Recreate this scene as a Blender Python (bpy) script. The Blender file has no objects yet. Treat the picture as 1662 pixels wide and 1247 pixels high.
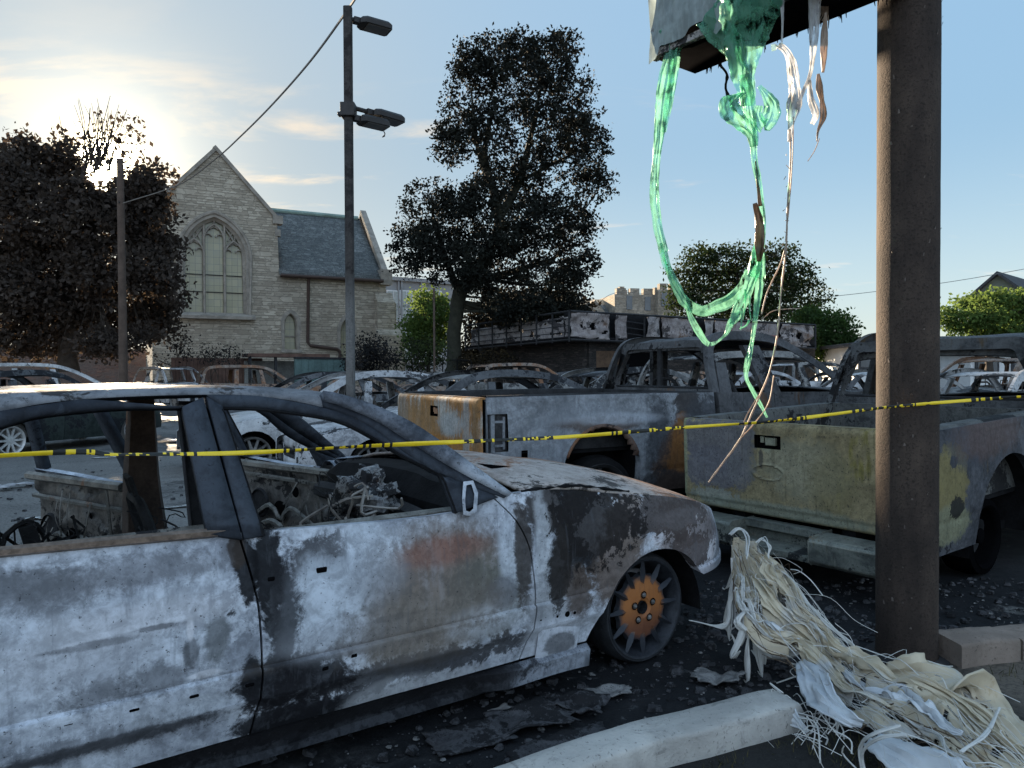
import bpy, bmesh, math, random
import numpy as np
from mathutils import Vector, Matrix, Quaternion, noise
from mathutils.geometry import tessellate_polygon
random.seed(7)
R = math.radians
SC = bpy.context.scene
COL = SC.collection

# ---------------------------------------------------------------- camera
EYE = Vector((0, 0, 1.42))
FPX, PCX, PCY = 1200.0, 831.0, 623.5
cam_d = bpy.data.cameras.new('camera')
cam_d.sensor_width = 36.0
cam_d.lens = 36.0 * FPX / 1662.0
cam_d.clip_start = 0.05
cam_d.clip_end = 3000
cam = bpy.data.objects.new('camera', cam_d)
COL.objects.link(cam)
cam.location = EYE
cam.rotation_euler = (R(90 - 0.883), R(0.25), 0)
SC.camera = cam
CAM_R = cam.rotation_euler.to_matrix()

def ray(u, v):
    return CAM_R @ Vector(((u - PCX) / FPX, -(v - PCY) / FPX, -1.0))
def at_y(u, v, Y):
    d = ray(u, v); return EYE + d * (Y / d.y)
def at_z(u, v, Z):
    d = ray(u, v); return EYE + d * ((Z - EYE.z) / d.z)

# ---------------------------------------------------------------- light
SUN_DIR = ray(168, 262).normalized()
SUN_EL = math.asin(SUN_DIR.z)
SUN_AZ = math.atan2(SUN_DIR.x, SUN_DIR.y)
SC.view_settings.view_transform = 'Standard'
SC.view_settings.look = 'None'
SC.view_settings.exposure = 3.08
SC.view_settings.gamma = 1.0
sun_d = bpy.data.lights.new('sun', 'SUN')
sun_d.energy = 3.0
sun_d.angle = R(0.55)
sun_d.color = (1.0, 0.80, 0.56)
sun = bpy.data.objects.new('sun', sun_d)
COL.objects.link(sun)
sun.rotation_euler = SUN_DIR.to_track_quat('Z', 'Y').to_euler()
sun.location = SUN_DIR * 60

# ---------------------------------------------------------------- node helper
class G:
    def __init__(s, tree):
        s.t = tree; s.N = tree.nodes; s.L = tree.links
    def put(s, sock, v):
        if isinstance(v, bpy.types.NodeSocket): s.L.new(v, sock)
        elif v is not None:
            if isinstance(v, (tuple, list)) and sock.type == 'RGBA' and len(v) == 3: v = (*v, 1)
            sock.default_value = v
    def node(s, typ, **props):
        n = s.N.new(typ)
        for k, v in props.items(): setattr(n, k, v)
        return n
    def obj(s): return s.node('ShaderNodeTexCoord').outputs['Object']
    def uv(s): return s.node('ShaderNodeTexCoord').outputs['UV']
    def math(s, op, a, b=None, c=None, clamp=False):
        n = s.node('ShaderNodeMath', operation=op, use_clamp=clamp)
        s.put(n.inputs[0], a)
        if b is not None: s.put(n.inputs[1], b)
        if c is not None: s.put(n.inputs[2], c)
        return n.outputs[0]
    def vmath(s, op, a, b=None, scale=None):
        n = s.node('ShaderNodeVectorMath', operation=op)
        s.put(n.inputs[0], a)
        if b is not None: s.put(n.inputs[1], b)
        if scale is not None: s.put(n.inputs['Scale'], scale)
        return n.outputs['Value'] if op in ('DOT_PRODUCT', 'LENGTH', 'DISTANCE') else n.outputs['Vector']
    def noise(s, vec, scale, detail=5, rough=0.6, dist=0.0):
        n = s.node('ShaderNodeTexNoise')
        s.put(n.inputs['Vector'], vec); s.put(n.inputs['Scale'], scale)
        n.inputs['Detail'].default_value = detail; n.inputs['Roughness'].default_value = rough
        n.inputs['Distortion'].default_value = dist
        return n.outputs['Fac']
    def voro(s, vec, scale, feature='F1'):
        n = s.node('ShaderNodeTexVoronoi', feature=feature)
        s.put(n.inputs['Vector'], vec); n.inputs['Scale'].default_value = scale
        return n
    def mapr(s, x, a, b, c=0.0, d=1.0, smooth=True):
        n = s.node('ShaderNodeMapRange', interpolation_type='SMOOTHSTEP' if smooth else 'LINEAR')
        for i, v in enumerate((x, a, b, c, d)): s.put(n.inputs[i], v)
        return n.outputs[0]
    def mix(s, f, a, b, mode='MIX'):
        n = s.node('ShaderNodeMix', data_type='RGBA', blend_type=mode)
        s.put(n.inputs[0], f); s.put(n.inputs[6], a); s.put(n.inputs[7], b)
        return n.outputs[2]
    def ramp(s, f, stops, interp='LINEAR'):
        n = s.node('ShaderNodeValToRGB'); cr = n.color_ramp; cr.interpolation = interp
        while len(cr.elements) < len(stops): cr.elements.new(0.5)
        for e, (p, c) in zip(cr.elements, stops):
            e.position = p; e.color = (*c, 1) if len(c) == 3 else c
        s.put(n.inputs[0], f)
        return n.outputs[0]
    def scale(s, vec, sc, off=(0, 0, 0)):
        n = s.node('ShaderNodeMapping')
        s.put(n.inputs[0], vec); n.inputs['Location'].default_value = off; n.inputs['Scale'].default_value = sc
        return n.outputs[0]
    def sep(s, vec):
        n = s.node('ShaderNodeSeparateXYZ'); s.put(n.inputs[0], vec); return n.outputs
    def comb(s, x, y, z):
        n = s.node('ShaderNodeCombineXYZ')
        for i, v in enumerate((x, y, z)): s.put(n.inputs[i], v)
        return n.outputs[0]
    def bump(s, h, strength=0.4, dist=0.02):
        n = s.node('ShaderNodeBump')
        s.put(n.inputs['Height'], h); s.put(n.inputs['Strength'], strength); n.inputs['Distance'].default_value = dist
        return n.outputs[0]
    def pbsdf(s, col, rough=0.8, metal=0.0, normal=None, spec=0.3, **kw):
        n = s.node('ShaderNodeBsdfPrincipled')
        s.put(n.inputs['Base Color'], col); s.put(n.inputs['Roughness'], rough); s.put(n.inputs['Metallic'], metal)
        s.put(n.inputs['Specular IOR Level'], spec)
        if normal is not None: s.put(n.inputs['Normal'], normal)
        for k, v in kw.items(): s.put(n.inputs[k.replace('_', ' ')], v)
        return n.outputs[0]
    def out(s, sh):
        n = s.node('ShaderNodeOutputMaterial'); s.L.new(sh, n.inputs['Surface'])
    def mixsh(s, f, a, b):
        n = s.node('ShaderNodeMixShader'); s.put(n.inputs[0], f)
        s.L.new(a, n.inputs[1]); s.L.new(b, n.inputs[2]); return n.outputs[0]

def newmat(name):
    m = bpy.data.materials.new(name); m.use_nodes = True; m.node_tree.nodes.clear()
    return m, G(m.node_tree)

# ---------------------------------------------------------------- world
W = bpy.data.worlds.new('World'); SC.world = W; W.use_nodes = True
W.node_tree.nodes.clear()
g = G(W.node_tree)
sky = g.node('ShaderNodeTexSky', sky_type='NISHITA')
sky.sun_disc = False
sky.sun_elevation = SUN_EL
sky.sun_rotation = SUN_AZ
sky.air_density = 1.0; sky.dust_density = 1.0; sky.ozone_density = 1.6; sky.altitude = 100
dirv = g.node('ShaderNodeTexCoord').outputs['Generated']
dx, dy, dz = g.sep(dirv)
sdot = g.math('MAXIMUM', g.vmath('DOT_PRODUCT', dirv, tuple(SUN_DIR)), 0.0)
# thin evening cloud, denser towards the sun
zz = g.math('ADD', g.math('MAXIMUM', dz, 0.0), 0.10)
cv = g.comb(g.math('DIVIDE', dx, zz), g.math('DIVIDE', dy, zz), 0.0)
cn = g.noise(g.scale(cv, (0.9, 2.3, 1.0), (3.1, 1.7, 0)), 1.15, 8, 0.58, 0.5)
near = g.mapr(sdot, 0.95, 0.998, 0.0, 0.14)
cm = g.mapr(g.math('ADD', cn, near), 0.595, 0.77)
cm = g.math('MULTIPLY', cm, g.mapr(dz, 0.05, 0.15))
cm = g.math('MULTIPLY', cm, g.mapr(dz, 0.38, 0.29, 0.12, 1.0))
# brightness curve evens the sky out: strong values roll off
lum = g.vmath('DOT_PRODUCT', sky.outputs[0], (0.25, 0.6, 0.15))
skyc = g.vmath('SCALE', sky.outputs[0], scale=g.math('DIVIDE', 0.92, g.math('ADD', lum, 0.55)))
skyc = g.vmath('ADD', g.vmath('SCALE', skyc, scale=0.40), (0.21, 0.362, 0.485))
cloudc = g.mix(g.mapr(sdot, 0.75, 0.97), (1.02, 0.94, 0.86), (1.32, 1.08, 0.80))
base = g.mix(g.math('MULTIPLY', cm, 0.85), skyc, cloudc)
def lobe(p, col, k):
    c = g.vmath('SCALE', col, scale=g.math('MULTIPLY', g.math('POWER', sdot, p), k))
    return c
glow = g.vmath('ADD', lobe(30, (1.0, 0.86, 0.66), 0.09), lobe(150, (1.0, 0.86, 0.62), 0.62))
glow = g.vmath('ADD', g.vmath('ADD', glow, lobe(700, (1.0, 0.84, 0.50), 1.3)), lobe(5000, (1.0, 0.88, 0.60), 60.0))
# fill glow added to the unseen sky behind the camera, lifts the shade
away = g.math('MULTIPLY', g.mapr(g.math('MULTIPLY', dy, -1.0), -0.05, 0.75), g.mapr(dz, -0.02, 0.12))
back_fill = g.vmath('SCALE', (0.50, 0.57, 0.68), scale=g.math('MULTIPLY', away, g.mapr(cn, 0.30, 0.62, 0.7, 1.9)))
low = g.vmath('SCALE', (0.34, 0.30, 0.22), scale=g.mapr(dz, 0.30, 0.0))
tot = g.vmath('ADD', g.vmath('ADD', base, back_fill), g.vmath('ADD', glow, low))
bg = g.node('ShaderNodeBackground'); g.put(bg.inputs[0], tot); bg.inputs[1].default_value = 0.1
wo = g.node('ShaderNodeOutputWorld'); g.L.new(bg.outputs[0], wo.inputs[0])

# ---------------------------------------------------------------- mesh helper
class MB:
    def __init__(s): s.V = []; s.F = []; s.M = []
    def add(s, verts, faces, m=0):
        o = len(s.V); s.V += [tuple(v) for v in verts]
        s.F += [tuple(i + o for i in f) for f in faces]; s.M += [m] * len(faces)
    def box(s, c, d, rot=None, m=0):
        c = Vector(c); d = Vector(d) / 2; vs = []
        for z in (-1, 1):
            for y in (-1, 1):
                for x in (-1, 1):
                    p = Vector((x * d.x, y * d.y, z * d.z))
                    vs.append(c + (rot @ p if rot else p))
        s.add(vs, [(0, 2, 3, 1), (4, 5, 7, 6), (0, 1, 5, 4), (2, 6, 7, 3), (0, 4, 6, 2), (1, 3, 7, 5)], m)
    def grid(s, rows, m=0, closed=False):
        nu, nv = len(rows), len(rows[0]); fs = []
        for i in range(nu - 1):
            for j in range(nv - (0 if closed else 1)):
                k = (j + 1) % nv
                fs.append((i * nv + j, (i + 1) * nv + j, (i + 1) * nv + k, i * nv + k))
        s.add([p for r in rows for p in r], fs, m)
    def tube(s, pts, rad, n=8, m=0, caps=True, flat=1.0):
        pts = [Vector(p) for p in pts]
        if not isinstance(rad, (list, tuple)): rad = [rad] * len(pts)
        rows = []; ref = None
        for i, p in enumerate(pts):
            t = (pts[min(i + 1, len(pts) - 1)] - pts[max(i - 1, 0)])
            if t.length < 1e-9: t = Vector((0, 0, 1))
            t.normalize()
            if ref is None:
                ref = Vector((0, 0, 1)) if abs(t.z) < 0.9 else Vector((1, 0, 0))
            a = (ref - t * ref.dot(t))
            if a.length < 1e-6: a = t.orthogonal()
            a.normalize(); b = t.cross(a); ref = a
            rows.append([p + (a * math.cos(2 * math.pi * k / n) + b * flat * math.sin(2 * math.pi * k / n)) * rad[i] for k in range(n)])
        o = len(s.V); s.grid(rows, m, True)
        if caps:
            s.F.append(tuple(o + k for k in range(n))[::-1]); s.M.append(m)
            e = o + (len(rows) - 1) * n
            s.F.append(tuple(e + k for k in range(n))); s.M.append(m)
    def lathe(s, prof, c, ax, n=32, m=0, ends=False):
        ax = Vector(ax).normalized(); a = ax.orthogonal().normalized(); b = ax.cross(a); c = Vector(c)
        rows = [[c + ax * h + (a * math.cos(2 * math.pi * k / n) + b * math.sin(2 * math.pi * k / n)) * r for k in range(n)] for r, h in prof]
        s.grid(rows, m, True)
    def prism(s, poly, fn, d, m=0):
        """poly: 2-D loop, fn maps it to 3-D, d: extrusion vector"""
        d = Vector(d); a = [Vector(fn(*p)) for p in poly]; n = len(a)
        b = [p + d for p in a]
        tr = tessellate_polygon([[Vector((p[0], p[1], 0)) for p in poly]])
        fs = [tuple(t) for t in tr] + [tuple(i + n for i in t[::-1]) for t in tr]
        fs += [(i, (i + 1) % n, (i + 1) % n + n, i + n) for i in range(n)]
        s.add(a + b, fs, m)
    def quad(s, a, b, c, d, m=0): s.add([a, b, c, d], [(0, 1, 2, 3)], m)
    def build(s, name, mats, parent=None, sharp=35, solid=0.0, off=0.0, uv=False, bevel=0.0, fix=False):
        me = bpy.data.meshes.new(name); me.from_pydata(s.V, [], s.F)
        if not isinstance(mats, (list, tuple)): mats = [mats]
        for m in mats: me.materials.append(m)
        if len(mats) > 1: me.polygons.foreach_set('material_index', s.M)
        if fix:
            bm = bmesh.new(); bm.from_mesh(me); bmesh.ops.remove_doubles(bm, verts=bm.verts, dist=1e-5)
            bmesh.ops.recalc_face_normals(bm, faces=bm.faces); bm.to_mesh(me); bm.free()
        me.polygons.foreach_set('use_smooth', [True] * len(me.polygons))
        me.set_sharp_from_angle(angle=R(sharp))
        if uv: box_uv(me)
        me.update()
        o = bpy.data.objects.new(name, me); COL.objects.link(o)
        if parent: o.parent = parent
        if bevel:
            b = o.modifiers.new('bevel', 'BEVEL'); b.width = bevel; b.segments = 2; b.limit_method = 'ANGLE'
        if solid:
            sm = o.modifiers.new('solid', 'SOLIDIFY'); sm.thickness = solid; sm.offset = off
        return o

def box_uv(me):
    l = me.uv_layers.new(name='UVMap')
    for p in me.polygons:
        n = p.normal
        for li in p.loop_indices:
            c = me.vertices[me.loops[li].vertex_index].co
            if abs(n.z) > 0.85: uv = (c.x, c.y)
            elif abs(n.x) > abs(n.y): uv = (c.y, c.z / max(0.3, math.hypot(n.x, n.y)))
            else: uv = (c.x, c.z / max(0.3, math.hypot(n.x, n.y)))
            l.data[li].uv = uv

def tag(o, label=None, cat=None, group=None, kind=None):
    if label: o['label'] = label
    if cat: o['category'] = cat
    if group: o['group'] = group
    if kind: o['kind'] = kind
    return o
def empty(name, loc=(0, 0, 0), rz=0.0, label=None, cat=None, group=None, ry=0.0):
    o = bpy.data.objects.new(name, None); COL.objects.link(o); o.empty_display_size = 0.3
    o.location = loc; o.rotation_euler = (0, ry, rz)
    return tag(o, label, cat, group)
def copy_tree(o, parent=None, swap=None):
    c = o.copy(); COL.objects.link(c)
    if parent: c.parent = parent
    if swap and c.type == 'MESH':
        for i, sl in enumerate(c.material_slots):
            if sl.material and sl.material.name in swap:
                m = swap[sl.material.name]; sl.link = 'OBJECT'; sl.material = m
    for ch in list(o.children): copy_tree(ch, c, swap)
    return c

def curve(pts, n):
    """Catmull-Rom through pts, n samples"""
    pts = [Vector(p) for p in pts]
    if len(pts) == 2: return [pts[0].lerp(pts[1], i / (n - 1)) for i in range(n)]
    d = [0]
    for a, b in zip(pts, pts[1:]): d.append(d[-1] + max(1e-6, (b - a).length))
    out = []
    for i in range(n):
        t = d[-1] * i / (n - 1); k = 0
        while k < len(pts) - 2 and t > d[k + 1]: k += 1
        f = (t - d[k]) / (d[k + 1] - d[k])
        p0 = pts[k - 1] if k else pts[0] * 2 - pts[1]
        p3 = pts[k + 2] if k + 2 < len(pts) else pts[-1] * 2 - pts[-2]
        p1, p2 = pts[k], pts[k + 1]
        out.append(0.5 * ((2 * p1) + (p2 - p0) * f + (2 * p0 - 5 * p1 + 4 * p2 - p3) * f * f + (3 * p1 - p0 - 3 * p2 + p3) * f ** 3))
    return out
def lin(pts):
    """piecewise monotone cubic y(x); pts sorted by x"""
    pts = sorted(pts); xs = [p[0] for p in pts]; ys = [p[1] for p in pts]; n = len(xs)
    sl = [(ys[i + 1] - ys[i]) / (xs[i + 1] - xs[i]) for i in range(n - 1)]
    ms = [sl[0]] + [0 if sl[i - 1] * sl[i] <= 0 else 2 * sl[i - 1] * sl[i] / (sl[i - 1] + sl[i]) for i in range(1, n - 1)] + [sl[-1]]
    def f(x):
        if x <= xs[0]: return ys[0]
        if x >= xs[-1]: return ys[-1]
        k = 0
        while x > xs[k + 1]: k += 1
        h = xs[k + 1] - xs[k]; t = (x - xs[k]) / h
        return ((2 * t ** 3 - 3 * t * t + 1) * ys[k] + (t ** 3 - 2 * t * t + t) * h * ms[k]
                + (-2 * t ** 3 + 3 * t * t) * ys[k + 1] + (t ** 3 - t * t) * h * ms[k + 1])
    return f
def sstep(x, a, b):
    t = min(1, max(0, (x - a) / (b - a))); return t * t * (3 - 2 * t)
def nz(p, s=1.0): return noise.noise(Vector(p) * s)

# ---------------------------------------------------------------- common materials
def plain(name, col, rough=0.7, metal=0.0, var=0.25, scale=6.0, bump=0.15, spec=0.3):
    m, g = newmat(name); v = g.obj()
    n = g.noise(v, scale, 6, 0.65); n2 = g.noise(v, scale * 9, 4, 0.6)
    k = g.math('ADD', g.math('MULTIPLY', n, 1.2), g.math('MULTIPLY', n2, 0.5))
    c = g.mix(g.mapr(k, 0.5, 1.2), tuple(x * (1 - var) for x in col), tuple(min(1, x * (1 + var)) for x in col))
    g.out(g.pbsdf(c, rough, metal, g.bump(k, bump, 0.01), spec)); return m

def burnt(name, ash=((0.50, 0.52, 0.55), (0.27, 0.28, 0.31)), soot=(0.013, 0.0135, 0.016), rust=(0.20, 0.095, 0.05),
          soot_lv=0.55, rust_lv=0.62, seed=0.0, blobs=(), scl=1.0, rnd=False, streak=0.35, metal=0.0, rough=0.72, spk=0.62, plane='xz'):
    """scorched sheet metal: pale ash film, soot, rust runs, flaking and speckle; blobs = stains and painted shade at (x, z)"""
    m, g = newmat(name); v = g.obj()
    if rnd:
        r = g.node('ShaderNodeObjectInfo').outputs['Random']
        v = g.vmath('ADD', v, g.comb(g.math('MULTIPLY', r, 37.0), g.math('MULTIPLY', r, 91.0), g.math('MULTIPLY', r, 53.0)))
    v0 = g.obj()
    o = g.scale(v, (1, 1, 1), (seed * 7.3, seed * 3.1, seed * 5.7))
    n1 = g.noise(o, 1.7 * scl, 9, 0.62, 0.7)
    n2 = g.noise(g.scale(o, (1, 1, 1.2), (11, 4, 2)), 1.5 * scl, 9, 0.63, 0.5)
    n3 = g.noise(g.scale(o, (1, 1, 0.8), (3, 17, 9)), 1.3 * scl, 7, 0.6, 0.3)
    n4 = g.noise(g.scale(o, (1, 1, 0.1)), 26 * scl, 4, 0.6)
    n5 = g.noise(o, 75, 3, 0.7)
    n6 = g.noise(g.scale(o, (1, 1, 1), (5, 5, 5)), 9 * scl, 8, 0.68, 1.0)
    n7 = g.noise(g.scale(o, (1, 1, 1), (9, 2, 6)), 34 * scl, 7, 0.72, 0.4)
    n8 = g.noise(g.scale(o, (1, 1, 1.25), (1, 8, 3)), 3.4 * scl, 8, 0.66, 2.2)
    wob = g.math('ADD', g.math('MULTIPLY', g.math('SUBTRACT', n2, 0.5), 1.5), g.math('ADD', g.math('MULTIPLY', g.math('SUBTRACT', n6, 0.5), 1.4), g.math('MULTIPLY', g.math('SUBTRACT', n7, 0.5), 0.9)))
    lo = tuple(a * 0.55 for a in ash[1])
    c = g.ramp(g.math('ADD', g.math('MULTIPLY', n1, 0.55), g.math('ADD', g.math('MULTIPLY', n8, 0.35), g.math('MULTIPLY', n7, 0.10))), [(0.34, lo), (0.44, ash[1]), (0.56, ash[0]), (0.68, tuple(min(0.8, a * 1.12) for a in ash[0]))])
    # rust
    rm = g.mapr(g.math('ADD', n3, g.math('MULTIPLY', g.math('SUBTRACT', n4, 0.5), streak)), rust_lv, rust_lv + 0.1)
    rc = g.mix(n6, tuple(a * 0.6 for a in rust), tuple(a * 1.35 for a in rust))
    c = g.mix(rm, c, rc)
    # soot
    sm = g.math('ADD', n2, g.math('ADD', g.math('MULTIPLY', g.math('SUBTRACT', n6, 0.5), 0.4), g.math('MULTIPLY', g.math('SUBTRACT', n7, 0.5), 0.25)))
    smk = g.mapr(sm, soot_lv, soot_lv + 0.05)
    sc_ = g.mix(n6, tuple(a * 0.7 for a in soot), tuple(a * 1.8 for a in soot))
    c = g.mix(g.math('MULTIPLY', smk, 0.92), c, sc_)
    edge = g.math('MULTIPLY', g.mapr(sm, soot_lv - 0.07, soot_lv - 0.005), g.math('SUBTRACT', 1.0, smk))
    c = g.mix(g.math('MULTIPLY', edge, 0.5), c, tuple(min(0.8, a * 1.15) for a in ash[0]))
    if blobs:
        x, y, z = g.sep(v0)
        p2 = g.comb(x if plane == 'xz' else y, 0.0, z)
        k67 = g.mapr(g.math('ADD', g.math('MULTIPLY', n6, .5), g.math('MULTIPLY', n7, .5)), .35, .65)
        str4 = g.mapr(n4, 0.34, 0.56, 0.72, 1.0)
        for b in blobs:
            bx, bz, rx, rz, col, st, soft = b[:7]
            wk = b[7] if len(b) > 7 else 1.0
            d = g.vmath('LENGTH', g.vmath('MULTIPLY', g.vmath('SUBTRACT', p2, (bx, 0, bz)), (1 / rx, 0, 1 / rz)))
            d = g.math('MULTIPLY_ADD', wob, wk, d)
            f = g.mapr(d, 1.0 + soft * 0.5, 1.0 - soft * 0.5, 0.0, st)
            if len(b) > 8: f = g.math('MULTIPLY', f, str4)
            c = g.mix(f, c, tuple(min(0.85, a * 0.95) for a in col))
        c = g.vmath('MULTIPLY', c, g.comb(*[g.mapr(k67, 0, 1, 0.78, 1.18)] * 3))
    # fine run streaks and speckle
    c = g.mix(g.mapr(n4, 0.56, 0.68, 0.0, 0.30), c, tuple(a * 0.35 for a in ash[1]))
    c = g.mix(g.mapr(n5, spk, spk + 0.05, 0.0, 0.75), c, (0.03, 0.03, 0.033))
    h = g.math('ADD', g.math('MULTIPLY', n7, 0.35), g.math('ADD', g.math('MULTIPLY', n6, 1.0), g.math('MULTIPLY', smk, -0.6)))
    g.out(g.pbsdf(c, g.mapr(n6, 0.3, 0.7, rough - 0.14, rough + 0.14), metal, g.bump(h, 0.25, 0.008), 0.10))
    return m

M_SOOT = plain('soot_black_steel', (0.010, 0.010, 0.011), 0.85, 0.0, 0.5, 9, 0.4, 0.08)
M_CHAR = plain('charred_steel', (0.030, 0.030, 0.032), 0.8, 0.0, 0.5, 7, 0.4, 0.12)
M_STEEL = plain('scorched_bare_steel', (0.17, 0.165, 0.16), 0.55, 0.35, 0.6, 8, 0.5)
M_HOLE = plain('dark_cavity', (0.004, 0.004, 0.0045), 0.95, 0, 0.2, 9, 0.1, 0.0)

# ================================================================ SETTING
def ground_mat():
    m, g = newmat('worn_asphalt'); v = g.obj()
    n1 = g.noise(v, 0.35, 6, 0.6, 0.4); n2 = g.noise(v, 2.2, 7, 0.65, 0.6); n3 = g.noise(v, 38, 4, 0.7); n4 = g.noise(v, 9, 6, 0.7, 0.5)
    c = g.ramp(g.math('ADD', g.math('MULTIPLY', n1, 0.55), g.math('MULTIPLY', n2, 0.45)), [(0.36, (0.12, 0.117, 0.113)), (0.5, (0.17, 0.165, 0.158)), (0.64, (0.225, 0.217, 0.205))])
    c = g.mix(g.mapr(n3, 0.4, 0.62), c, g.mix(1.0, c, (0.55, 0.55, 0.55), 'MULTIPLY'))
    cr = g.voro(g.vmath('ADD', v, g.vmath('SCALE', g.comb(n2, n4, 0), scale=0.7)), 0.42, 'DISTANCE_TO_EDGE').outputs['Distance']
    c = g.mix(g.mapr(cr, 0.008, 0.0, 0, 0.8), c, (0.02, 0.02, 0.02))
    # fire stains under and around the wrecks
    x, y, z = g.sep(v); p = g.comb(x, y, 0.0)
    wob = g.math('MULTIPLY', g.math('SUBTRACT', g.math('ADD', g.math('MULTIPLY', n2, 0.7), g.math('MULTIPLY', n4, 0.5)), 0.6), 2.2)
    for (bx, by, rx, ry, st) in STAINS:
        d = g.vmath('LENGTH', g.vmath('MULTIPLY', g.vmath('SUBTRACT', p, (bx, by, 0)), (1 / rx, 1 / ry, 0)))
        f = g.mapr(g.math('ADD', d, wob), 1.15, 0.75, 0.0, st)
        c = g.mix(f, c, g.mix(n4, (0.005, 0.0055, 0.0065), (0.024, 0.025, 0.028)))
    # pale ash dusting
    ash = g.mapr(g.math('ADD', n4, g.math('MULTIPLY', n1, 0.4)), 0.82, 0.95, 0, 0.5)
    c = g.mix(ash, c, (0.20, 0.20, 0.205))
    g.out(g.pbsdf(c, g.mapr(n2, 0.3, 0.7, 0.62, 0.95), 0, g.bump(g.math('ADD', n3, g.math('MULTIPLY', n4, 1.5)), 0.5, 0.012), 0.12))
    return m
STAINS = [(0.6, 3.6, 2.2, 1.5, 0.95), (1.6, 4.6, 1.9, 1.6, 0.95), (-0.9, 2.9, 2.1, 1.1, 0.8), (3.4, 6.0, 3.2, 2.2, 0.95), (1.3, 7.6, 3.3, 1.8, 0.9),
          (0.4, 9.6, 4.5, 2.2, 0.6), (-3.2, 13.3, 2.4, 1.0, 0.55), (-1.2, 11.8, 3.5, 1.5, 0.7), (2, 16, 12, 3, 0.5), (-2, 25, 22, 4, 0.45), (6.5, 13, 5, 3.5, 0.6)]
b = MB()
def graded(lo, hi, inner, n1, n2):
    out = [lo + (-inner - lo) * i / n1 for i in range(n1)] + [-inner + 2 * inner * i / n2 for i in range(n2)]
    return out + [inner + (hi - inner) * i / n1 for i in range(n1 + 1)]
gx = graded(-900, 900, 14, 6, 56); gy = graded(-120, 1800, 16, 6, 64)
rows = [[(x, y, 0.012 * nz((x * 0.5, y * 0.5, 3)) if abs(x) < 14 and abs(y) < 16 else 0.0) for y in gy] for x in gx]
b.grid(rows)
tag(b.build('ground', ground_mat()), kind='structure')

# painted stall lines of the car park
m, g = newmat('worn_line_paint'); v = g.obj()
n = g.noise(v, 5, 7, 0.7)
g.out(g.mixsh(g.mapr(n, 0.44, 0.56), g.pbsdf((0.13, 0.127, 0.12), 0.9), g.pbsdf((0.5, 0.5, 0.49), 0.8)))
b = MB()
ld = Vector((math.cos(R(29)), math.sin(R(29)), 0)); ln = Vector((-ld.y, ld.x, 0))
for (u, v_, L) in ((262, 824, 4.4), (276, 737, 4.6), (150, 1005, 3.0)):
    p = at_z(u, v_, 0.016) ; p.z = 0.018
    a = p - ld * 1.2; e = p + ld * (L - 1.2)
    b.quad(a - ln * 0.055, e - ln * 0.055, e + ln * 0.055, a + ln * 0.055)
for k in range(7):
    p = Vector((-9.5 + 2.9 * k, 17.5 + 1.5 * k, 0.018)); a = p - ln * 2.4; e = p + ln * 2.4
    b.quad(a - ld * 0.055, e - ld * 0.055, e + ld * 0.055, a + ld * 0.055)
tag(b.build('painted_lines', m), kind='structure')

# soil strip on the near side of the kerb
def soil_mat():
    m, g = newmat('burnt_soil'); v = g.obj()
    n2 = g.noise(v, 3, 7, 0.7); n3 = g.noise(v, 42, 5, 0.75)
    x, y, z = g.sep(v)
    pale = g.mapr(g.math('ADD', x, g.math('MULTIPLY', n2, 0.9)), 2.35, 2.75)
    c = g.mix(pale, (0.022, 0.021, 0.02), (0.15, 0.125, 0.10))
    c = g.mix(g.mapr(n3, 0.45, 0.65), c, g.mix(1.0, c, (0.5, 0.5, 0.5), 'MULTIPLY'))
    c = g.mix(g.mapr(n3, 0.66, 0.70), c, (0.3, 0.29, 0.28))
    g.out(g.pbsdf(c, 0.95, 0, g.bump(g.math('ADD', n3, n2), 0.8, 0.03))); return m
KP = [Vector((-6.5, -2.36, 0)), Vector((-1.5, 1.24, 0)), Vector((0.12, 2.41, 0)), Vector((1.15, 2.97, 0))]
b = MB()
strip = [KP[0], KP[2], Vector((1.2, 2.99, 0)), Vector((1.75, 3.12, 0)), Vector((2.05, 3.5, 0)), Vector((2.5, 3.66, 0)), Vector((9, 4.2, 0))]
cl = curve(strip, 60); rows = []
for p in cl:
    far = Vector((p.x + 2.4, p.y - 4.2, 0))
    row = []
    for j in range(26):
        q = p.lerp(far, (j / 25) ** 1.5)
        row.append((q.x, q.y, 0.022 + 0.018 * nz((q.x * 2.2, q.y * 2.2, 1)) + 0.01 * nz((q.x * 9, q.y * 9, 4)) + 0.012))
    rows.append(row)
b.grid(rows)
tag(b.build('soil_verge', soil_mat()), kind='structure')

# concrete kerbs
def concrete(name, col):
    m, g = newmat(name); v = g.obj()
    n1 = g.noise(v, 2.1, 7, 0.65, 0.5); n2 = g.noise(v, 60, 4, 0.7); n3 = g.noise(v, 11, 6, 0.7, 0.8)
    c = g.mix(g.mapr(n1, 0.35, 0.65), tuple(x * 0.72 for x in col), tuple(x * 1.12 for x in col))
    c = g.mix(g.mapr(n3, 0.58, 0.72, 0, 0.55), c, tuple(x * 0.35 for x in col))
    c = g.mix(g.mapr(n2, 0.60, 0.66, 0, 0.7), c, tuple(x * 0.3 for x in col))
    g.out(g.pbsdf(c, 0.92, 0, g.bump(g.math('ADD', n2, g.math('MULTIPLY', n3, 1.5)), 0.45, 0.012))); return m
M_CONC = concrete('weathered_concrete', (0.42, 0.40, 0.37))
M_CONC2 = concrete('rusty_concrete', (0.22, 0.175, 0.145))
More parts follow.
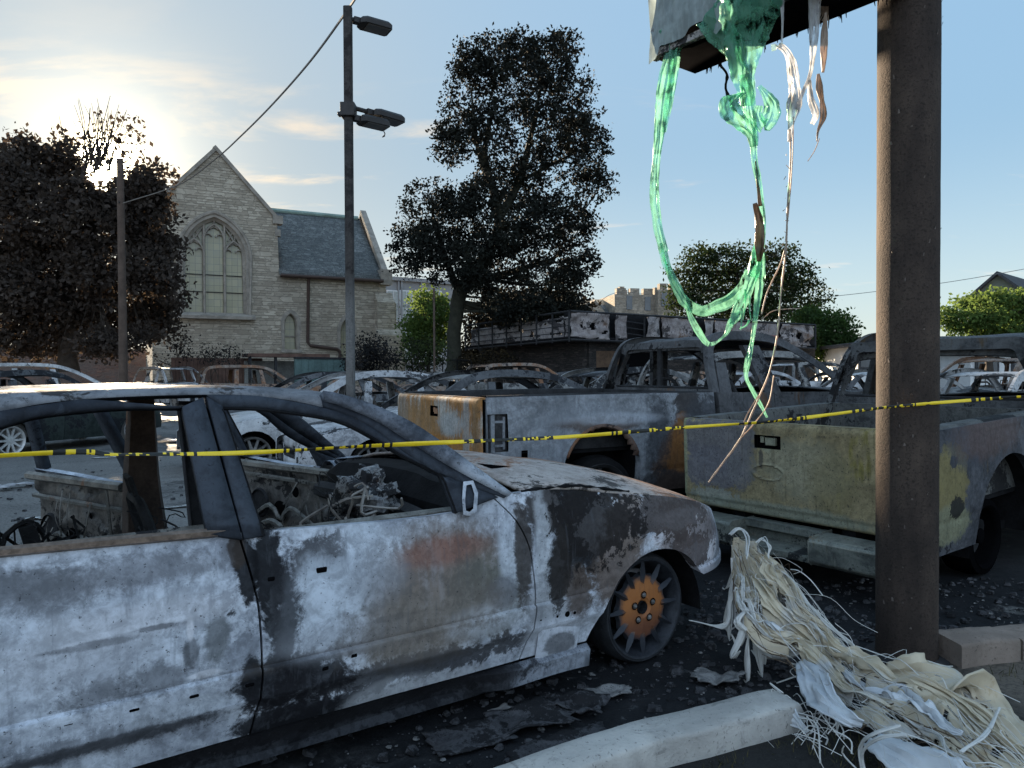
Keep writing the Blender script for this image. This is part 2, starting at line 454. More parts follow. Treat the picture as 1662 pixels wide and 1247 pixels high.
def kerb(pts, w, h, mat, label, n=70, taper_end=True):
    c = curve(pts, n); b = MB(); rows = []
    for i, p in enumerate(c):
        t = (c[min(i + 1, n - 1)] - c[max(0, i - 1)]).normalized(); s = Vector((-t.y, t.x, 0))
        k = 1.0
        if taper_end:
            d = (c[-1] - p).length
            k = math.sqrt(max(0.0, 1 - max(0, 1 - d / 0.09) ** 2)) if d < 0.09 else 1.0
        prof = [(-0.5, -0.05), (-0.5, 0.88), (-0.48, 0.96), (-0.43, 1.0), (-0.1, 1.015), (0.2, 1.01), (0.42, 1.0), (0.48, 0.95), (0.5, 0.86), (0.52, -0.05)]
        row = []
        for a, z in prof:
            q = p + s * (a * w * (0.35 + 0.65 * k)); zz = z * h * (0.5 + 0.5 * k)
            j = 0.006 * nz((q.x * 7, q.y * 7, z * 3)) + 0.004 * nz((q.x * 25, q.y * 25, z * 9))
            row.append((q.x + j, q.y + j, zz + j * 0.8))
        rows.append(row)
    b.grid(rows); f0 = len(rows[0]); o = 0
    b.F.append(tuple(range(f0))); b.M.append(0); e = (n - 1) * f0; b.F.append(tuple(e + k for k in range(f0))[::-1]); b.M.append(0)
    return tag(b.build('kerb', mat, sharp=50), label, 'kerb')
kerb(KP[:3] + [Vector((0.75, 2.745, 0)), Vector((1.14, 2.935, 0))], 0.17, 0.142, M_CONC, 'long pale concrete kerb running to the melted heap in front of the silver sedan', 120)
kerb([Vector((2.40, 3.60, 0)), Vector((2.2, 3.565, 0)), Vector((2.075, 3.535, 0))][::-1], 0.20, 0.142, M_CONC2, 'short brown stained concrete kerb just right of the steel pole', 40, False)
kerb([Vector((2.412, 3.603, 0)), Vector((2.7, 3.665, 0)), Vector((3.6, 3.84, 0))], 0.20, 0.136, M_CONC2, 'soot stained kerb length at the right edge continuing from the short kerb', 40, False)

# ================================================================ BUILDINGS
class Frame:
    def __init__(s, o, deg):
        s.o = Vector(o); s.deg = deg; t = R(deg); s.f = Vector((math.cos(t), math.sin(t), 0)); s.l = Vector((-math.sin(t), math.cos(t), 0))
    def side(s, u, v, y=0.0):
        d = ray(u, v); k = ((s.o - EYE).dot(s.l) + y) / d.dot(s.l); p = EYE + d * k - s.o
        return p.dot(s.f), p.z
    def front(s, u, v, x):
        d = ray(u, v); k = ((s.o - EYE).dot(s.f) + x) / d.dot(s.f); p = EYE + d * k - s.o
        return p.dot(s.l), p.z

def stone_mat(name, cols, mortar, bw, rh, off=0.5):
    m, g = newmat(name); uv = g.uv()
    n0 = g.noise(uv, 0.35, 4, 0.6); jig = g.noise(g.scale(uv, (0.5, 3.2, 1)), 1.0, 2, 0.5)
    x, y, z = g.sep(uv)
    # uneven courses: bend the row coordinate a little per row
    vec = g.comb(g.math('ADD', x, g.math('MULTIPLY', jig, 0.9)), g.math('ADD', y, g.math('MULTIPLY', g.noise(g.comb(0, g.math('MULTIPLY', y, 1.6), 0), 1.0, 1), 0.22)), 0)
    def brick(sw, sh, o):
        n = g.node('ShaderNodeTexBrick'); g.put(n.inputs['Vector'], vec)
        n.inputs['Scale'].default_value = 1.0; n.inputs['Brick Width'].default_value = sw; n.inputs['Row Height'].default_value = sh
        n.inputs['Mortar Size'].default_value = 0.014; n.inputs['Mortar Smooth'].default_value = 0.3; n.inputs['Bias'].default_value = 0
        n.inputs['Color1'].default_value = (0, 0, 0, 1); n.inputs['Color2'].default_value = (1, 1, 1, 1); n.inputs['Mortar'].default_value = (0.5, 0.5, 0.5, 1)
        n.offset = o; n.offset_frequency = 2; n.squash = 0.7; n.squash_frequency = 3
        return n
    b1 = brick(bw, rh, off); b2 = brick(bw * 0.62, rh * 0.5, 0.37)
    sel = g.mapr(g.noise(g.scale(uv, (0.8, 1.6, 1)), 1.2, 2), 0.47, 0.49, smooth=False)
    val = g.mix(sel, b1.outputs['Color'], b2.outputs['Color']); fac = g.mix(sel, b1.outputs['Fac'], b2.outputs['Fac'])
    k = g.math('ADD', g.math('MULTIPLY', val, 0.7), g.math('MULTIPLY', g.noise(uv, 5, 5, 0.7), 0.6))
    c = g.ramp(k, [(0.25, cols[0]), (0.6, cols[1]), (1.0, cols[2])])
    c = g.mix(g.mapr(n0, 0.4, 0.7, 0, 0.45), c, tuple(a * 0.5 for a in cols[1]))
    c = g.mix(fac, c, mortar)
    h = g.math('SUBTRACT', g.math('ADD', g.math('MULTIPLY', val, 0.5), g.noise(uv, 9, 4)), g.math('MULTIPLY', fac, 1.6))
    g.out(g.pbsdf(c, 0.92, 0, g.bump(h, 0.7, 0.05), 0.2)); return m
M_ASHLAR = stone_mat('grey_ashlar', ((0.25, 0.215, 0.17), (0.34, 0.295, 0.235), (0.45, 0.395, 0.32)), (0.19, 0.165, 0.13), 0.78, 0.30)
M_TRIM = concrete('carved_limestone', (0.27, 0.24, 0.205))
M_SLATE = stone_mat('blue_green_slate', ((0.085, 0.092, 0.094), (0.125, 0.134, 0.134), (0.185, 0.193, 0.19)), (0.045, 0.05, 0.05), 0.42, 0.27)
M_COPPER = plain('verdigris_copper', (0.19, 0.26, 0.23), 0.7, 0, 0.3, 1.5)
def leaded_glass():
    m, g = newmat('dull_leaded_glass'); uv = g.obj()
    n = g.noise(uv, 0.8, 5, 0.6)
    x, y, z = g.sep(uv)
    br = g.node('ShaderNodeTexBrick'); g.put(br.inputs['Vector'], g.comb(x, z, 0)); br.inputs['Scale'].default_value = 1
    br.inputs['Brick Width'].default_value = 0.34; br.inputs['Row Height'].default_value = 0.42; br.inputs['Mortar Size'].default_value = 0.010; br.offset = 0
    br.inputs['Color1'].default_value = (0.25, 0.235, 0.15, 1); br.inputs['Color2'].default_value = (0.31, 0.285, 0.175, 1); br.inputs['Mortar'].default_value = (0.12, 0.12, 0.10, 1)
    c = g.mix(g.mapr(n, 0.35, 0.65, 0, 0.4), br.outputs[0], (0.21, 0.215, 0.19))
    g.out(g.pbsdf(c, 0.22, 0, g.bump(n, 0.1, 0.02), 0.5)); return m
M_LEAD = leaded_glass()
M_BROWNPIPE = plain('brown_downpipe', (0.055, 0.035, 0.028), 0.6)

CF = Frame((*at_y(350, 600, 44).to_2d(), 0), 28)
ch = empty('stone_church', CF.o, R(28), 'grey stone church with steep gable, large pointed window and slate side roof', 'church')
def cp(u, v, y=0): return CF.side(u, v, y)
apex = cp(350, 243); kn = cp(450, 356); kn2 = cp(455, 372); eL = cp(453, 441); eR = cp(626, 457)
half = kn[0] - apex[0]
lx = apex[0] - half
def arch_loop(xl, xr, z0, zs, za, n=14):
    w = xr - xl; h = za - zs; r = (w * w / 4 + h * h) / w; xm = (xl + xr) / 2
    pts = [(xl, z0), (xr, z0)]
    a_end = math.asin(min(1, h / r)) if h < r else math.pi / 2
    a1 = math.atan2(h, xm - (xr - r))
    for i in range(n + 1):
        a = a1 * i / n; pts.append((xr - r + r * math.cos(a), zs + r * math.sin(a)))
    for i in range(n - 1, -1, -1):
        a = a1 * i / n; pts.append((xl + r - r * math.cos(a), zs + r * math.sin(a)))
    return pts
wl, wr = cp(297, 450)[0], cp(399, 450)[0]
wz0, wzs, wza = cp(350, 509)[1], cp(350, 418)[1], cp(350, 353)[1]
W1 = arch_loop(wl, wr, wz0, wzs, wza)
a2l, a2r = cp(462, 540)[0], cp(482, 540)[0]
W2 = arch_loop(a2l, a2r, cp(470, 567)[1], cp(470, 525)[1], cp(470, 509)[1])
a3l, a3r = cp(553, 560)[0], cp(574, 560)[0]
W3 = arch_loop(a3l, a3r, cp(562, 585)[1], cp(562, 540)[1], cp(562, 516)[1])
lft = (lx, kn2[1] - 1.6)
outl = [(lx, 0), (eR[0], 0), (eR[0], eR[1]), (eL[0], eL[1]), (kn[0], kn2[1]), (kn[0], kn[1]), apex, (lx, kn[1])]
def face(loops, y):
    ls = [[Vector((x, z, 0)) for x, z in L] for L in loops]
    flat = [p for L in loops for p in L]
    tr = tessellate_polygon(ls)
    return [(p[0], y, p[1]) for p in flat], [tuple(t) for t in tr]
b = MB(); v_, f_ = face([outl, W1[::-1], W2[::-1], W3[::-1]], 0); b.add(v_, f_)
# other walls: left side, right end, back
dp = 11.0
b.quad((lx, 0, 0), (lx, dp, 0), (lx, dp, kn[1]), (lx, 0, kn[1]))
rz = cp(578, 352, 5)[1]
rx = eR[0]
b.add([(rx, 0, 0), (rx, 10, 0), (rx, 10, eR[1]), (rx, 5, rz + 0.3), (rx, 0, eR[1])], [(0, 1, 2, 3, 4)])
b.quad((lx, dp, 0), (rx, dp, 0), (rx, dp, eR[1]), (lx, dp, eR[1]))
for L in (W1, W2, W3):     # window reveals
    n = len(L)
    for i in range(n):
        p, q = L[i], L[(i + 1) % n]
        b.quad((p[0], 0, p[1]), (q[0], 0, q[1]), (q[0], 0.55, q[1]), (p[0], 0.55, p[1]))
wall = b.build('wall', M_ASHLAR, ch, uv=True, sharp=20)
# carved surrounds
def offset_loop(L, cx, cz, d):
    out = []
    n = len(L)
    for i in range(n):
        a = Vector(L[i - 1]); p = Vector(L[i]); c = Vector(L[(i + 1) % n])
        t = ((p - a).normalized() + (c - p).normalized()); nn = Vector((t.y, -t.x))
        if nn.length < 1e-6: nn = Vector((p.x - cx, p.y - cz))
        nn.normalize(); out.append((p.x + nn.x * d, p.y + nn.y * d))
    return out
def surround(L, steps, parent, name='window_surround'):
    b = MB(); cx = sum(p[0] for p in L) / len(L); cz = sum(p[1] for p in L) / len(L)
    L = L[1:] + L[:1]                       # start at the right foot so the sill side stays open
    loops = [[(x, y, z) for x, z in offset_loop(L, cx, cz, d)] for d, y in steps]
    for A, B in zip(loops, loops[1:]):
        for i in range(len(L) - 1): b.quad(A[i], A[i + 1], B[i + 1], B[i])
    return b.build(name, M_TRIM, parent, sharp=40, uv=True)
def gothic(L, parent, lights, tr):
    xl = min(p[0] for p in L); xr = max(p[0] for p in L); z0 = L[0][1]; za = max(p[1] for p in L); w = xr - xl
    b = MB(); v_, f_ = face([L], 0.42); b.add(v_, f_)
    wn = b.build('window', M_LEAD, parent, sharp=20)
    return wn, xl, xr, z0, za, w
wn, xl, xr, z0, za, w = gothic(W1, ch, 3, 2)
surround(W1, [(-0.16, 0.40), (-0.16, 0.22), (0.0, 0.08), (0.02, -0.04), (0.20, -0.04), (0.22, -0.12), (0.34, -0.14), (0.40, -0.02), (0.40, 0.02)], wn)
sil = MB(); sil.prism([(-0.02, 0.0), (-0.34, -0.16), (-0.34, -0.34), (0.5, -0.34), (0.5, 0.1)], lambda y, z: (xl - 0.5, y, z0 + z), (w + 1.0, 0, 0))
sil.build('sill', M_TRIM, wn, sharp=20)
# tracery: two mullions, three cusped lights, upper panels
b = MB(); BW = 0.085
def bar(pts, r=BW, y=0.30): b.tube([(x, y, z) for x, z in pts], r, 6, flat=1.6)
m1, m2 = xl + w * 0.335, xl + w * 0.665
zt_c, zt_s = cp(345, 385)[1], cp(345, 408)[1]
for mx in (m1, m2): bar([(mx, z0), (mx, zt_s + 0.2), (mx, cp(345, 372)[1] + (0.35 if mx else 0))])
def head(x0, x1, zs, rise, cusp=True):
    L = arch_loop(x0, x1, zs, zs, zs + rise, 8)[2:]
    bar(L, 0.075)
    if cusp:
        wv = x1 - x0
        for q in range(3):
            cxx = x0 + wv * (0.22 + 0.28 * q); czz = zs + rise * (0.18 if q != 1 else 0.62); rr = wv * 0.19
            bar([(cxx + rr * math.cos(a), czz + rr * math.sin(a)) for a in [R(t) for t in (20, 60, 100, 140, 170)]], 0.045)
head(xl + 0.1, m1, zt_s - 0.15, 0.85); head(m1, m2, zt_c - 0.15, 0.95); head(m2, xr - 0.1, zt_s - 0.15, 0.85)
zc2 = zt_c + 0.75
bar([((m1 + m2) / 2, zc2), ((m1 + m2) / 2, za - 0.05)], 0.06)
bar([(m1, zc2 - 0.5), ((m1 + m2) / 2 - 0.55, za - 0.45)], 0.06); bar([(m2, zc2 - 0.5), ((m1 + m2) / 2 + 0.55, za - 0.45)], 0.06)
for sgn, mx, ex in ((1, m1, xl), (-1, m2, xr)):
    q = (mx + ex) / 2
    bar([(q, zt_s + 0.62), (q, zt_s + 1.5)], 0.05); bar([(q, zt_s + 0.62), (mx, zt_s + 1.55)], 0.05); bar([(q, zt_s + 1.5), (mx - sgn * 0.2, zt_s + 0.7)], 0.04)
for hz in (0.335, 0.6):
    zz = z0 + (zt_s - z0) * hz * 1.05
    for x0, x1 in ((xl + 0.1, m1 - 0.06), (m1 + 0.06, m2 - 0.06), (m2 + 0.06, xr - 0.1)): b.box(((x0 + x1) / 2, 0.37, zz), (x1 - x0, 0.05, 0.045), m=1)
b.build('tracery', [M_TRIM, M_CHAR], wn, sharp=50)
for L in (W2, W3):
    wn2, xl2, xr2, z02, za2, w2 = gothic(L, ch, 1, 1)
    surround(L, [(-0.05, 0.38), (-0.05, 0.16), (0.0, 0.06), (0.02, -0.03), (0.24, -0.03), (0.24, 0.02)], wn2)
    s2 = MB(); s2.box(((xl2 + xr2) / 2, 0.05, z02 - 0.12), (w2 + 0.5, 0.5, 0.2)); s2.build('sill', M_TRIM, wn2); s2 = MB(); s2.box(((xl2 + xr2) / 2, 0.36, (z02 + za2) / 2 - 0.3), (w2, 0.08, 0.06)); s2.build('transom', M_TRIM, wn2)
# gable coping
b = MB()
def coping(a, c, y0, y1, t=0.2):
    d = Vector((c[0] - a[0], c[1] - a[1])); n = Vector((-d.y, d.x)).normalized() * t
    if n.y < 0: n = -n
    b.prism([(a[0], a[1]), (c[0], c[1]), (c[0] + n.x, c[1] + n.y), (a[0] + n.x, a[1] + n.y)], lambda x, z: (x, y0, z), (0, y1 - y0, 0))
coping((apex[0] - 0.16, apex[1] + 0.1), (kn[0] + 0.02, kn[1] - 0.12), -0.14, 0.5); coping((lx - 0.02, kn[1] - 0.12), (apex[0], apex[1] - 0.1), -0.142, 0.502)
b.box((kn[0] + 0.02, 0.18, kn[1] - 0.05), (0.6, 0.66, 0.5)); b.box((kn[0] + 0.02, 0.18, kn2[1] - 0.25), (0.34, 0.5, 0.4))
# right end parapet
b.prism([(-0.25, eR[1] - 0.2), (5, rz + 0.15), (10.2, eR[1] - 0.2), (10.2, eR[1] + 0.2), (5, rz + 0.5), (-0.25, eR[1] + 0.4)], lambda y, z: (rx - 0.2, y, z), (0.4, 0, 0))
b.box((rx - 0.05, 0.1, eR[1] + 0.25), (0.78, 0.9, 1.0))
b.build('coping', M_TRIM, ch, sharp=25, uv=True)
# roofs
b = MB()
y0 = -0.38; zE = lambda x: eL[1] + (eR[1] - eL[1]) * (x - eL[0]) / (eR[0] - eL[0])
zr_l = cp(432, 342, 5)[1]
nx = 12
rowsR = [[(kn[0] + 0.05 + (rx - 0.3 - kn[0]) * i / nx, y0 + (5 - y0) * j / 10, (eL[1] - 0.18) + (zr_l - eL[1] + 0.18) * (j / 10) + 0.02 * nz((i, j, 2))) for j in range(11)] for i in range(nx + 1)]
b.grid(rowsR)
b.grid([[(x, 10 - y + 0.0, z) for x, y, z in r] for r in rowsR])
b.add([(lx - 0.1, 0.4, kn[1] - 0.05), (apex[0], 0.4, apex[1] - 0.15), (apex[0], dp + 4, apex[1] - 0.15), (lx - 0.1, dp + 4, kn[1] - 0.05), (kn[0], 0.4, kn[1] - 0.05), (kn[0], dp + 4, kn[1] - 0.05)], [(0, 1, 2, 3), (1, 4, 5, 2)])
rf = b.build('roof', M_SLATE, ch, uv=True, solid=0.12, off=-1)
b = MB(); b.tube([(kn[0], 5, zr_l + 0.06), (rx - 0.4, 5, zr_l + 0.06)], 0.16, 8); b.build('ridge_cap', M_COPPER, rf)
b = MB(); b.tube([(kn[0] + 0.1, y0 - 0.02, eL[1] - 0.26), (rx - 0.3, y0 - 0.02, eL[1] - 0.27)], 0.11, 8); b.build('gutter', M_BROWNPIPE, ch)
b = MB(); pts = [(*cp(500, 452), -0.3), (*cp(500, 460), -0.12), (*cp(499, 556), -0.12), (*cp(503, 561), -0.12), (*cp(547, 567), -0.12), (*cp(551, 571), -0.12), (*cp(551, 590), -0.12)]
b.tube([(x, y, z) for x, z, y in pts], 0.10, 8); b.build('downpipe', M_BROWNPIPE, ch)
# buttress on the right corner
b = MB(); bz1, bz2 = cp(620, 492)[1], cp(620, 545)[1]
for (x0, x1, yy, zt, cap) in ((rx - 0.75, rx + 0.42, -0.55, bz1, 0.7), (rx - 0.85, rx + 0.95, -1.05, bz2, 0.8)):
    b.prism([(yy, 0), (0.4, 0), (0.4, zt + cap), (0.0, zt + cap), (yy, zt)], lambda y, z: (x0, y, z), (x1 - x0, 0, 0))
for (yy0, yy1, xx, zt, cap) in ((0.1, 1.3, rx + 0.75, bz1, 0.7), (0.05, 1.5, rx + 1.3, bz2, 0.8)):
    b.prism([(xx, 0), (rx, 0), (rx, zt + cap), (xx, zt)], lambda x, z: (x, yy0, z), (0, yy1 - yy0, 0))
b.build('buttress', M_ASHLAR, ch, uv=True, sharp=20)

# ---- burnt shop with its scorched sign band
pA = at_y(757, 545, 41.5); pB = at_y(925, 530, 36); pC = at_y(1322, 545, 45)
bs = empty('burnt_shop', (pB.x, pB.y, 0), 0, 'low burnt out shop with buckled metal sign band and black walls', 'shop')
O = Vector((pB.x, pB.y, 0)); A = Vector((pA.x, pA.y, 0)) - O; C_ = Vector((pC.x, pC.y, 0)) - O
zb0 = 1.42 + (605 - 552) / 1200 * 36; zt0 = 1.42 + (605 - 506) / 1200 * 36
zbA = at_y(757, 567, 41.5).z; ztA = at_y(757, 529, 41.5).z; zbC = at_y(1322, 566, 45).z; ztC = at_y(1322, 528, 45).z
M_BRICKBLK = stone_mat('sooty_brick', ((0.02, 0.018, 0.017), (0.04, 0.034, 0.032), (0.075, 0.06, 0.055)), (0.02, 0.02, 0.02), 0.3, 0.1)
M_SHEET = burnt('scorched_sign_sheet', ((0.30, 0.275, 0.27), (0.14, 0.125, 0.125)), (0.03, 0.028, 0.03), (0.12, 0.08, 0.07), 0.53, 0.6, 3, scl=0.55)
M_SHEET2 = burnt('pale_buckled_sheet', ((0.27, 0.24, 0.235), (0.15, 0.13, 0.128)), (0.03, 0.027, 0.028), (0.13, 0.085, 0.065), 0.53, 0.54, 5, scl=0.5)
M_RUSTBAND = plain('faded_red_band', (0.20, 0.075, 0.065), 0.8, 0, 0.4, 2)
M_DOORBR = plain('scorched_plywood', (0.075, 0.045, 0.028), 0.85, 0, 0.5, 1.5)
inw = (A + C_).normalized()
b = MB()
wa, wc, wo = A * 0.985 + inw * 1.0, C_ * 0.985 + inw * 0.9, inw * 1.5
bk = A + C_ * 0.93
dz = 0.0
b.quad((*wa.to_2d(), 0), (*wo.to_2d(), 0), (*wo.to_2d(), zb0 + 0.05), (*wa.to_2d(), zbA + 0.05))
b.quad((*wo.to_2d(), 0), (*wc.to_2d(), 0), (*wc.to_2d(), zbC + 0.05), (*wo.to_2d(), zb0 + 0.05))
b.quad((*wa.to_2d(), 0), (*bk.to_2d(), 0), (*bk.to_2d(), 3.4), (*wa.to_2d(), 3.4)); b.quad((*wc.to_2d(), 0), (*bk.to_2d(), 0), (*bk.to_2d(), 3.4), (*wc.to_2d(), 3.4))
b.build('wall', M_BRICKBLK, bs, uv=True)
b = MB(); b.add([(*A.to_2d(), zbA + 0.12), (0, 0, zb0 + 0.12), (*C_.to_2d(), zbC + 0.12), (*bk.to_2d(), 3.5)], [(0, 1, 2, 3)]); b.build('roof', M_SOOT, bs, solid=0.1)
# door and pier beside it
cd = C_.normalized(); cn_ = Vector((cd.y, -cd.x, 0)); q = wo + cd * 0.9 + cn_ * 0.03
b = MB(); rot = Matrix.Rotation(math.atan2(cd.y, cd.x), 3, 'Z'); b.box((*(wo + cd * 0.35).to_2d(), 1.5), (0.45, 0.3, 3.0), rot); b.build('pier', M_BRICKBLK, bs, uv=True)
b = MB(); b.box((*(wo + cd * 1.35 + cn_ * 0.05).to_2d(), 1.25), (1.5, 0.08, 2.5), rot); b.build('door', M_DOORBR, bs)
for k_ in (4.2, 9.2): b = MB(); b.box((*(wo + cd * k_ + cn_ * 0.03).to_2d(), 1.6), (3.4, 0.08, 1.7), rot); b.build('shop_window', M_HOLE, bs)
# left lattice with corrugated backing
def band(t0, t1, P, z0f, z1f, n, m, name, mat, depth=0.0, amp=0.05, gap=None, solid=0.02, holes=()):
    b = MB(); d = P.normalized(); nn = Vector((d.y, -d.x, 0));
    if nn.dot(inw) > 0: nn = -nn
    rows = []
    for i in range(n + 1):
        t = t0 + (t1 - t0) * i / n; r = []
        for j in range(m + 1):
            s = j / m; p = P * t
            za_ = z0f(t); zb_ = z1f(t); z = za_ + (zb_ - za_) * s
            k = amp * (nz((t * P.length * 1.1, s * 2.4, 7)) + 0.6 * nz((t * P.length * 3, s * 5, 2)))
            p = p + nn * (depth + k); r.append((p.x, p.y, z))
        rows.append(r)
    b.grid(rows)
    if holes:
        keep = [f for f in range(len(b.F)) if not any(h(f // m / n, (f % m) / m) for h in holes)]
        b.F = [b.F[i] for i in keep]; b.M = [b.M[i] for i in keep]
    return b.build(name, mat, bs, solid=solid)
zA0 = lambda t: zb0 + (zbA - zb0) * t; zA1 = lambda t: zt0 + (ztA - zt0) * t
zC0 = lambda t: zb0 + (zbC - zb0) * t; zC1 = lambda t: zt0 + (ztC - zt0) * t
hol = [lambda a, s: nz((a * 16, s * 3.0, 11)) > 0.36 and 0.2 < s < 0.8, lambda a, s: s > 0.86 + 0.12 * nz((a * 9, 0, 5))]
band(0.02, 0.97, A, lambda t: zA0(t) + 0.05, lambda t: zA1(t) - 0.1, 80, 18, 'sign_sheet', M_SHEET, -0.15, 0.10, holes=hol)
b = MB(); nA = Vector((A.normalized().y, -A.normalized().x, 0)); nA = -nA if nA.dot(inw) > 0 else nA
for k in range(8):
    t = k / 7; p = A * t + nA * 0.06
    b.tube([(p.x, p.y, zA0(t) - 0.1), (p.x, p.y, zA1(t) + 0.05)], 0.045, 4)
for s in (0.0, 0.27, 0.5, 0.74, 1.0):
    p0, p1 = nA * 0.05, A + nA * 0.05
    b.tube([(p0.x, p0.y, zb0 + (zt0 - zb0) * s), (p1.x, p1.y, zbA + (ztA - zbA) * s)], 0.05 if s in (0, 1) else 0.022, 4)
b.build('sign_frame', M_CHAR, bs)
# right hand band: pale sheets, gaps with bent rails, painted panel with the name
segs = [(0.0, 0.225, M_SHEET2, 0.14), (0.265, 0.335, M_SHEET, 0.12), (0.43, 0.50, M_SHEET, 0.15), (0.525, 0.585, M_SHEET2, 0.10), (0.585, 0.64, M_SHEET, 0.12)]
def tC(u):      # fraction along the right hand face for a picture column
    d = ray(u, 540); # intersect with face line
    dd = Vector((d.x, d.y)); o = Vector((pB.x, pB.y)); c2 = C_.to_2d()
    k = (o.x * dd.y - o.y * dd.x) / (c2.y * dd.x - c2.x * dd.y); return k
for (u0, u1, mt, am, hh) in ((927, 988, M_SHEET2, 0.22, 1), (999, 1017, M_SHEET2, 0.12, 0), (1050, 1072, M_SHEET, 0.18, 0), (1076, 1125, M_SHEET2, 0.14, 0), (1144, 1158, M_SHEET, 0.10, 0), (1268, 1319, M_SHEET2, 0.25, 1)):
    holes = [lambda a, s: nz((a * 5, s * 3.0, 21)) > 0.33] if hh else []
    band(tC(u0), tC(u1), C_, lambda t: zC0(t) + 0.06, lambda t: zC1(t) - 0.05, 22, 14, 'sign_sheet', mt, 0.0, am, holes=holes)
band(0.0, 1.0, C_, zC0, zC1, 30, 6, 'sign_backing', M_SOOT, -0.5, 0.1)
t0, t1 = tC(1160), tC(1262)
band(t0, t1, C_, lambda t: zC0(t) + 0.05, lambda t: zC1(t) - 0.05, 10, 4, 'painted_panel', M_SHEET2, 0.02, 0.02)
band(t0, t1, C_, lambda t: zC0(t) + 0.12, lambda t: zC0(t) + 0.68, 10, 4, 'red_stripe', M_RUSTBAND, 0.06, 0.02)
b = MB(); nC = Vector((C_.normalized().y, -C_.normalized().x, 0)); nC = -nC if nC.dot(inw) > 0 else nC
for s in (0.0, 1.0):
    p0, p1 = nC * 0.05, C_ + nC * 0.05
    b.tube([(p0.x, p0.y, zb0 + (zt0 - zb0) * s), (p1.x, p1.y, zbC + (ztC - zbC) * s)], 0.06, 4)
for s in (0.3, 0.52, 0.75):
    p0, p1 = C_ * tC(1015) + nC * -0.2, C_ * tC(1052) + nC * -0.2
    b.tube([(p0.x, p0.y, zb0 + (zt0 - zb0) * s), (p1.x, p1.y, zb0 + (zbC - zb0) * 0.3 + (zt0 - zb0) * (s - 0.05))], 0.03, 4)
p1 = C_ + nC * 0.05; b.tube([(p1.x, p1.y, zbC - 0.05), (p1.x, p1.y, ztC + 0.05)], 0.07, 6)
for u in (990, 1018, 1048, 1128):
    p = C_ * tC(u) - nC * 0.1; b.tube([(p.x, p.y, zb0), (p.x, p.y, zt0 - 0.1)], 0.05, 4)
b.build('sign_frame', M_CHAR, bs)
fc = bpy.data.curves.new('shop_lettering', 'FONT'); fc.body = 'Car Source'; fc.size = 0.78; fc.shear = 0.35; fc.extrude = 0.012; fc.align_x = 'CENTER'
fo = bpy.data.objects.new('shop_lettering', fc); COL.objects.link(fo)
bpy.context.view_layer.update()
me = bpy.data.meshes.new_from_object(fo.evaluated_get(bpy.context.evaluated_depsgraph_get())); COL.objects.unlink(fo); bpy.data.objects.remove(fo)
fo = bpy.data.objects.new('lettering', me); COL.objects.link(fo); fo.parent = bs
me.materials.append(plain('faded_white_lettering', (0.6, 0.56, 0.55), 0.8))
tm = tC(1222); pt = C_ * tm + nC * 0.09; fo.location = (pt.x, pt.y, zC0(tm) + 0.22)
ang = math.atan2(C_.y, C_.x); tilt = math.atan2(zbC - zb0, C_.length)
fo.rotation_euler = (R(90), 0, ang)

# ---- far stone hall with battlements
def window_grid(parent, fn, us, zs, w, h, mat, name='window', dpt=0.06):
    for u in us:
        for z in zs:
            b = MB(); fn(b, u, z, w, h); b.build(name, mat, parent)
M_FARST = stone_mat('far_tan_stone', ((0.17, 0.15, 0.12), (0.25, 0.22, 0.18), (0.33, 0.29, 0.24)), (0.15, 0.13, 0.11), 0.9, 0.35)
M_PANE = plain('dark_window_glass', (0.06, 0.07, 0.085), 0.15, 0, 0.3, 0.6, 0.02, 0.6)
M_GREYWALL = plain('grey_render', (0.24, 0.24, 0.245), 0.9, 0, 0.12, 0.4)
M_WHITE = plain('white_siding', (0.62, 0.62, 0.62), 0.8, 0, 0.08, 0.8)
M_GREEN_SIDE = plain('grey_green_siding', (0.13, 0.145, 0.12), 0.85, 0, 0.1, 0.7)
M_SHINGLE = plain('dark_shingles', (0.05, 0.05, 0.055), 0.9, 0, 0.3, 3)
FH = Frame((*at_y(1010, 600, 85).to_2d(), 0), 10)
hall = empty('stone_hall', FH.o, R(10), 'far tan stone hall with battlements, chimney and green slate gables behind the burnt shop', 'hall')
hp = lambda u, v: FH.side(u, v)
b = MB()
def blk(u0, u1, vt, y0, d, base=0.0):
    x0, x1, z = hp(u0, vt)[0], hp(u1, vt)[0], hp(u0, vt)[1]
    b.box(((x0 + x1) / 2, y0 + d / 2, (z + base) / 2), (x1 - x0, d, z - base)); return x0, x1, z
blk(930, 1100, 508, 3, 8); x0, x1, z = blk(1002, 1068, 476, 1, 8)
for k in range(3): b.box((x0 + (x1 - x0) * (k + .5) / 3, 1.4, z + 0.35), ((x1 - x0) / 4.4, 0.8, 0.7))
x0, x1, z = blk(1068, 1102, 470, 0, 8)
for k in range(2): b.box((x0 + (x1 - x0) * (k + .5) / 2, 0.4, z + 0.35), ((x1 - x0) / 3, 0.8, 0.7))
blk(1016, 1032, 466, 3, 1.2); blk(1020, 1028, 460, 3.2, 0.8); blk(1078, 1090, 462, 3, 1.0)
hw = b.build('wall', M_FARST, hall, uv=True, sharp=20)
b = MB()
x0, z0_ = hp(936, 510); x1, zt = hp(1064, 480); b.quad((x0, 2.6, z0_), (x1, 2.6, z0_), (x1 - 1, 6, zt), (x0 + 1, 6, zt))
b.build('roof', M_SLATE, hall, uv=True, solid=0.2)
for u in (974, 1022):
    x, z = hp(u, 510); zt = hp(u, 484)[1]
    b = MB(); b.prism([(x - 1.5, z - 1), (x + 1.5, z - 1), (x + 1.5, z), (x, zt), (x - 1.5, z)], lambda a, c: (a, 1.9, c), (0, 3, 0)); b.build('dormer', M_FARST, hall, uv=True, sharp=20)
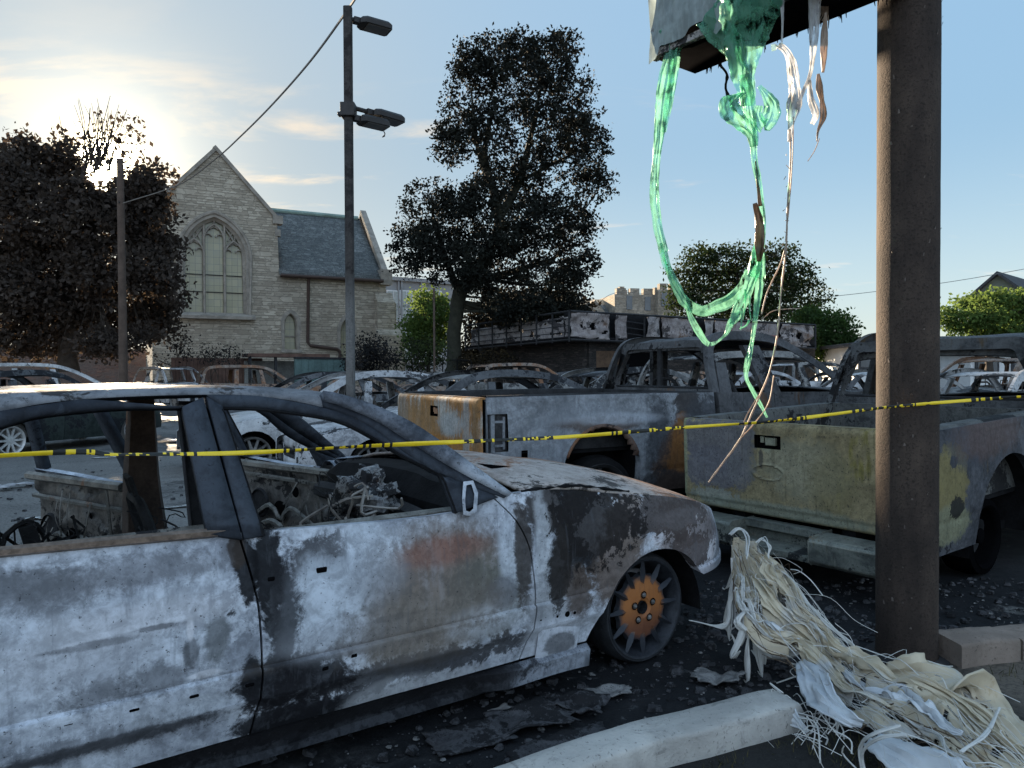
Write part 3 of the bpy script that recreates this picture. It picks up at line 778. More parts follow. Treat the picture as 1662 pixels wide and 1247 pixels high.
for u, v in ((1026, 490), (1056, 492), (1078, 486), (1090, 486)):
    x, z = hp(u, v); b = MB(); b.box((x, (1 if u < 1068 else 0) - 0.03, z), (0.7, 0.1, 1.6)); b.build('window', M_PANE, hw)

FA = Frame((*at_y(633, 600, 62).to_2d(), 0), 34)
apt = empty('apartment_block', FA.o, R(34), 'grey flat roofed apartment block between church and tall dark tree', 'building')
ap = lambda u, v: FA.side(u, v)
b = MB(); xr_, zt = ap(612, 452)[0], ap(640, 455)[1]; x1 = ap(735, 470)[0]
b.box(((xr_ + x1) / 2, 5, zt / 2), (x1 - xr_, 10, zt)); b.box(((xr_ + x1) / 2, 5, zt + 0.12), (x1 - xr_ + 0.5, 10.5, 0.3))
for u in (646, 651, 683): x = ap(u, 500)[0]; b.box((x, -0.08, zt / 2), (0.12, 0.2, zt))
b.build('wall', M_GREYWALL, apt)
for u in (638, 659, 690, 706):
    for v in (474, 486, 508, 546, 575):
        x, z = ap(u, v)
        if v in (474,): continue
        b = MB(); b.box((x, -0.05, z), (1.25, 0.12, 1.5)); wn = b.build('window', M_WHITE, apt)
        b = MB(); b.box((x - 0.29, -0.12, z), (0.5, 0.03, 1.3)); b.box((x + 0.29, -0.12, z), (0.5, 0.03, 1.3)); b.build('pane', plain('pale_glass', (0.32, 0.34, 0.33), 0.2) if 'pale_glass' not in bpy.data.materials else bpy.data.materials['pale_glass'], wn)

def gable_house(name, u0, u1, v_eave, v_top, Y, deg, depth, wallm, label, wins=()):
    F_ = Frame((*at_y(u0, 600, Y).to_2d(), 0), deg); h = empty(name, F_.o, R(deg), label, 'house')
    x1 = F_.side(u1, v_eave)[0]; ze = F_.side((u0 + u1) / 2, v_eave)[1]; zt = F_.side((u0 + u1) / 2, v_top)[1]
    b = MB(); b.prism([(0, 0), (x1, 0), (x1, ze), (x1 / 2, zt), (0, ze)], lambda a, c: (a, 0, c), (0, depth, 0)); b.build('wall', wallm, h, sharp=20)
    b = MB(); o = 0.5; sl = (zt - ze) / (x1 / 2)
    for sx in (0, 1):
        e = -o if sx == 0 else x1 + o; ez = ze - o * sl
        b.add([(e, -o, ez), (x1 / 2, -o, zt), (x1 / 2, depth + o, zt), (e, depth + o, ez), (e, -o, ez + .25), (x1 / 2, -o, zt + .25), (x1 / 2, depth + o, zt + .25), (e, depth + o, ez + .25)],
              [(0, 1, 2, 3), (4, 7, 6, 5), (0, 4, 5, 1), (3, 2, 6, 7), (0, 3, 7, 4)])
    b.build('roof', M_SHINGLE, h, sharp=20)
    for u, v, ww, hh in wins:
        x, z = F_.side(u, v); b = MB(); b.box((x, -0.04, z), (ww + .2, 0.1, hh + .2)); wn = b.build('window', M_WHITE, h); b = MB(); b.box((x, -0.1, z), (ww, 0.04, hh)); b.build('pane', M_PANE, wn)
    return h
def hip_house(name, u0, u1, v_eave, v_top, Y, deg, depth, wallm, label, wins=()):
    F_ = Frame((*at_y(u0, 600, Y).to_2d(), 0), deg); h = empty(name, F_.o, R(deg), label, 'house')
    x1 = F_.side(u1, v_eave)[0]; ze = F_.side((u0 + u1) / 2, v_eave)[1]; zt = F_.side((u0 + u1) / 2, v_top)[1]
    b = MB(); b.box((x1 / 2, depth / 2, ze / 2), (x1, depth, ze)); b.build('wall', wallm, h)
    b = MB(); o = 0.5; r = depth / 2
    b.add([(-o, -o, ze), (x1 + o, -o, ze), (x1 + o, depth + o, ze), (-o, depth + o, ze), (r, r, zt), (x1 - r, r, zt), (-o, -o, ze - .2), (x1 + o, -o, ze - .2), (x1 + o, depth + o, ze - .2), (-o, depth + o, ze - .2)],
          [(0, 1, 5, 4), (1, 2, 5), (2, 3, 4, 5), (3, 0, 4), (0, 6, 7, 1), (1, 7, 8, 2), (3, 9, 6, 0), (6, 9, 8, 7)])
    b.build('roof', M_SHINGLE, h, sharp=20)
    for u, v, ww, hh in wins:
        x, z = F_.side(u, v); b = MB(); b.box((x, -0.04, z), (ww + .24, 0.1, hh + .24)); wn = b.build('window', M_SHINGLE, h); b = MB(); b.box((x, -0.1, z), (ww, 0.04, hh)); b.build('pane', M_PANE, wn)
    return h
gable_house('tall_house', 1575, 1668, 482, 446, 62, -48, 14, M_GREEN_SIDE, 'tall grey green gabled house rising behind the bright green tree')
hip_house('white_house', 1392, 1570, 557, 541, 44, -4, 9, M_WHITE, 'low white house with dark hipped roof left of the bright green tree', [(1410, 580, 1.0, 1.2)])
hip_house('white_house', 1575, 1800, 566, 553, 40, -3, 8, M_WHITE, 'white house with one dark framed window seen through the olive pickup cab', [(1546 + 55, 592, 1.0, 1.3), (1660, 592, 1.0, 1.3)])

# ---- low walls, fence and steps before the church
def low_wall(name, u0, u1, vt, Y0, Y1, th, mat, label, cat):
    p, q = at_y(u0, vt, Y0), at_y(u1, vt, Y1); d = (q - p); L = d.to_2d().length; a = math.atan2(d.y, d.x)
    e = empty(name, (p.x, p.y, 0), a, label, cat); z = (p.z + q.z) / 2
    return e, L, z
M_BROWNB = plain('scorched_brown_boards', (0.10, 0.058, 0.045), 0.85, 0, 0.4, 2.5)
M_TEAL = plain('scorched_teal_panels', (0.085, 0.13, 0.125), 0.7, 0, 0.4, 1.2)
def boards(b, L, z, th, n):
    for k in range(n): b.box((L * (k + .5) / n, 0, z / 2 + 0.02 * nz((k, 3, 1))), (L / n - 0.012, th, z))
e, L, z = low_wall('board_fence', 278, 425, 584, 33.2, 35.6, .1, None, 'low brown board fence at the foot of the church gable', 'fence')
b = MB(); boards(b, L, z, 0.1, 26); b.build('boards', M_BROWNB, e); b = MB(); b.box((L / 2, 0, z + .04), (L, .16, .08)); b.build('top_rail', M_BROWNB, e)
e, L, z = low_wall('teal_fence', 478, 560, 583, 34.5, 36.5, .1, None, 'teal panel fence below the church drainpipe', 'fence')
b = MB(); boards(b, L, z, 0.12, 8); b.build('panels', M_TEAL, e); b = MB(); b.box((L / 2, 0, z + .04), (L, .2, .1)); b.build('top_rail', M_CHAR, e)
e, L, z = low_wall('scorched_canopy', 402, 535, 577, 34.0, 36.0, .1, None, 'flat scorched brown canopy on thin posts before the church', 'canopy')
b = MB(); b.box((L / 2, 0.6, z), (L, 1.3, .16)); b.build('canopy_roof', M_BROWNB, e)
for k in range(4): b = MB(); b.box((L * (k + .1) / 3.3, 0.1, z / 2), (.12, .12, z)); b.build('post', M_CHAR, e)
b = MB(); b.box((L / 2, 1.15, z / 2 - .1), (L * .96, .08, z - .3)); b.build('back_panel', plain('ashy_panel', (0.20, 0.20, 0.19), 0.9, 0, 0.5, 1.5), e)
M_REDBR = stone_mat('dull_red_brick', ((0.10, 0.06, 0.05), (0.16, 0.09, 0.07), (0.22, 0.13, 0.10)), (0.15, 0.13, 0.12), 0.3, 0.1)
p, q = at_y(-330, 566, 47), at_y(275, 566, 54); d = q - p; L = d.to_2d().length
e = empty('brick_wall', (p.x, p.y, 0), math.atan2(d.y, d.x), 'dull brick wall behind the broad tree at far left', 'wall')
b = MB(); b.box((L / 2, 0, p.z / 2), (L, .3, p.z)); b.build('wall', M_REDBR, e, uv=True); b = MB(); b.box((L / 2, 0, p.z + .06), (L, .42, .12)); b.build('coping', M_TRIM, e)
# chain link fence
p, q = at_y(560, 582, 33.5), at_y(765, 584, 38); d = q - p; L = d.to_2d().length
e = empty('chain_link_fence', (p.x, p.y, 0), math.atan2(d.y, d.x), 'thin dark chain link fence between church buttress and tall tree', 'fence'); H_ = p.z
b = MB()
for k in range(9): b.tube([(L * k / 8, 0, 0), (L * k / 8, 0, H_)], 0.03, 5)
b.build('post', M_SOOT, e); b = MB(); b.tube([(0, 0, H_ - .03), (L, 0, H_ - .03)], 0.028, 5); b.tube([(0, 0, .1), (L, 0, .1)], 0.02, 5); b.build('rail', M_SOOT, e)
b = MB(); s = 0.22; n = int((L + H_) / s)
for k in range(n):
    for sg in (1, -1):
        x0 = k * s - (H_ if sg > 0 else 0)
        a_, c_ = (x0, 0.05), (x0 + H_ * 1.0, H_ - 0.05)
        if sg < 0: a_, c_ = (k * s, 0.05), (k * s - H_, H_ - 0.05)
        pts = [a_, c_]
        if min(a_[0], c_[0]) < 0 or max(a_[0], c_[0]) > L: continue
        b.tube([(a_[0], 0, a_[1]), (c_[0], 0, c_[1])], 0.006, 3, caps=False)
b.build('mesh', M_SOOT, e)

# ---- posts, wires
M_POLEW = plain('weathered_pole_wood', (0.075, 0.053, 0.042), 0.9, 0, 0.35, 3)
p = at_y(200, 600, 27)
e = empty('utility_pole', (p.x, p.y, 0), 0, 'tall bare wooden utility pole in front of the big left tree', 'pole')
zt = at_y(200, 258, 27).z
b = MB(); b.tube([(0, 0, -.1), (0, 0, zt * .5), (-0.02, 0, zt)], [0.155, 0.135, 0.115], 12); b.build('pole', M_POLEW, e)
b = MB(); b.tube([(0, -.14, zt - .5), (0, .14, zt - .5)], .03, 6); b.tube([(0, -.16, zt - 1.6), (0, .16, zt - 1.6)], .03, 6); b.build('bolt', M_CHAR, e)
M_DARKMETAL = plain('dark_bronze_metal', (0.035, 0.032, 0.032), 0.55, 0.3, 0.3, 5)
# light pole
LY = 10.5; p = at_y(569, 605, LY); pt = at_y(566, 12, LY)
e = empty('parking_lot_light', (p.x, p.y, 0), 0, 'square dark parking lot light pole with three flat lamp heads', 'street lamp')
M_LPOLE = burnt('scorched_pole_paint', ((0.055, 0.05, 0.048), (0.032, 0.030, 0.030)), (0.018, 0.016, 0.016), (0.05, 0.036, 0.03), 0.56, 0.7, 9, [(0, 1.9, 1, .75, (.17, .165, .16), .7, .8, .8)], scl=1.2)
hw_ = 0.057
def sqpole(b, z0, z1, r, n=20):
    rows = []
    for i in range(n + 1):
        z = z0 + (z1 - z0) * i / n
        c = [(1, .7), (.7, 1), (-.7, 1), (-1, .7), (-1, -.7), (-.7, -1), (.7, -1), (1, -.7)]
        rows.append([(x * r, y * r, z) for x, y in c])
    b.grid(rows, closed=True); b.F.append(tuple(range(n * 8, n * 8 + 8))); b.M.append(0)
b = MB(); sqpole(b, 0.0, pt.z, hw_); b.build('pole', M_LPOLE, e, sharp=30)
b = MB(); b.box((0, 0, .12), (.34, .34, .24)); b.build('base', M_CHAR, e, bevel=.02)
zc_ = at_y(566, 180, LY).z
b = MB(); b.box((0, 0, zc_), (.20, .20, .19)); b.box((-0.12, 0, zc_ - .05), (.06, .1, .05)); b.build('collar', M_DARKMETAL, e, bevel=.008)
def lamp_head(z, ang, reach, ln, wd, drop, pitch):
    rt = Matrix.Rotation(R(ang), 3, 'Z') @ Matrix.Rotation(R(pitch), 3, 'Y')
    b = MB(); c0 = Vector((0, 0, z))
    P_ = lambda x, y, zz: c0 + rt @ Vector((x, y, zz))
    outline = [(reach, -.3 * wd), (reach + .14 * ln, -.5 * wd), (reach + .92 * ln, -.5 * wd), (reach + ln, -.38 * wd), (reach + ln, .38 * wd), (reach + .92 * ln, .5 * wd), (reach + .14 * ln, .5 * wd), (reach, .3 * wd)]
    lo = [P_(x, y, -.045) for x, y in outline]; md = [P_(x, y, .02) for x, y in outline]; cx = reach + ln / 2
    up = [P_(cx + (x - cx) * .86, y * .8, .055) for x, y in outline]
    b.grid([lo, md, up], closed=True); n = len(outline)
    b.F.append(tuple(range(n))[::-1]); b.M.append(0); b.F.append(tuple(range(2 * n, 3 * n))); b.M.append(0)
    h = b.build('lamp_head', M_DARKMETAL, e, sharp=30)
    b = MB(); b.box(P_(cx + .04, 0, -.05), (ln * .72, wd * .8, .012), rt); b.build('lens', plain('dusty_lens', (.10, .10, .10), .3), h)
    b = MB(); b.tube([P_(.03, 0, 0), P_(reach + .06, 0, .005)], .034, 8); b.box(P_(reach - .03, 0, 0), (.1, .1, .075), rt); b.build('arm', M_DARKMETAL, h)
    return P_
zt_ = at_y(566, 30, LY).z
lamp_head(zt_, 30, .16, .46, .30, 0, 2); lamp_head(zc_ + .06, 40, .36, .50, .30, 0, 2); PP = lamp_head(zc_ - .085, 34, .15, .44, .28, 0, 2)
b = MB(); a0 = PP(.58, .1, -.05); b.tube(curve([a0, a0 + Vector((.02, 0, -.05)), a0 + Vector((-.02, 0, -.09)), a0 + Vector((.02, .0, -.07))], 8), .008, 5); b.build('melted_drip', M_POLEW, e)
def wire(pts, r, label, n=60):
    b = MB(); b.tube(curve(pts, n), r, 5); tag(b.build('overhead_wire', M_WIRE, None), label, 'wire')
M_WIRE = plain('twisted_wire', (0.16, 0.15, 0.14), 0.6, 0.2)
W0 = at_y(200, 322, 26.85)
wp = [(200, 330, 26.83), (290, 300, 24.0), (350, 258, 21.6), (390, 222, 19.6), (440, 172, 17.2), (500, 104, 14.6), (557, 27, 12.2), (610, -55, 10.2), (700, -210, 8.0)]
wire([at_y(*q) for q in wp], 0.02, 'single twisted overhead wire rising from the wooden pole past the lamp pole')
wire([at_y(*q) for q in ((1336, 483, 46), (1425, 473, 45), (1540, 458, 44), (1662, 437, 43), (1800, 410, 42))], 0.018, 'thin overhead line above the houses at right')
wire([at_y(*q) for q in ((905, 527, 60), (960, 500, 60), (998, 476, 60), (1060, 478, 60))], 0.02, 'short dark cable before the far stone hall')
p = at_y(705, 600, 34); zt = at_y(705, 468, 34).z
b = MB(); b.tube([(p.x, p.y, 0), (p.x, p.y, zt)], .05, 8); b.tube([(p.x, p.y, 0), (p.x, p.y, .3)], .11, 8); tag(b.build('thin_post', M_POLEW), 'thin dark post standing left of the tall dark tree trunk', 'post')

# ================================================================ TREES
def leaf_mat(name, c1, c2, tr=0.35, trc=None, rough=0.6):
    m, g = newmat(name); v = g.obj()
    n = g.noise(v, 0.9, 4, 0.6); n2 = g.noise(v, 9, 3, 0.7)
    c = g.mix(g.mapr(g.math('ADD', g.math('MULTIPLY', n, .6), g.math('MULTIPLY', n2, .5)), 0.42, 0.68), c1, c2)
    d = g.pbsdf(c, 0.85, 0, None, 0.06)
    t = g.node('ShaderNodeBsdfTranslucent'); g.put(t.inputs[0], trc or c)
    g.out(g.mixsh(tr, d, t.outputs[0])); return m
M_BARK = plain('dark_bark', (0.045, 0.036, 0.03), 0.95, 0, 0.5, 3, 0.8)
M_BARK2 = plain('mossy_bark', (0.026, 0.026, 0.018), 0.95, 0, 0.5, 3, 0.8)
rng = np.random.default_rng(11)
def leaf_mesh(pts, size, name, mat, parent, droop=0.0, asp=0.62):
    n = len(pts); d = rng.normal(size=(n, 3)); d[:, 2] -= droop; d /= np.linalg.norm(d, axis=1)[:, None]
    r = rng.normal(size=(n, 3)); s = np.cross(d, r); s /= np.linalg.norm(s, axis=1)[:, None]
    k = np.cross(d, s)
    L = size * rng.uniform(0.6, 1.35, n)[:, None]; Wd = L * asp
    V = np.empty((n, 4, 3)); V[:, 0] = pts; V[:, 1] = pts + d * L * .5 + s * Wd * .5 + k * L * .08; V[:, 2] = pts + d * L; V[:, 3] = pts + d * L * .5 - s * Wd * .5 + k * L * .08
    me = bpy.data.meshes.new(name); me.vertices.add(n * 4); me.vertices.foreach_set('co', V.ravel())
    me.loops.add(n * 4); me.loops.foreach_set('vertex_index', np.arange(n * 4)); me.polygons.add(n)
    me.polygons.foreach_set('loop_start', np.arange(n) * 4)
    me.materials.append(mat); me.update(calc_edges=True)
    o = bpy.data.objects.new(name, me); COL.objects.link(o); o.parent = parent; return o
def ldist(p, q):
    v = p - q[0]; return (v - q[1] * v.dot(q[1])).length
def tree(name, label, base, trunk, clumps, nleaf, size, mat, bark, twig=0.32, per=11, limb=0.13, gaps=(), tw_r=0.012, shell=(0.35, 1.0), group=None, cat='tree', up=None, forks=None, crown_name='crown', droop=0.1):
    """base: world point; trunk: list of (pos, radius) local; clumps: (centre, (rx, ry, rz)) local"""
    e = empty(name, base, 0, label, cat, group)
    b = MB(); pts = [Vector(p) for p, r in trunk]; rs = [r for p, r in trunk]
    c = curve(pts, 18)
    def rad(i): 
        t = i / 17 * (len(rs) - 1); k = min(int(t), len(rs) - 2); return rs[k] + (rs[k + 1] - rs[k]) * (t - k)
    c = [p + Vector((nz((p.z, 1, 3)) * .08, nz((p.z, 7, 3)) * .08, 0)) if 0 < i else p for i, p in enumerate(c)]
    b.tube(c, [rad(i) * (1.25 if i == 0 else 1) for i in range(18)], 14)
    nodes = [(p, rad(i)) for i, p in enumerate(c)]
    if forks:
        for f in forks:
            fc = curve([q for q, r in f], 14); b.tube(fc, [f[0][1] + (f[-1][1] - f[0][1]) * i / 13 for i in range(14)], 9)
            nodes += [(p, f[0][1] + (f[-1][1] - f[0][1]) * i / 13) for i, p in enumerate(fc)]
    b.build('trunk', bark, e)
    b = MB(); P = []
    vol = [x[1][0] * x[1][2] for x in clumps]; tv = sum(vol)
    zmin = min(n_[0].z for n_ in nodes)
    for (cc, rr), v in zip(clumps, vol):
        cc = Vector(cc)
        cand = [q for q in nodes if q[0].z < cc.z + 0.2 and q[0].z > trunk[0][0][2] + 0.25 * trunk[-1][0][2]] or nodes[-1:]
        q, r0 = min(cand, key=lambda q: (q[0] - cc).length + 0.5 * max(0, (cc.z - q[0].z - (cc.to_2d() - q[0].to_2d()).length)))
        mid = q.lerp(cc, .5) + Vector((rng.normal() * .25, rng.normal() * .25, rng.normal() * .15 - .1 * (cc - q).length * .3))
        r1 = min(r0 * .6, limb * (0.5 + 0.12 * (cc - q).length))
        br = curve([q, mid, cc], 9); b.tube(br, [r1 + (0.025 - r1) * i / 8 for i in range(9)], 6, caps=False)
        nt = max(3, int(nleaf * v / tv / per))
        for k in range(nt):
            d = rng.normal(size=3); d /= np.linalg.norm(d); s = rng.uniform(*shell) ** .5 * (rng.uniform(1.05, 1.3) if rng.random() < .18 else 1)
            t = cc + Vector((d[0] * rr[0] * s, d[1] * rr[1] * s, d[2] * rr[2] * s))
            if any(ldist(t, q_) < q_[2] for q_ in gaps): continue
            if k % 3 == 0:
                st = br[int(rng.integers(4, 9))]; md = st.lerp(t, .55) + Vector(rng.normal(size=3) * .12)
                b.tube([st, md, t], [tw_r * 1.6, tw_r, tw_r * .5], 3, caps=False)
            m_ = int(per * rng.uniform(.2, 1.8))
            P.append(np.array(t) + rng.normal(size=(m_, 3)) * twig * np.array([1, 1, .75]))
    b.build('branch', bark, e)
    P = np.concatenate(P)
    if gaps:
        for a_, d_, gr in gaps:
            Q = P - np.array(a_); k_ = Q @ np.array(d_); P = P[np.linalg.norm(Q - k_[:, None] * np.array(d_), axis=1) > gr]
    leaf_mesh(P, size, crown_name, mat, e, droop)
    return e
def px_clumps(base, Y, lst, depth=1.0, jit=1.2):
    out = []
    for it in lst:
        u, v, ru, rv = it[:4]; yo = it[4] if len(it) > 4 else rng.uniform(-jit, jit)
        p = at_y(u, v, Y + yo) - Vector(base); k = (Y + yo) / FPX
        out.append((p, (ru * k, (ru + rv) / 2 * k * depth, rv * k)))
    return out
def px_trunk(base, Y, lst): return [(at_y(u, v, Y) - Vector(base), r) for u, v, r in lst]

# tall dark tree in the middle
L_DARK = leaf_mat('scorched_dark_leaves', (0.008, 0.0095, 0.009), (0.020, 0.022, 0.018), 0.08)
Y = 39.0; B0 = Vector((at_y(737, 600, Y).x, Y, 0))
cl = [(800, 95, 55, 42), (880, 98, 50, 42), (765, 125, 40, 40), (925, 140, 42, 40), (845, 150, 60, 50), (748, 195, 40, 40), (800, 215, 45, 45), (900, 205, 58, 48), (945, 212, 40, 40),
      (737, 245, 32, 28), (860, 268, 56, 42), (950, 268, 46, 36), (805, 285, 36, 26), (972, 308, 26, 26), (905, 330, 50, 34), (845, 335, 44, 34), (695, 330, 42, 33), (742, 330, 42, 36), (672, 378, 34, 28),
      (722, 388, 52, 38), (662, 430, 26, 20), (705, 436, 45, 22), (772, 398, 45, 36), (852, 398, 50, 36), (928, 385, 40, 36), (805, 448, 48, 32), (880, 448, 56, 38), (925, 458, 38, 36), (800, 485, 48, 22), (862, 492, 56, 22), (922, 490, 34, 22),
      (975, 235, 18, 15), (760, 85, 18, 16), (912, 75, 30, 22), (845, 70, 40, 20), (960, 360, 22, 20), (725, 215, 16, 18), (648, 400, 16, 14),
      (775, 340, 40, 34, -1.6), (768, 420, 42, 34, -1.8), (812, 380, 44, 36, -1.8), (790, 310, 34, 28, -1.5), (840, 500, 60, 26, -1.2), (900, 505, 50, 24), (770, 450, 40, 26, -1.5), (690, 400, 40, 34, -1), (940, 430, 34, 30), (870, 360, 50, 36, -1.5)]
fk = [[(at_y(750, 470, Y) - B0, .42), (at_y(790, 415, Y) - B0, .36), (at_y(812, 360, Y) - B0, .30), (at_y(798, 300, Y) - B0, .22), (at_y(786, 250, Y) - B0, .15), (at_y(800, 180, Y) - B0, .08)],
      [(at_y(812, 350, Y) - B0, .26), (at_y(840, 300, Y) - B0, .18), (at_y(862, 220, Y) - B0, .12), (at_y(880, 130, Y) - B0, .06)],
      [(at_y(795, 300, Y) - B0, .16), (at_y(775, 240, Y) - B0, .10), (at_y(765, 150, Y) - B0, .05)],
      [(at_y(760, 462, Y) - B0, .28), (at_y(820, 445, Y + .8) - B0, .2), (at_y(900, 420, Y + 1.2) - B0, .1)],
      [(at_y(740, 465, Y) - B0, .22), (at_y(720, 410, Y) - B0, .14), (at_y(700, 340, Y) - B0, .06)],
      [(at_y(835, 300, Y) - B0, .13), (at_y(890, 270, Y) - B0, .09), (at_y(950, 240, Y) - B0, .04)]]
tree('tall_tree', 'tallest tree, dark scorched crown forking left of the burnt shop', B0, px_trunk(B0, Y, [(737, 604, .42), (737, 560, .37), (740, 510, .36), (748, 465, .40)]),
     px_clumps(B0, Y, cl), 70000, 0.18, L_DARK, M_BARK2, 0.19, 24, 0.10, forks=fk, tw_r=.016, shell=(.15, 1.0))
# big left tree with the low sun in its top
L_LEFT = leaf_mat('glare_brown_leaves', (0.034, 0.027, 0.024), (0.066, 0.054, 0.047), 0.25, (0.07, 0.05, 0.035))  # sun glare over the crown worked into the leaf colour as brown
Y = 31.0; B0 = Vector((at_y(110, 600, Y).x, Y, 0))
cl = [(42, 250, 30, 35), (20, 300, 45, 45), (85, 290, 40, 38), (5, 260, 30, 30), (108, 262, 22, 26), (132, 322, 42, 30), (104, 232, 16, 18), (-40, 320, 60, 60), (60, 350, 60, 50), (150, 365, 65, 50), (222, 306, 34, 28), (247, 290, 24, 26), (228, 335, 45, 40), (258, 330, 18, 22),
      (230, 385, 50, 42), (270, 405, 24, 24), (0, 400, 60, 55), (90, 420, 70, 55), (170, 440, 70, 50), (240, 445, 50, 42), (275, 478, 26, 26), (20, 470, 60, 50), (100, 500, 70, 50), (185, 510, 70, 45), (245, 520, 40, 34), (20, 540, 60, 40), (100, 555, 60, 30), (170, 560, 55, 26), (-50, 450, 60, 70), (230, 548, 30, 20), (-60, 540, 60, 40),
      (165, 335, 40, 30)]
gaps = [(at_y(u, v, Y) - B0, ray(u, v).normalized(), r) for u, v, r in ((168, 264, .72), (186, 248, .22), (160, 240, .25), (178, 222, .3), (195, 232, .2), (146, 268, .14))]
tl = tree('broad_tree', 'broad dense glare browned tree at the left with low sun in its crown', B0, px_trunk(B0, Y, [(110, 604, .38), (110, 520, .33), (115, 420, .26), (126, 340, .13), (136, 290, .06), (140, 240, .02)]),
     px_clumps(B0, Y, cl, 1.0, 2.0), 60000, 0.22, L_LEFT, M_BARK, 0.23, 22, 0.10, gaps=gaps, tw_r=.012, shell=(.1, 1.0))
# open, thinly leaved top around the sun
leaf_mesh(np.concatenate([np.array(at_y(u, v, Y + rng.uniform(-.8, .8)) - B0) + rng.normal(size=(7, 3)) * .13 for u, v in [(rng.uniform(118, 232), rng.uniform(185, 292)) for q in range(120)] if math.hypot(u - 168, v - 264) > 34 and rng.random() < (v - 165) / 110]), .2, 'sparse_crown', L_LEFT, tl)
# bare twigs at its top
b = MB()
for k in range(60):
    u0, v0 = 150 + rng.uniform(-18, 30), 262 + rng.uniform(-5, 20); u1, v1 = u0 + rng.normal() * 20 + 4, v0 - rng.uniform(40, 110)
    a, c = at_y(u0, v0, Y + rng.uniform(-.6, .6)) - B0, at_y(u1, v1, Y + rng.uniform(-.8, .8)) - B0
    b.tube(curve([a, a.lerp(c, .5) + Vector(rng.normal(size=3) * .14), c], 6), [.030, .026, .022, .018, .014, .008], 3, caps=False)
b.build('bare_twig', M_BARK, tl)
# airy dark locust right of the shop
L_LOC = leaf_mat('dark_green_locust', (0.010, 0.016, 0.009), (0.028, 0.040, 0.016), 0.2, (0.04, 0.06, 0.018))
Y = 54.0; B0 = Vector((at_y(1210, 600, Y).x, Y, 0))
cl = [(1140, 415, 36, 16), (1195, 412, 40, 14), (1255, 412, 40, 16), (1115, 440, 30, 14), (1165, 440, 45, 18), (1230, 440, 50, 20), (1290, 440, 34, 16), (1120, 470, 35, 18), (1180, 470, 50, 22), (1245, 472, 50, 22), (1300, 468, 34, 16), (1335, 486, 20, 7), (1110, 500, 30, 18), (1160, 502, 45, 22), (1225, 505, 50, 22), (1285, 502, 42, 20), (1315, 505, 24, 14), (1105, 485, 22, 16), (1275, 455, 30, 10)]
tree('locust_tree', 'airy dark green tree rising behind the painted shop sign', B0, px_trunk(B0, Y, [(1210, 604, .3), (1208, 540, .25), (1200, 480, .16), (1195, 430, .07)]), px_clumps(B0, Y, cl), 19000, 0.24, L_LOC, M_BARK, 0.30, 10, .08, tw_r=.014, shell=(.2, 1.0), droop=.3)
L_GRN = leaf_mat('mid_green_leaves', (0.018, 0.035, 0.014), (0.045, 0.078, 0.026), 0.3, (0.09, 0.15, 0.03))
Y = 50.0; B0 = Vector((at_y(1345, 600, Y).x, Y, 0))
cl = [(1310, 520, 25, 18), (1345, 518, 30, 16), (1372, 535, 20, 18), (1325, 545, 35, 20), (1360, 555, 30, 18), (1310, 565, 28, 18), (1345, 575, 32, 16), (1295, 545, 20, 22)]
tree('round_tree', 'rounded mid green tree at the right end of the burnt shop', B0, px_trunk(B0, Y, [(1345, 604, .2), (1345, 570, .16), (1345, 530, .08)]), px_clumps(B0, Y, cl), 9500, 0.22, L_GRN, M_BARK, .26, 10, .07, droop=.2)
L_BRT = leaf_mat('sunlit_green_leaves', (0.045, 0.075, 0.022), (0.095, 0.145, 0.038), 0.36, (0.13, 0.19, 0.045))
Y = 33.0; B0 = Vector((at_y(1605, 600, Y).x, Y, 0))
cl = [(1545, 512, 24, 12), (1580, 495, 30, 14), (1620, 488, 34, 14), (1658, 484, 28, 14), (1560, 530, 26, 11), (1600, 515, 34, 16), (1640, 512, 34, 16), (1680, 508, 30, 18), (1590, 536, 28, 10), (1635, 538, 30, 10), (1675, 536, 28, 12), (1532, 522, 14, 8)]
tree('green_tree', 'bright green spreading tree in front of the tall house at right', B0, px_trunk(B0, Y, [(1605, 604, .17), (1606, 570, .14), (1612, 540, .12), (1615, 505, .06)]), px_clumps(B0, Y, cl), 9500, 0.17, L_BRT, M_BARK, .20, 10, .07, shell=(.1, 1.0))
# green small tree and shrubs near the trunk
Y = 46.0; B0 = Vector((at_y(690, 600, Y).x, Y, 0))
cl = [(690, 490, 24, 18), (700, 520, 32, 22), (675, 530, 22, 18), (705, 550, 30, 18), (715, 500, 18, 20), (680, 555, 22, 16)]
tree('small_tree', 'small yellow green tree between the apartment block and the tall dark trunk', B0, px_trunk(B0, Y, [(695, 604, .12), (695, 560, .1), (698, 510, .05)]), px_clumps(B0, Y, cl), 7000, 0.21, L_BRT, M_BARK, .26, 10, .06)
Y = 45.0; B0 = Vector((at_y(860, 600, Y).x, Y, 0))
L_RUSTLEAF = leaf_mat('dark_leaves_with_scorch', (0.012, 0.013, 0.011), (0.045, 0.032, 0.016), 0.2)
cl = [(790, 520, 34, 26), (830, 500, 40, 28), (880, 498, 44, 26), (925, 505, 34, 22), (780, 555, 30, 28), (820, 550, 40, 30), (870, 540, 40, 24), (765, 585, 22, 18), (805, 590, 34, 16)]
tree('dark_tree', 'dark tree half hidden behind the burnt shop sign, right of the tall trunk', B0, px_trunk(B0, Y, [(850, 604, .16), (850, 560, .14), (850, 510, .06)]), px_clumps(B0, Y, cl), 15000, 0.25, L_RUSTLEAF, M_BARK, .3, 10, .07)
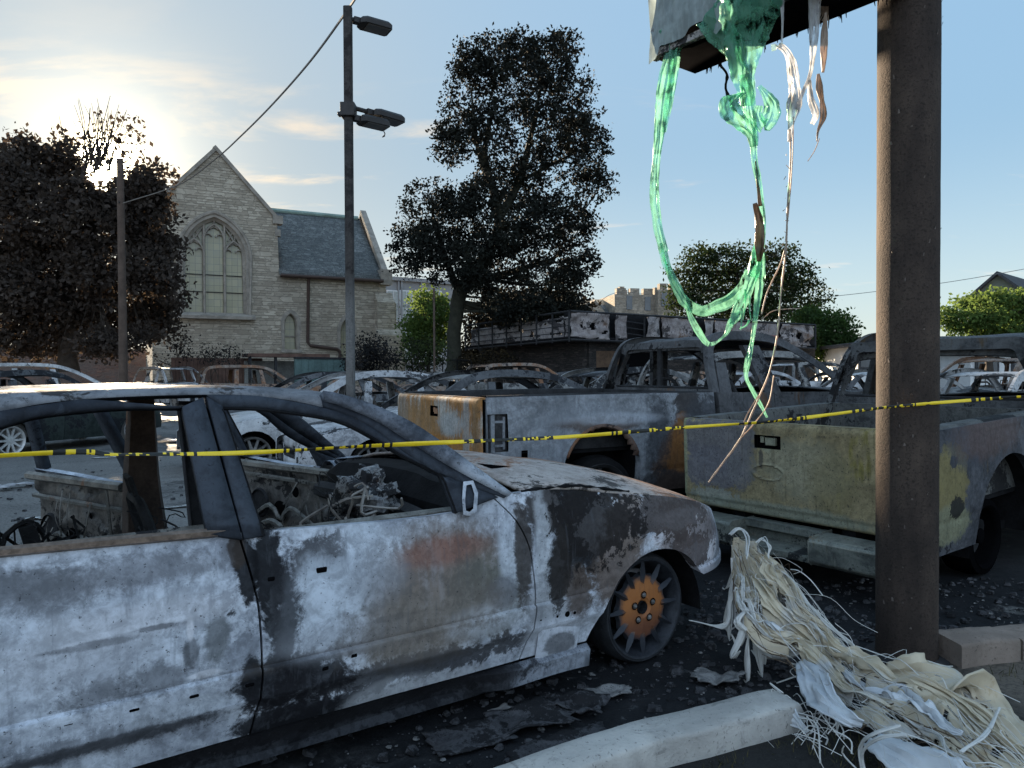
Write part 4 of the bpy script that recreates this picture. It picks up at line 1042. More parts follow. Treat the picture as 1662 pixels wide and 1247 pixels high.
def shrub(label, u, Y, cl, n, mat, size=.13, name='shrub'):
    B0 = Vector((at_y(u, 600, Y).x, Y, 0))
    tree(name, label, B0, [(Vector((0, 0, 0)), .05), (Vector((0.02, 0, .5)), .04), (Vector((0, .02, .9)), .02)], px_clumps(B0, Y, cl, 1, .5), n, size, mat, M_BARK, .2, 9, .03, cat='shrub', tw_r=.01)
L_BLK = leaf_mat('charred_leaves', (0.010, 0.010, 0.011), (0.026, 0.026, 0.027), 0.1)
shrub('charred black shrub against the church buttress', 600, 34.0, [(585, 575, 20, 22), (608, 568, 22, 24), (628, 580, 20, 20), (600, 592, 26, 12), (575, 590, 14, 12)], 2600, L_BLK)
shrub('half green shrub behind the chain link fence', 680, 35.5, [(668, 572, 18, 20), (690, 575, 20, 18), (712, 578, 16, 18), (680, 592, 26, 12), (700, 560, 16, 14)], 2200, leaf_mat('singed_leaves', (0.014, 0.016, 0.012), (0.05, 0.07, 0.025), .25))
shrub('low scorched shrub under the left end of the shop sign', 790, 38.5, [(770, 585, 20, 14), (800, 582, 24, 14), (825, 588, 18, 12), (755, 592, 14, 10)], 1800, L_RUSTLEAF)
shrub('leafless charred bush in front of the church gable wall', 345, 32.8, [(330, 576, 16, 12), (352, 572, 18, 12), (372, 580, 16, 10), (385, 576, 12, 10)], 600, L_BLK, .1)
shrub('small vine like bush climbing the church wall by the left tree', 295, 34, [(286, 562, 8, 14), (296, 555, 9, 12), (300, 575, 10, 14), (258, 585, 12, 12)], 420, L_BLK, .12)

# ================================================================ BURNT VEHICLES
def pad_half(P):
    W2 = P['W'] / 2; sh = lin(P['sh']); sill = P['sill']; xf, xb = P['xf'], P['xb']
    def half(x, z):
        tf = max(0, (x - (xf - P.get('lf', 0.9))) / P.get('lf', 0.9)); tb = max(0, ((xb + P.get('lb', 0.8)) - x) / P.get('lb', 0.8))
        w = W2 * (1 - P.get('kf', 0.24) * min(1, tf) ** 2.4 - P.get('kb', 0.16) * min(1, tb) ** 2.4)
        t = (z - sill) / max(0.2, sh(x) - sill)
        v = 1 - 0.05 * max(0, (0.5 - t) / 0.5) ** 2 - P.get('ktop', 0.07) * max(0, (t - 0.58) / 0.42) ** 2.2
        return w * v
    return half, sh
def bottom_fn(P):
    def bot(x):
        z = P['sill']
        if x > P['arches'][0][0]: z = P.get('zfb', z)
        if x < P['arches'][-1][0]: z = P.get('zrb', z)
        for xa, r, zc in P['arches']:
            d = abs(x - xa)
            if d < r - 1e-6: z = max(z, zc + math.sqrt(max(0, r * r - d * d)))
        return z
    return bot
def side_panel(P, half, sh, bot, x0, x1, sgn, c0=None, c1=None, dx=0.05, nv=11, dent=0.0, holes=(), gap=0.004, crease=None):
    xs = [x0 + gap + (x1 - x0 - 2 * gap) * i / max(2, int((x1 - x0) / dx)) for i in range(max(2, int((x1 - x0) / dx)) + 1)]
    for xa, r, zc in P['arches']:
        for e in (-r, r):
            for q in (-0.004, 0.004):
                if x0 + .01 < xa + e + q < x1 - .01: xs.append(xa + e + q)
        for k in range(1, 10):
            q = xa - r * math.cos(math.pi * k / 10)
            if x0 + .01 < q < x1 - .01: xs.append(q)
    xs = sorted(set(round(x, 4) for x in xs)); rows = []
    for x in xs:
        u = (x - x0) / (x1 - x0); zb, zt = bot(x), sh(x); row = []
        zl = sorted([zb + (zt - zb) * j / nv for j in range(nv + 1)] + [min(zt - .001, max(zb + .0005 * q, e_)) for q, e_ in enumerate(P.get('zrows', ()))])
        for z in zl:
            xx = x
            if c0: xx += (1 - u) * c0(z)
            if c1: xx += u * c1(z)
            y = half(x, z)
            if crease: y += crease(z)
            if dent: y += dent * (nz((xx * 1.7, z * 2.2, sgn * 3 + 5)) + 0.35 * nz((xx * 6, z * 6, sgn + 9)))
            row.append(Vector((xx, sgn * y, z)))
        rows.append(row)
    nv = len(rows[0]) - 1
    b = MB(); b.grid(rows)
    if holes:
        keep = []
        for i, f in enumerate(b.F):
            c = sum((Vector(b.V[k]) for k in f), Vector()) / 4
            if not any(a0 < c.x < a1 and h0 < c.z < h1 for a0, a1, h0, h1 in holes): keep.append(i)
        b.F = [b.F[i] for i in keep]; b.M = [b.M[i] for i in keep]
    # return flange along the bottom and ends
    for i in range(len(rows) - 1):
        p, q = rows[i][0], rows[i + 1][0]; o = Vector((0, -sgn * 0.07, 0.012))
        b.quad(p, q, q + o, p + o)
    for r in (rows[0], rows[-1]):
        for j in range(nv):
            o = Vector((0, -sgn * 0.05, 0)); b.quad(r[j], r[j + 1], r[j + 1] + o, r[j] + o)
    for i in range(len(rows) - 1):
        p, q = rows[i][-1], rows[i + 1][-1]; o = Vector((0, -sgn * 0.05, -0.004)); b.quad(p, q, q + o, p + o)
    return b
def well(b, xa, r, zc, y0, y1, zlow):
    rows = []
    for k in range(17):
        a = math.pi * k / 16; x, z = xa - (r + .02) * math.cos(a), zc + (r + .02) * math.sin(a)
        rows.append([(x, y0, z), (x, y1, z)])
    rows = [[(rows[0][0][0], y0, zlow), (rows[0][0][0], y1, zlow)]] + rows + [[(rows[-1][0][0], y0, zlow), (rows[-1][0][0], y1, zlow)]]
    b.grid(rows); inner = [r_[1] for r_ in rows]; o = len(b.V); b.V += [tuple(p) for p in inner]; b.F.append(tuple(range(o, o + len(inner)))); b.M.append(0)

def tumble(P):
    zb, k, y0 = P['zb'], P['tum'], P['W'] / 2 - P.get('inset', 0.05)
    return lambda z: y0 - max(0, z - zb) * k
def strip(A, B, ty, sgn, n=14, smooth=True, dy=0.0):
    a = curve([(x, 0, z) for x, z in A], n); c = curve([(x, 0, z) for x, z in B], n)
    b = MB(); b.grid([[(p.lerp(q, t).x, sgn * (ty(p.lerp(q, t).z) + dy), p.lerp(q, t).z) for t in (0, .5, 1)] for p, q in zip(a, c)]); return b
def offset2(pts, d):
    out = []
    for i, p in enumerate(pts):
        a = Vector(pts[max(0, i - 1)]); c = Vector(pts[min(len(pts) - 1, i + 1)]); t = (c - a).normalized(); n = Vector((-t.y, t.x))
        out.append((p[0] + n.x * d, p[1] + n.y * d))
    return out

def seat_frame(x, y, z0, h, w, lean, mat, parent, springs=True):
    b = MB(); s = math.sin(R(lean)); c = math.cos(R(lean))
    up = lambda yy, hh: (x - s * hh, y + yy, z0 + c * hh)
    b.tube(curve([up(-w / 2, 0), up(-w / 2, h * .6), up(-w * .34, h), up(0, h * 1.02), up(w * .34, h), up(w / 2, h * .6), up(w / 2, 0)], 22), 0.022, 6)
    for hh in (.12, .3, .48): b.tube([up(-w / 2, h * hh * 1.4), up(w / 2, h * hh * 1.4)], .012, 4)
    for sx in (-.2, .2): b.tube([up(sx * w, 0), up(sx * w, h)], .010, 4)
    b.tube([up(-w * .16, h), up(-w * .16, h + .12), up(w * .16, h + .12), up(w * .16, h)], .012, 5)
    fr = [(x, y - w / 2, z0), (x + .48, y - w / 2, z0 + .03), (x + .48, y + w / 2, z0 + .03), (x, y + w / 2, z0), (x, y - w / 2, z0)]
    b.tube(fr, .022, 5)
    for k in range(5): xx = x + .08 + .08 * k; b.tube(curve([(xx, y - w / 2, z0 + .02), (xx + .02, y - w / 4, z0 - .05), (xx, y, z0 + .01), (xx + .02, y + w / 4, z0 - .05), (xx, y + w / 2, z0 + .02)], 12), .008, 4)
    for sx in (-1, 1):
        b.tube([(x + .05, y + sx * w * .42, z0 - .02), (x + .02, y + sx * w * .42, .26)], .02, 5); b.tube([(x + .42, y + sx * w * .42, z0), (x + .45, y + sx * w * .42, .26)], .02, 5)
    return b.build('seat_frame', mat, parent)
def wheel(parent, x, y, sgn, r, mat_rim, spokes=10, tyre=None, wd=0.2):
    b = MB(); ax = (0, sgn, 0); c = (x, y, r)
    rr = r * 0.93
    b.lathe([(rr * .90, -wd), (rr, -wd), (rr * .97, -wd + .02), (rr * .88, -wd * .6), (rr * .88, -.04), (rr * .97, -.015), (rr, 0), (rr * .985, .006), (rr * .90, -.006), (rr * .86, -.03), (rr * .86, -wd * .8)], c, ax, 36)
    w_ = b.build('wheel', mat_rim, parent, sharp=40)
    s = MB(); a = Vector((1, 0, 0)); u = Vector((0, 0, 1)); n = Vector((0, sgn, 0)); C0 = Vector(c)
    s.lathe([(0.0, -.035), (r * .16, -.03), (r * .22, -.035), (r * .23, -.07)], c, ax, 18)
    for k in range(spokes):
        t = 2 * math.pi * k / spokes; d = a * math.cos(t) + u * math.sin(t); p = a * -math.sin(t) + u * math.cos(t)
        w0, w1 = r * .085, r * .055
        q = [C0 + d * r * .18 + p * w0 - n * .035, C0 + d * r * .86 + p * w1 - n * .02, C0 + d * r * .86 - p * w1 - n * .02, C0 + d * r * .18 - p * w0 - n * .035]
        s.add(q + [v - n * .03 for v in q], [(0, 1, 2, 3), (0, 4, 5, 1), (3, 2, 6, 7), (4, 7, 6, 5)])
    s.build('spokes', mat_rim, w_, sharp=30)
    h = MB(); h.lathe([(0.0, -.1), (r * .62, -.1), (r * .62, -.13), (0, -.13)], c, ax, 24); h.build('brake_disc', M_CHAR, w_)
    if tyre:
        t_ = MB(); t_.lathe([(rr * .92, -wd - .01), (r * 1.08, -wd), (r * 1.14, -wd * .5), (r * 1.08, -.01), (rr * .96, .004)], c, ax, 36); t_.build('tyre', tyre, w_)
    return w_

def car_body(root, P, MT, detail=1.0):
    """MT: dict body, dark, inner"""
    half, sh = pad_half(P); bot = bottom_fn(P); ty = tumble(P); W2 = P['W'] / 2
    out = {}
    dx = P.get('dx', 0.09); nv = P.get('nv', 9)
    for sgn in (-1, 1):
        for seg in P['segs']:
            nm, x0, x1 = seg[:3]; c0 = seg[3] if len(seg) > 3 else None; c1 = seg[4] if len(seg) > 4 else None
            hl = P.get('holes', {}).get(nm, ())
            b = side_panel(P, half, sh, bot, x0, x1, sgn, c0, c1, dx, nv, P.get('dent', 0.006), hl, crease=P.get('crease'))
            out[(nm, x0, sgn)] = b.build(nm, MT.get(nm, MT['body']), root, sharp=40)
        for xa, r, zc in P['arches']:
            b = MB(); well(b, xa, r, zc, sgn * (half(xa, zc) - 0.03), sgn * (W2 - 0.42), 0.2); b.build('wheel_well', M_SOOT, root)
        # inner door skins
        if P.get('cab') and P.get('inner', True):
            x0, x1 = P['cab']; rows = []
            for i in range(25):
                x = x0 + (x1 - x0) * i / 24; rows.append([(x, sgn * (half(x, .8) - .11 + .012 * nz((x * 7, z * 7, sgn))), z) for z in [P['sill'] + .1 + (sh(x) - .03 - P['sill'] - .1) * j / 8 for j in range(9)]])
            b = MB(); b.grid(rows); b.build('inner_panel', MT.get('inner', M_CHAR), root)
    # bonnet and boot
    def lid(nm, x0, x1, crown, drop=0.0, n=22, flat=2.0):
        rows = []
        for i in range(n + 1):
            x = x0 + (x1 - x0) * i / n; ys = half(x, sh(x)) - .006; r = []
            for j in range(-9, 10):
                t = j / 9; y = ys * t
                z = sh(x) + crown * (1 - abs(t) ** flat) * (1 if not drop else 1) + P.get('lidn', .008) * nz((x * 2.3, y * 2.3, 4)) - .004
                r.append((x, y, z))
            rows.append(r)
        b = MB(); b.grid(rows); return b.build(nm, MT.get(nm, MT['body']), root, solid=.015, off=-1)
    if P.get('hood'): lid('bonnet', *P['hood'], P.get('hcrown', .07))
    if P.get('deck'): lid('boot_lid', *P['deck'], .035)
    # nose and tail
    for nm, xe, zb_, d in (('front_panel', P['xf'], P.get('zfb', P['sill']), 1), ('rear_panel', P['xb'], P.get('zrb', P['sill']), -1)):
        if nm == 'rear_panel' and P.get('notail'): continue
        rows = []; y1 = half(xe, .6) * .98; zt = sh(xe)
        for i in range(15):
            t = i / 7 - 1; y = y1 * t
            rows.append([(xe - d * (.02 + .07 * t * t + .05 * (1 - s_) * 0), y, zb_ + (zt - zb_ + (P.get('hcrown', .07) if d > 0 else .03) * (1 - t * t)) * s_) for s_ in [k / 8 for k in range(9)]])
        b = MB(); b.grid(rows)
        hl = P.get('front_holes' if d > 0 else 'rear_holes', ())
        b.F = [f for f in b.F if not any(a0 < abs(sum(b.V[k][1] for k in f) / 4) < a1 and h0 < sum(b.V[k][2] for k in f) / 4 < h1 for a0, a1, h0, h1 in hl)]; b.M = [0] * len(b.F)
        b.build(nm, MT.get(nm, MT['body']), root, solid=.02)
        b = MB(); b.box((xe - d * .10, 0, zb_ + .06), (.12, y1 * 1.8, .13)); b.box((xe - d * .35, y1 * .55, zb_ + .02), (.5, .1, .1)); b.box((xe - d * .35, -y1 * .55, zb_ + .02), (.5, .1, .1)); b.build('bumper_beam', M_CHAR, root, bevel=.01)
        b = MB(); b.box((xe - d * .30, 0, (zb_ + zt) / 2), (.03, y1 * 1.75, (zt - zb_) * .85)); b.build('bulkhead', M_SOOT, root)
    # floor, dash, firewall
    if P.get('cab'):
        x0, x1 = P['cab']; b = MB(); b.box(((P['xb'] + P['xf']) / 2, 0, .235), (P['xf'] - P['xb'] - .9, P['W'] - .5, .06)); b.build('floor_pan', M_SOOT, root)
        xd = x1 - .12; zb_ = sh(xd)
        b = MB(); b.tube(curve([(xd - .1, -W2 + .15, zb_ - .12), (xd - .06, 0, zb_ - .10), (xd - .1, W2 - .15, zb_ - .12)], 12), .05, 6)
        b.box((xd + .12, 0, zb_ - .32), (.06, P['W'] - .3, .5)); b.box((xd - .15, .05, zb_ - .3), (.25, .3, .25)); b.build('dashboard_frame', M_CHAR, root)
        for (sx, sy, hh) in P.get('seats', ()): seat_frame(sx, sy, P.get('zseat', .42), hh, .46, 16, MT.get('seat', M_CHAR), root)
    # greenhouse
    if P.get('O'):
        O = P['O']; O2 = offset2(O, -P.get('fw', .075))
        n = 40
        for sgn in (-1, 1):
            b = MB(); a = curve([(x, 0, z) for x, z in O], n); c = curve([(x, 0, z) for x, z in O2], n)
            rows = []
            for p, q in zip(a, c):
                rows.append([(p.x, sgn * (ty(p.z) - .035), p.z + .012), (p.x, sgn * ty(p.z), p.z), (q.x, sgn * ty(q.z), max(q.z, sh(q.x) - .05)), (q.x, sgn * (ty(q.z) - .05), max(q.z, sh(q.x) - .05))])
            b.grid(rows)
            for (b0, b1, t0, t1) in P.get('pillars', ()):
                zO = lin(P['roofline'])
                m_ = 6; rw = []
                for k in range(m_ + 1):
                    s_ = k / m_; xa_, xb_ = b0 + (t0 - b0) * s_, b1 + (t1 - b1) * s_
                    za_ = sh(xa_) - .03 + (zO(xa_) - P.get('fw', .075) * .6 - sh(xa_) + .03) * s_
                    rw.append([(xa_, sgn * (ty(za_) - .06), za_), (xa_, sgn * ty(za_), za_), (xb_, sgn * ty(za_), za_), (xb_, sgn * (ty(za_) - .06), za_)])
                b.grid(rw)
            b.build('window_frame', MT.get('frame', MT['body']), root, sharp=40)
        zO = lin(P['roofline']); x0, x1 = P['roofx']; rows = []; sag = P.get('sag', .03)
        for i in range(17):
            x = x0 + (x1 - x0) * i / 16; ye = ty(zO(x)) - .03; r = []
            for j in range(-8, 9):
                t = j / 8; e = min(1, min(i, 16 - i) / 5)
                r.append((x, ye * t, zO(x) + .012 + .045 * (1 - abs(t) ** 3.5) - sag * e * (1 - t * t) * (0.6 + 0.8 * nz((x * 1.3, t * 1.5, P.get('seed', 1)))) ))
            rows.append(r)
        b = MB(); b.grid(rows); b.build('roof', MT.get('roof', MT['body']), root, solid=.02, off=-1)
    for (wx, wr, ty_) in P.get('wheels', ()):
        for sgn in (-1, 1):
            wheel(root, wx, sgn * (W2 - .05), sgn, wr, MT.get('rim', M_STEEL), P.get('spk', 10), ty_, .19)
    return half, sh, bot, ty, out

M_INNER = burnt('scorched_door_steel', ((0.15, 0.14, 0.13), (0.075, 0.07, 0.066)), (0.015, 0.015, 0.016), (0.10, 0.07, 0.05), 0.52, 0.64, 21, scl=2.5, metal=.3, rough=.5)
M_ALLOY = plain('ashy_alloy', (0.48, 0.47, 0.46), 0.45, 0.4, 0.3, 12)

# ---------------------------------------------------------------- the near sedan
HF = Frame((0.203, 4.261, 0), 35)
hs = lambda u, v: HF.side(u, v, -.9)
SEAL = True
ASHB, ASHG, BLK, BRN, RED, WHT = (0.54, 0.57, 0.62), (0.13, 0.135, 0.15), (0.010, 0.0105, 0.0125), (0.17, 0.13, 0.105), (0.22, 0.115, 0.09), (0.60, 0.60, 0.64)
def pb(u, v, ru, rv, col, st, soft, wk=1.0, *a):
    x, z = hs(u, v); x2 = hs(u + ru, v)[0]; z2 = hs(u, v - rv)[1]
    return (x, z, abs(x2 - x), abs(z2 - z), col, st, soft, wk) + a
GRN = (0.13, 0.135, 0.12)
blobs = [
 # rear door
 pb(70, 960, 120, 40, ASHG, .75, 1.0, 1.2), pb(150, 1130, 60, 26, ASHG, .8, .8, 1.2), pb(262, 1098, 52, 26, ASHG, .75, .7, 1.2), pb(352, 1030, 22, 42, (0.15, .16, .17), .85, .6, .6), pb(250, 1000, 160, 28, WHT, .55, 1.0, .9), pb(80, 1075, 150, 50, (.48, .49, .53), .6, 1.1, .8),
 pb(230, 930, 150, 26, (.19, .195, .215), .8, .9, 1.2), pb(310, 1055, 14, 26, ASHG, .8, .5, .8), pb(120, 1215, 190, 22, ASHG, .7, .8, 1.3), pb(300, 1150, 90, 16, (.4, .42, .45), .5, .8, 1.0),
 pb(402, 930, 20, 60, BLK, .96, .28, .9), pb(408, 1105, 16, 40, BLK, .9, .4, .8), pb(388, 895, 14, 30, (.05, .04, .035), .9, .4, .8),
 *[pb(u, v, 26, 5, (.62, .63, .68), .8, .5, 1.0) for u, v in ((120, 1046), (165, 1030), (205, 1020), (245, 1010), (285, 1004))], pb(308, 1022, 7, 20, (.62, .62, .66), .85, .5, .8), pb(302, 1062, 7, 22, (.10, .105, .115), .8, .6, .8), pb(330, 1094, 26, 5, (.60, .6, .64), .8, .5, 1.0), pb(150, 1046, 80, 6, (.15, .155, .17), .6, .7, 1.2), pb(262, 1016, 40, 5, (.13, .135, .15), .7, .6, 1.2), pb(160, 1210, 220, 12, (.05, .052, .06), .8, .7, 1.2), pb(30, 955, 90, 26, (.15, .155, .17), .75, 1.0, 1.0),
 # front door
 pb(520, 1180, 110, 20, BLK, .97, .35, .9), pb(650, 1150, 90, 14, BLK, .95, .5, 1.1), pb(620, 960, 60, 70, (.20, .17, .15), .8, .8, .9, 1), pb(680, 1060, 90, 24, (.22, .205, .19), .7, .9, .9),
 pb(438, 935, 26, 110, BLK, .96, .30, .9), pb(455, 1110, 60, 50, BLK, .9, .5, 1.2), pb(520, 910, 60, 40, (.06, .06, .066), .92, .45, 1.2), pb(530, 985, 80, 85, (.52, .56, .62), .85, .6, 1.0), pb(600, 900, 40, 50, (.52, .56, .62), .7, .6, 1.0), pb(700, 865, 120, 16, (.38, .40, .44), .7, .8, 1.0),
 pb(725, 935, 110, 85, BRN, .92, .7, .6, 1), pb(720, 895, 70, 24, RED, .85, .9, .7, 1), pb(655, 1015, 90, 50, (.15, .13, .11), .9, .7, .8, 1), pb(790, 965, 60, 70, GRN, .8, .8, .7, 1), pb(775, 1005, 50, 22, (.52, .56, .62), .65, .8, 1.0), pb(825, 900, 18, 60, (.52, .56, .62), .75, .6, .8), pb(815, 960, 24, 28, (.16, .165, .18), .85, .5, .5),
 pb(848, 890, 16, 90, (.055, .048, .045), .92, .35, .8), pb(600, 1045, 160, 12, (.10, .09, .085), .7, .8, 1.2), pb(560, 1150, 70, 26, BLK, .92, .5, 1.3), pb(690, 1120, 90, 22, (.36, .37, .39), .7, .7, 1.2), pb(480, 1165, 90, 22, BLK, .95, .4, 1.0), pb(640, 1000, 60, 6, BLK, .6, .6, 1.2),
 pb(640, 1092, 190, 22, (.035, .035, .04), .85, .35, 1.8), pb(500, 1110, 70, 46, (.014, .014, .017), .92, .6, 1.4), pb(462, 1000, 26, 120, (.016, .016, .019), .85, .6, 1.4), pb(560, 1030, 90, 30, (.30, .31, .34), .6, 1.0, .9), pb(640, 1130, 60, 24, (.34, .35, .37), .7, .8, 1.2), pb(600, 940, 60, 50, (.33, .35, .39), .6, 1.0, 1.0), pb(700, 1000, 110, 60, (.19, .165, .145), .75, .9, .8, 1),
 # wing
 pb(885, 830, 40, 40, (.05, .045, .045), .95, .4, 1.0), pb(880, 900, 14, 110, (.42, .44, .47), .75, .5, .8), pb(895, 985, 34, 60, (.30, .31, .33), .8, .6, 1.0), pb(905, 915, 20, 60, BLK, .85, .5, 1.0), pb(950, 850, 44, 90, BLK, .97, .35, 1.0), pb(935, 960, 22, 45, (.09, .07, .06), .9, .5, 1.0),
 pb(985, 860, 34, 40, (.56, .54, .56), .95, .10, 2.0), pb(1000, 920, 40, 60, (.13, .10, .085), .92, .5, .9), pb(1020, 850, 34, 50, (.15, .12, .105), .9, .5, .9), pb(1060, 845, 26, 26, (.34, .37, .42), .9, .3, 1.3), pb(1090, 870, 34, 20, (.62, .62, .67), .95, .12, 2.0), pb(1130, 870, 60, 70, (.12, .095, .09), .8, .6, 1.0), pb(1150, 900, 40, 26, (.58, .58, .63), .92, .10, 2.2), pb(1115, 840, 40, 14, (.54, .54, .58), .9, .12, 2.0), pb(1145, 930, 26, 20, (.42, .42, .46), .85, .15, 2.0),
 pb(1105, 835, 60, 30, (.06, .048, .045), .9, .12, 2.2), pb(1130, 890, 40, 26, (.075, .06, .058), .9, .10, 2.4), pb(965, 850, 60, 60, (.016, .0145, .015), .92, .14, 2.0), pb(905, 930, 16, 70, (.03, .027, .026), .85, .2, 1.6),
 pb(905, 1035, 40, 36, (.47, .49, .54), .8, .5, .8), pb(915, 1045, 24, 18, (.17, .175, .19), .9, .4, .5), pb(880, 1095, 50, 18, (.34, .36, .40), .8, .5, 1.0),
]
H_BODY = burnt('near_sedan_scorched_paint', ((0.47, 0.495, 0.545), (0.24, 0.255, 0.29)), BLK, (0.16, 0.12, 0.10), 0.66, 0.74, 1, blobs, 1.0, spk=.64)
H_FRAME = burnt('near_sedan_scorched_frames', ((0.050, 0.058, 0.072), (0.022, 0.025, 0.032)), BLK, (.10, .07, .055), .60, .70, 2, (), 1.2)
H_ROOF = burnt('near_sedan_scorched_roof', ((0.20, 0.205, 0.22), (0.085, 0.088, 0.098)), (.022, .02, .02), (.15, .10, .07), .57, .60, 6, (), 1.0)
H_TOP = burnt('near_sedan_scorched_bonnet', ((0.38, 0.335, 0.31), (0.22, 0.185, 0.165)), (.03, .027, .026), (.24, .125, .075), .60, .50, 8, (), 1.3)
H_TRIM = plain('burnt_sill_chrome', (0.20, 0.15, 0.12), .4, .5, .6, 6, .4)
H_COPPER = None
H_SILL = burnt('near_sedan_sill', ((.04, .042, .048), (.018, .019, .022)), BLK, (.08, .05, .04), .52, .7, 3, [(-.60, .17, .26, .14, (.27, .29, .33), .9, .5, .9), (-1.6, .18, .9, .05, (.012, .012, .014), .9, .5, 1.2)], 1.2)  # rear sill near black: shade under the doors put into the colour
H_PIL = burnt('near_sedan_pillar_paint', ((.14, .15, .175), (.06, .066, .08)), BLK, (.10, .07, .055), .64, .74, 12, [(-.98, .98, .14, .10, (.40, .43, .48), .8, .8, .7)], 1.3)
HERO = dict(W=1.82, xf=.71, lf=.62, kf=.30, xb=-4.1, lb=.8, sill=.215, zfb=.405, zrb=.34, ktop=.055,
    sh=[(.71, .43), (.70, .52), (.64, .615), (.50, .70), (.14, .805), (-.21, .862), (-.58, .918), (-.83, .918), (-.95, .872), (-1.14, .866), (-1.6, .880), (-1.95, .896), (-2.6, .918), (-3.2, .93), (-3.8, .92), (-4.1, .82)],
    arches=[(-.05, .375, .205), (-3.06, .36, .22)], dx=.03, nv=26, dent=.009, inner=False, cab=(-3.2, -.85), zb=.88, tum=.45, inset=.04,
    hood=(-.78, .64), hcrown=.085, lidn=.012, deck=(-4.08, -3.5), O=None, wheels=[(-3.06, .27, None)],
    front_holes=[(.40, .66, .45, .66), (.0, .3, .45, .6)], rear_holes=[(.45, .68, .62, .8)], seats=[(-1.95, .37, .5)], zseat=.36)
cBC = lin([(.15, -.045), (.20, -.028), (.43, .004), (.62, -.004), (.87, -.051)])
cFD = lin([(.15, -.05), (.19, -.036), (.43, .023), (.66, -.002), (.80, -.06), (.92, -.17)])
HERO['segs'] = [('fender', -.79, .71, cFD, None), ('door', -1.90, -.79, cBC, cFD), ('door', -2.95, -1.90, None, cBC), ('quarter_panel', -4.1, -2.95)]
HERO['zrows'] = [.27, .29, .31, .33, .35, .425, .433, .438, .442, .446, .450, .454, .459, .466, .855]
HERO['crease'] = lambda z: 0.012 * (sstep(z, .458, .442)) - 0.009 * math.exp(-((z - .449) / .005) ** 2) - 0.016 * sstep(z, .35, .28) + .006 * math.exp(-((z - .345) / .012) ** 2)
hero = empty('burnt_sedan', HF.o, R(35), 'nearest burnt out silver grey sedan filling the left foreground, windows gone', 'car', None)
H_FUL = dict(body=H_BODY, bonnet=H_TOP, boot_lid=H_ROOF, inner=M_INNER, rim=M_CHAR, seat=SEAT_W if 'SEAT_W' in globals() else M_CHAR, front_panel=M_CHAR, rear_panel=H_BODY)
hhalf, hsh, hbot, hty, hparts = car_body(hero, HERO, H_FUL)
# lower sill under the doors
for sgn in (-1, 1):
    b = MB(); rows = []
    for i in range(60):
        x = -2.6 + 2.15 * i / 59; j = .012 * nz((x * 3, sgn, 2)) - .075 * sstep(x, -.85, -1.15); rows.append([(x, sgn * (.86 + j), .205), (x, sgn * (.885 + j), .185), (x, sgn * (.875 + j - .02 * sstep(x, -.85, -1.15)), .115 + .02 * nz((x * 2, 4, sgn))), (x, sgn * .80, .09), (x, sgn * .70, .10)])
    b.grid(rows); b.build('sill', H_SILL, hero, solid=.008)
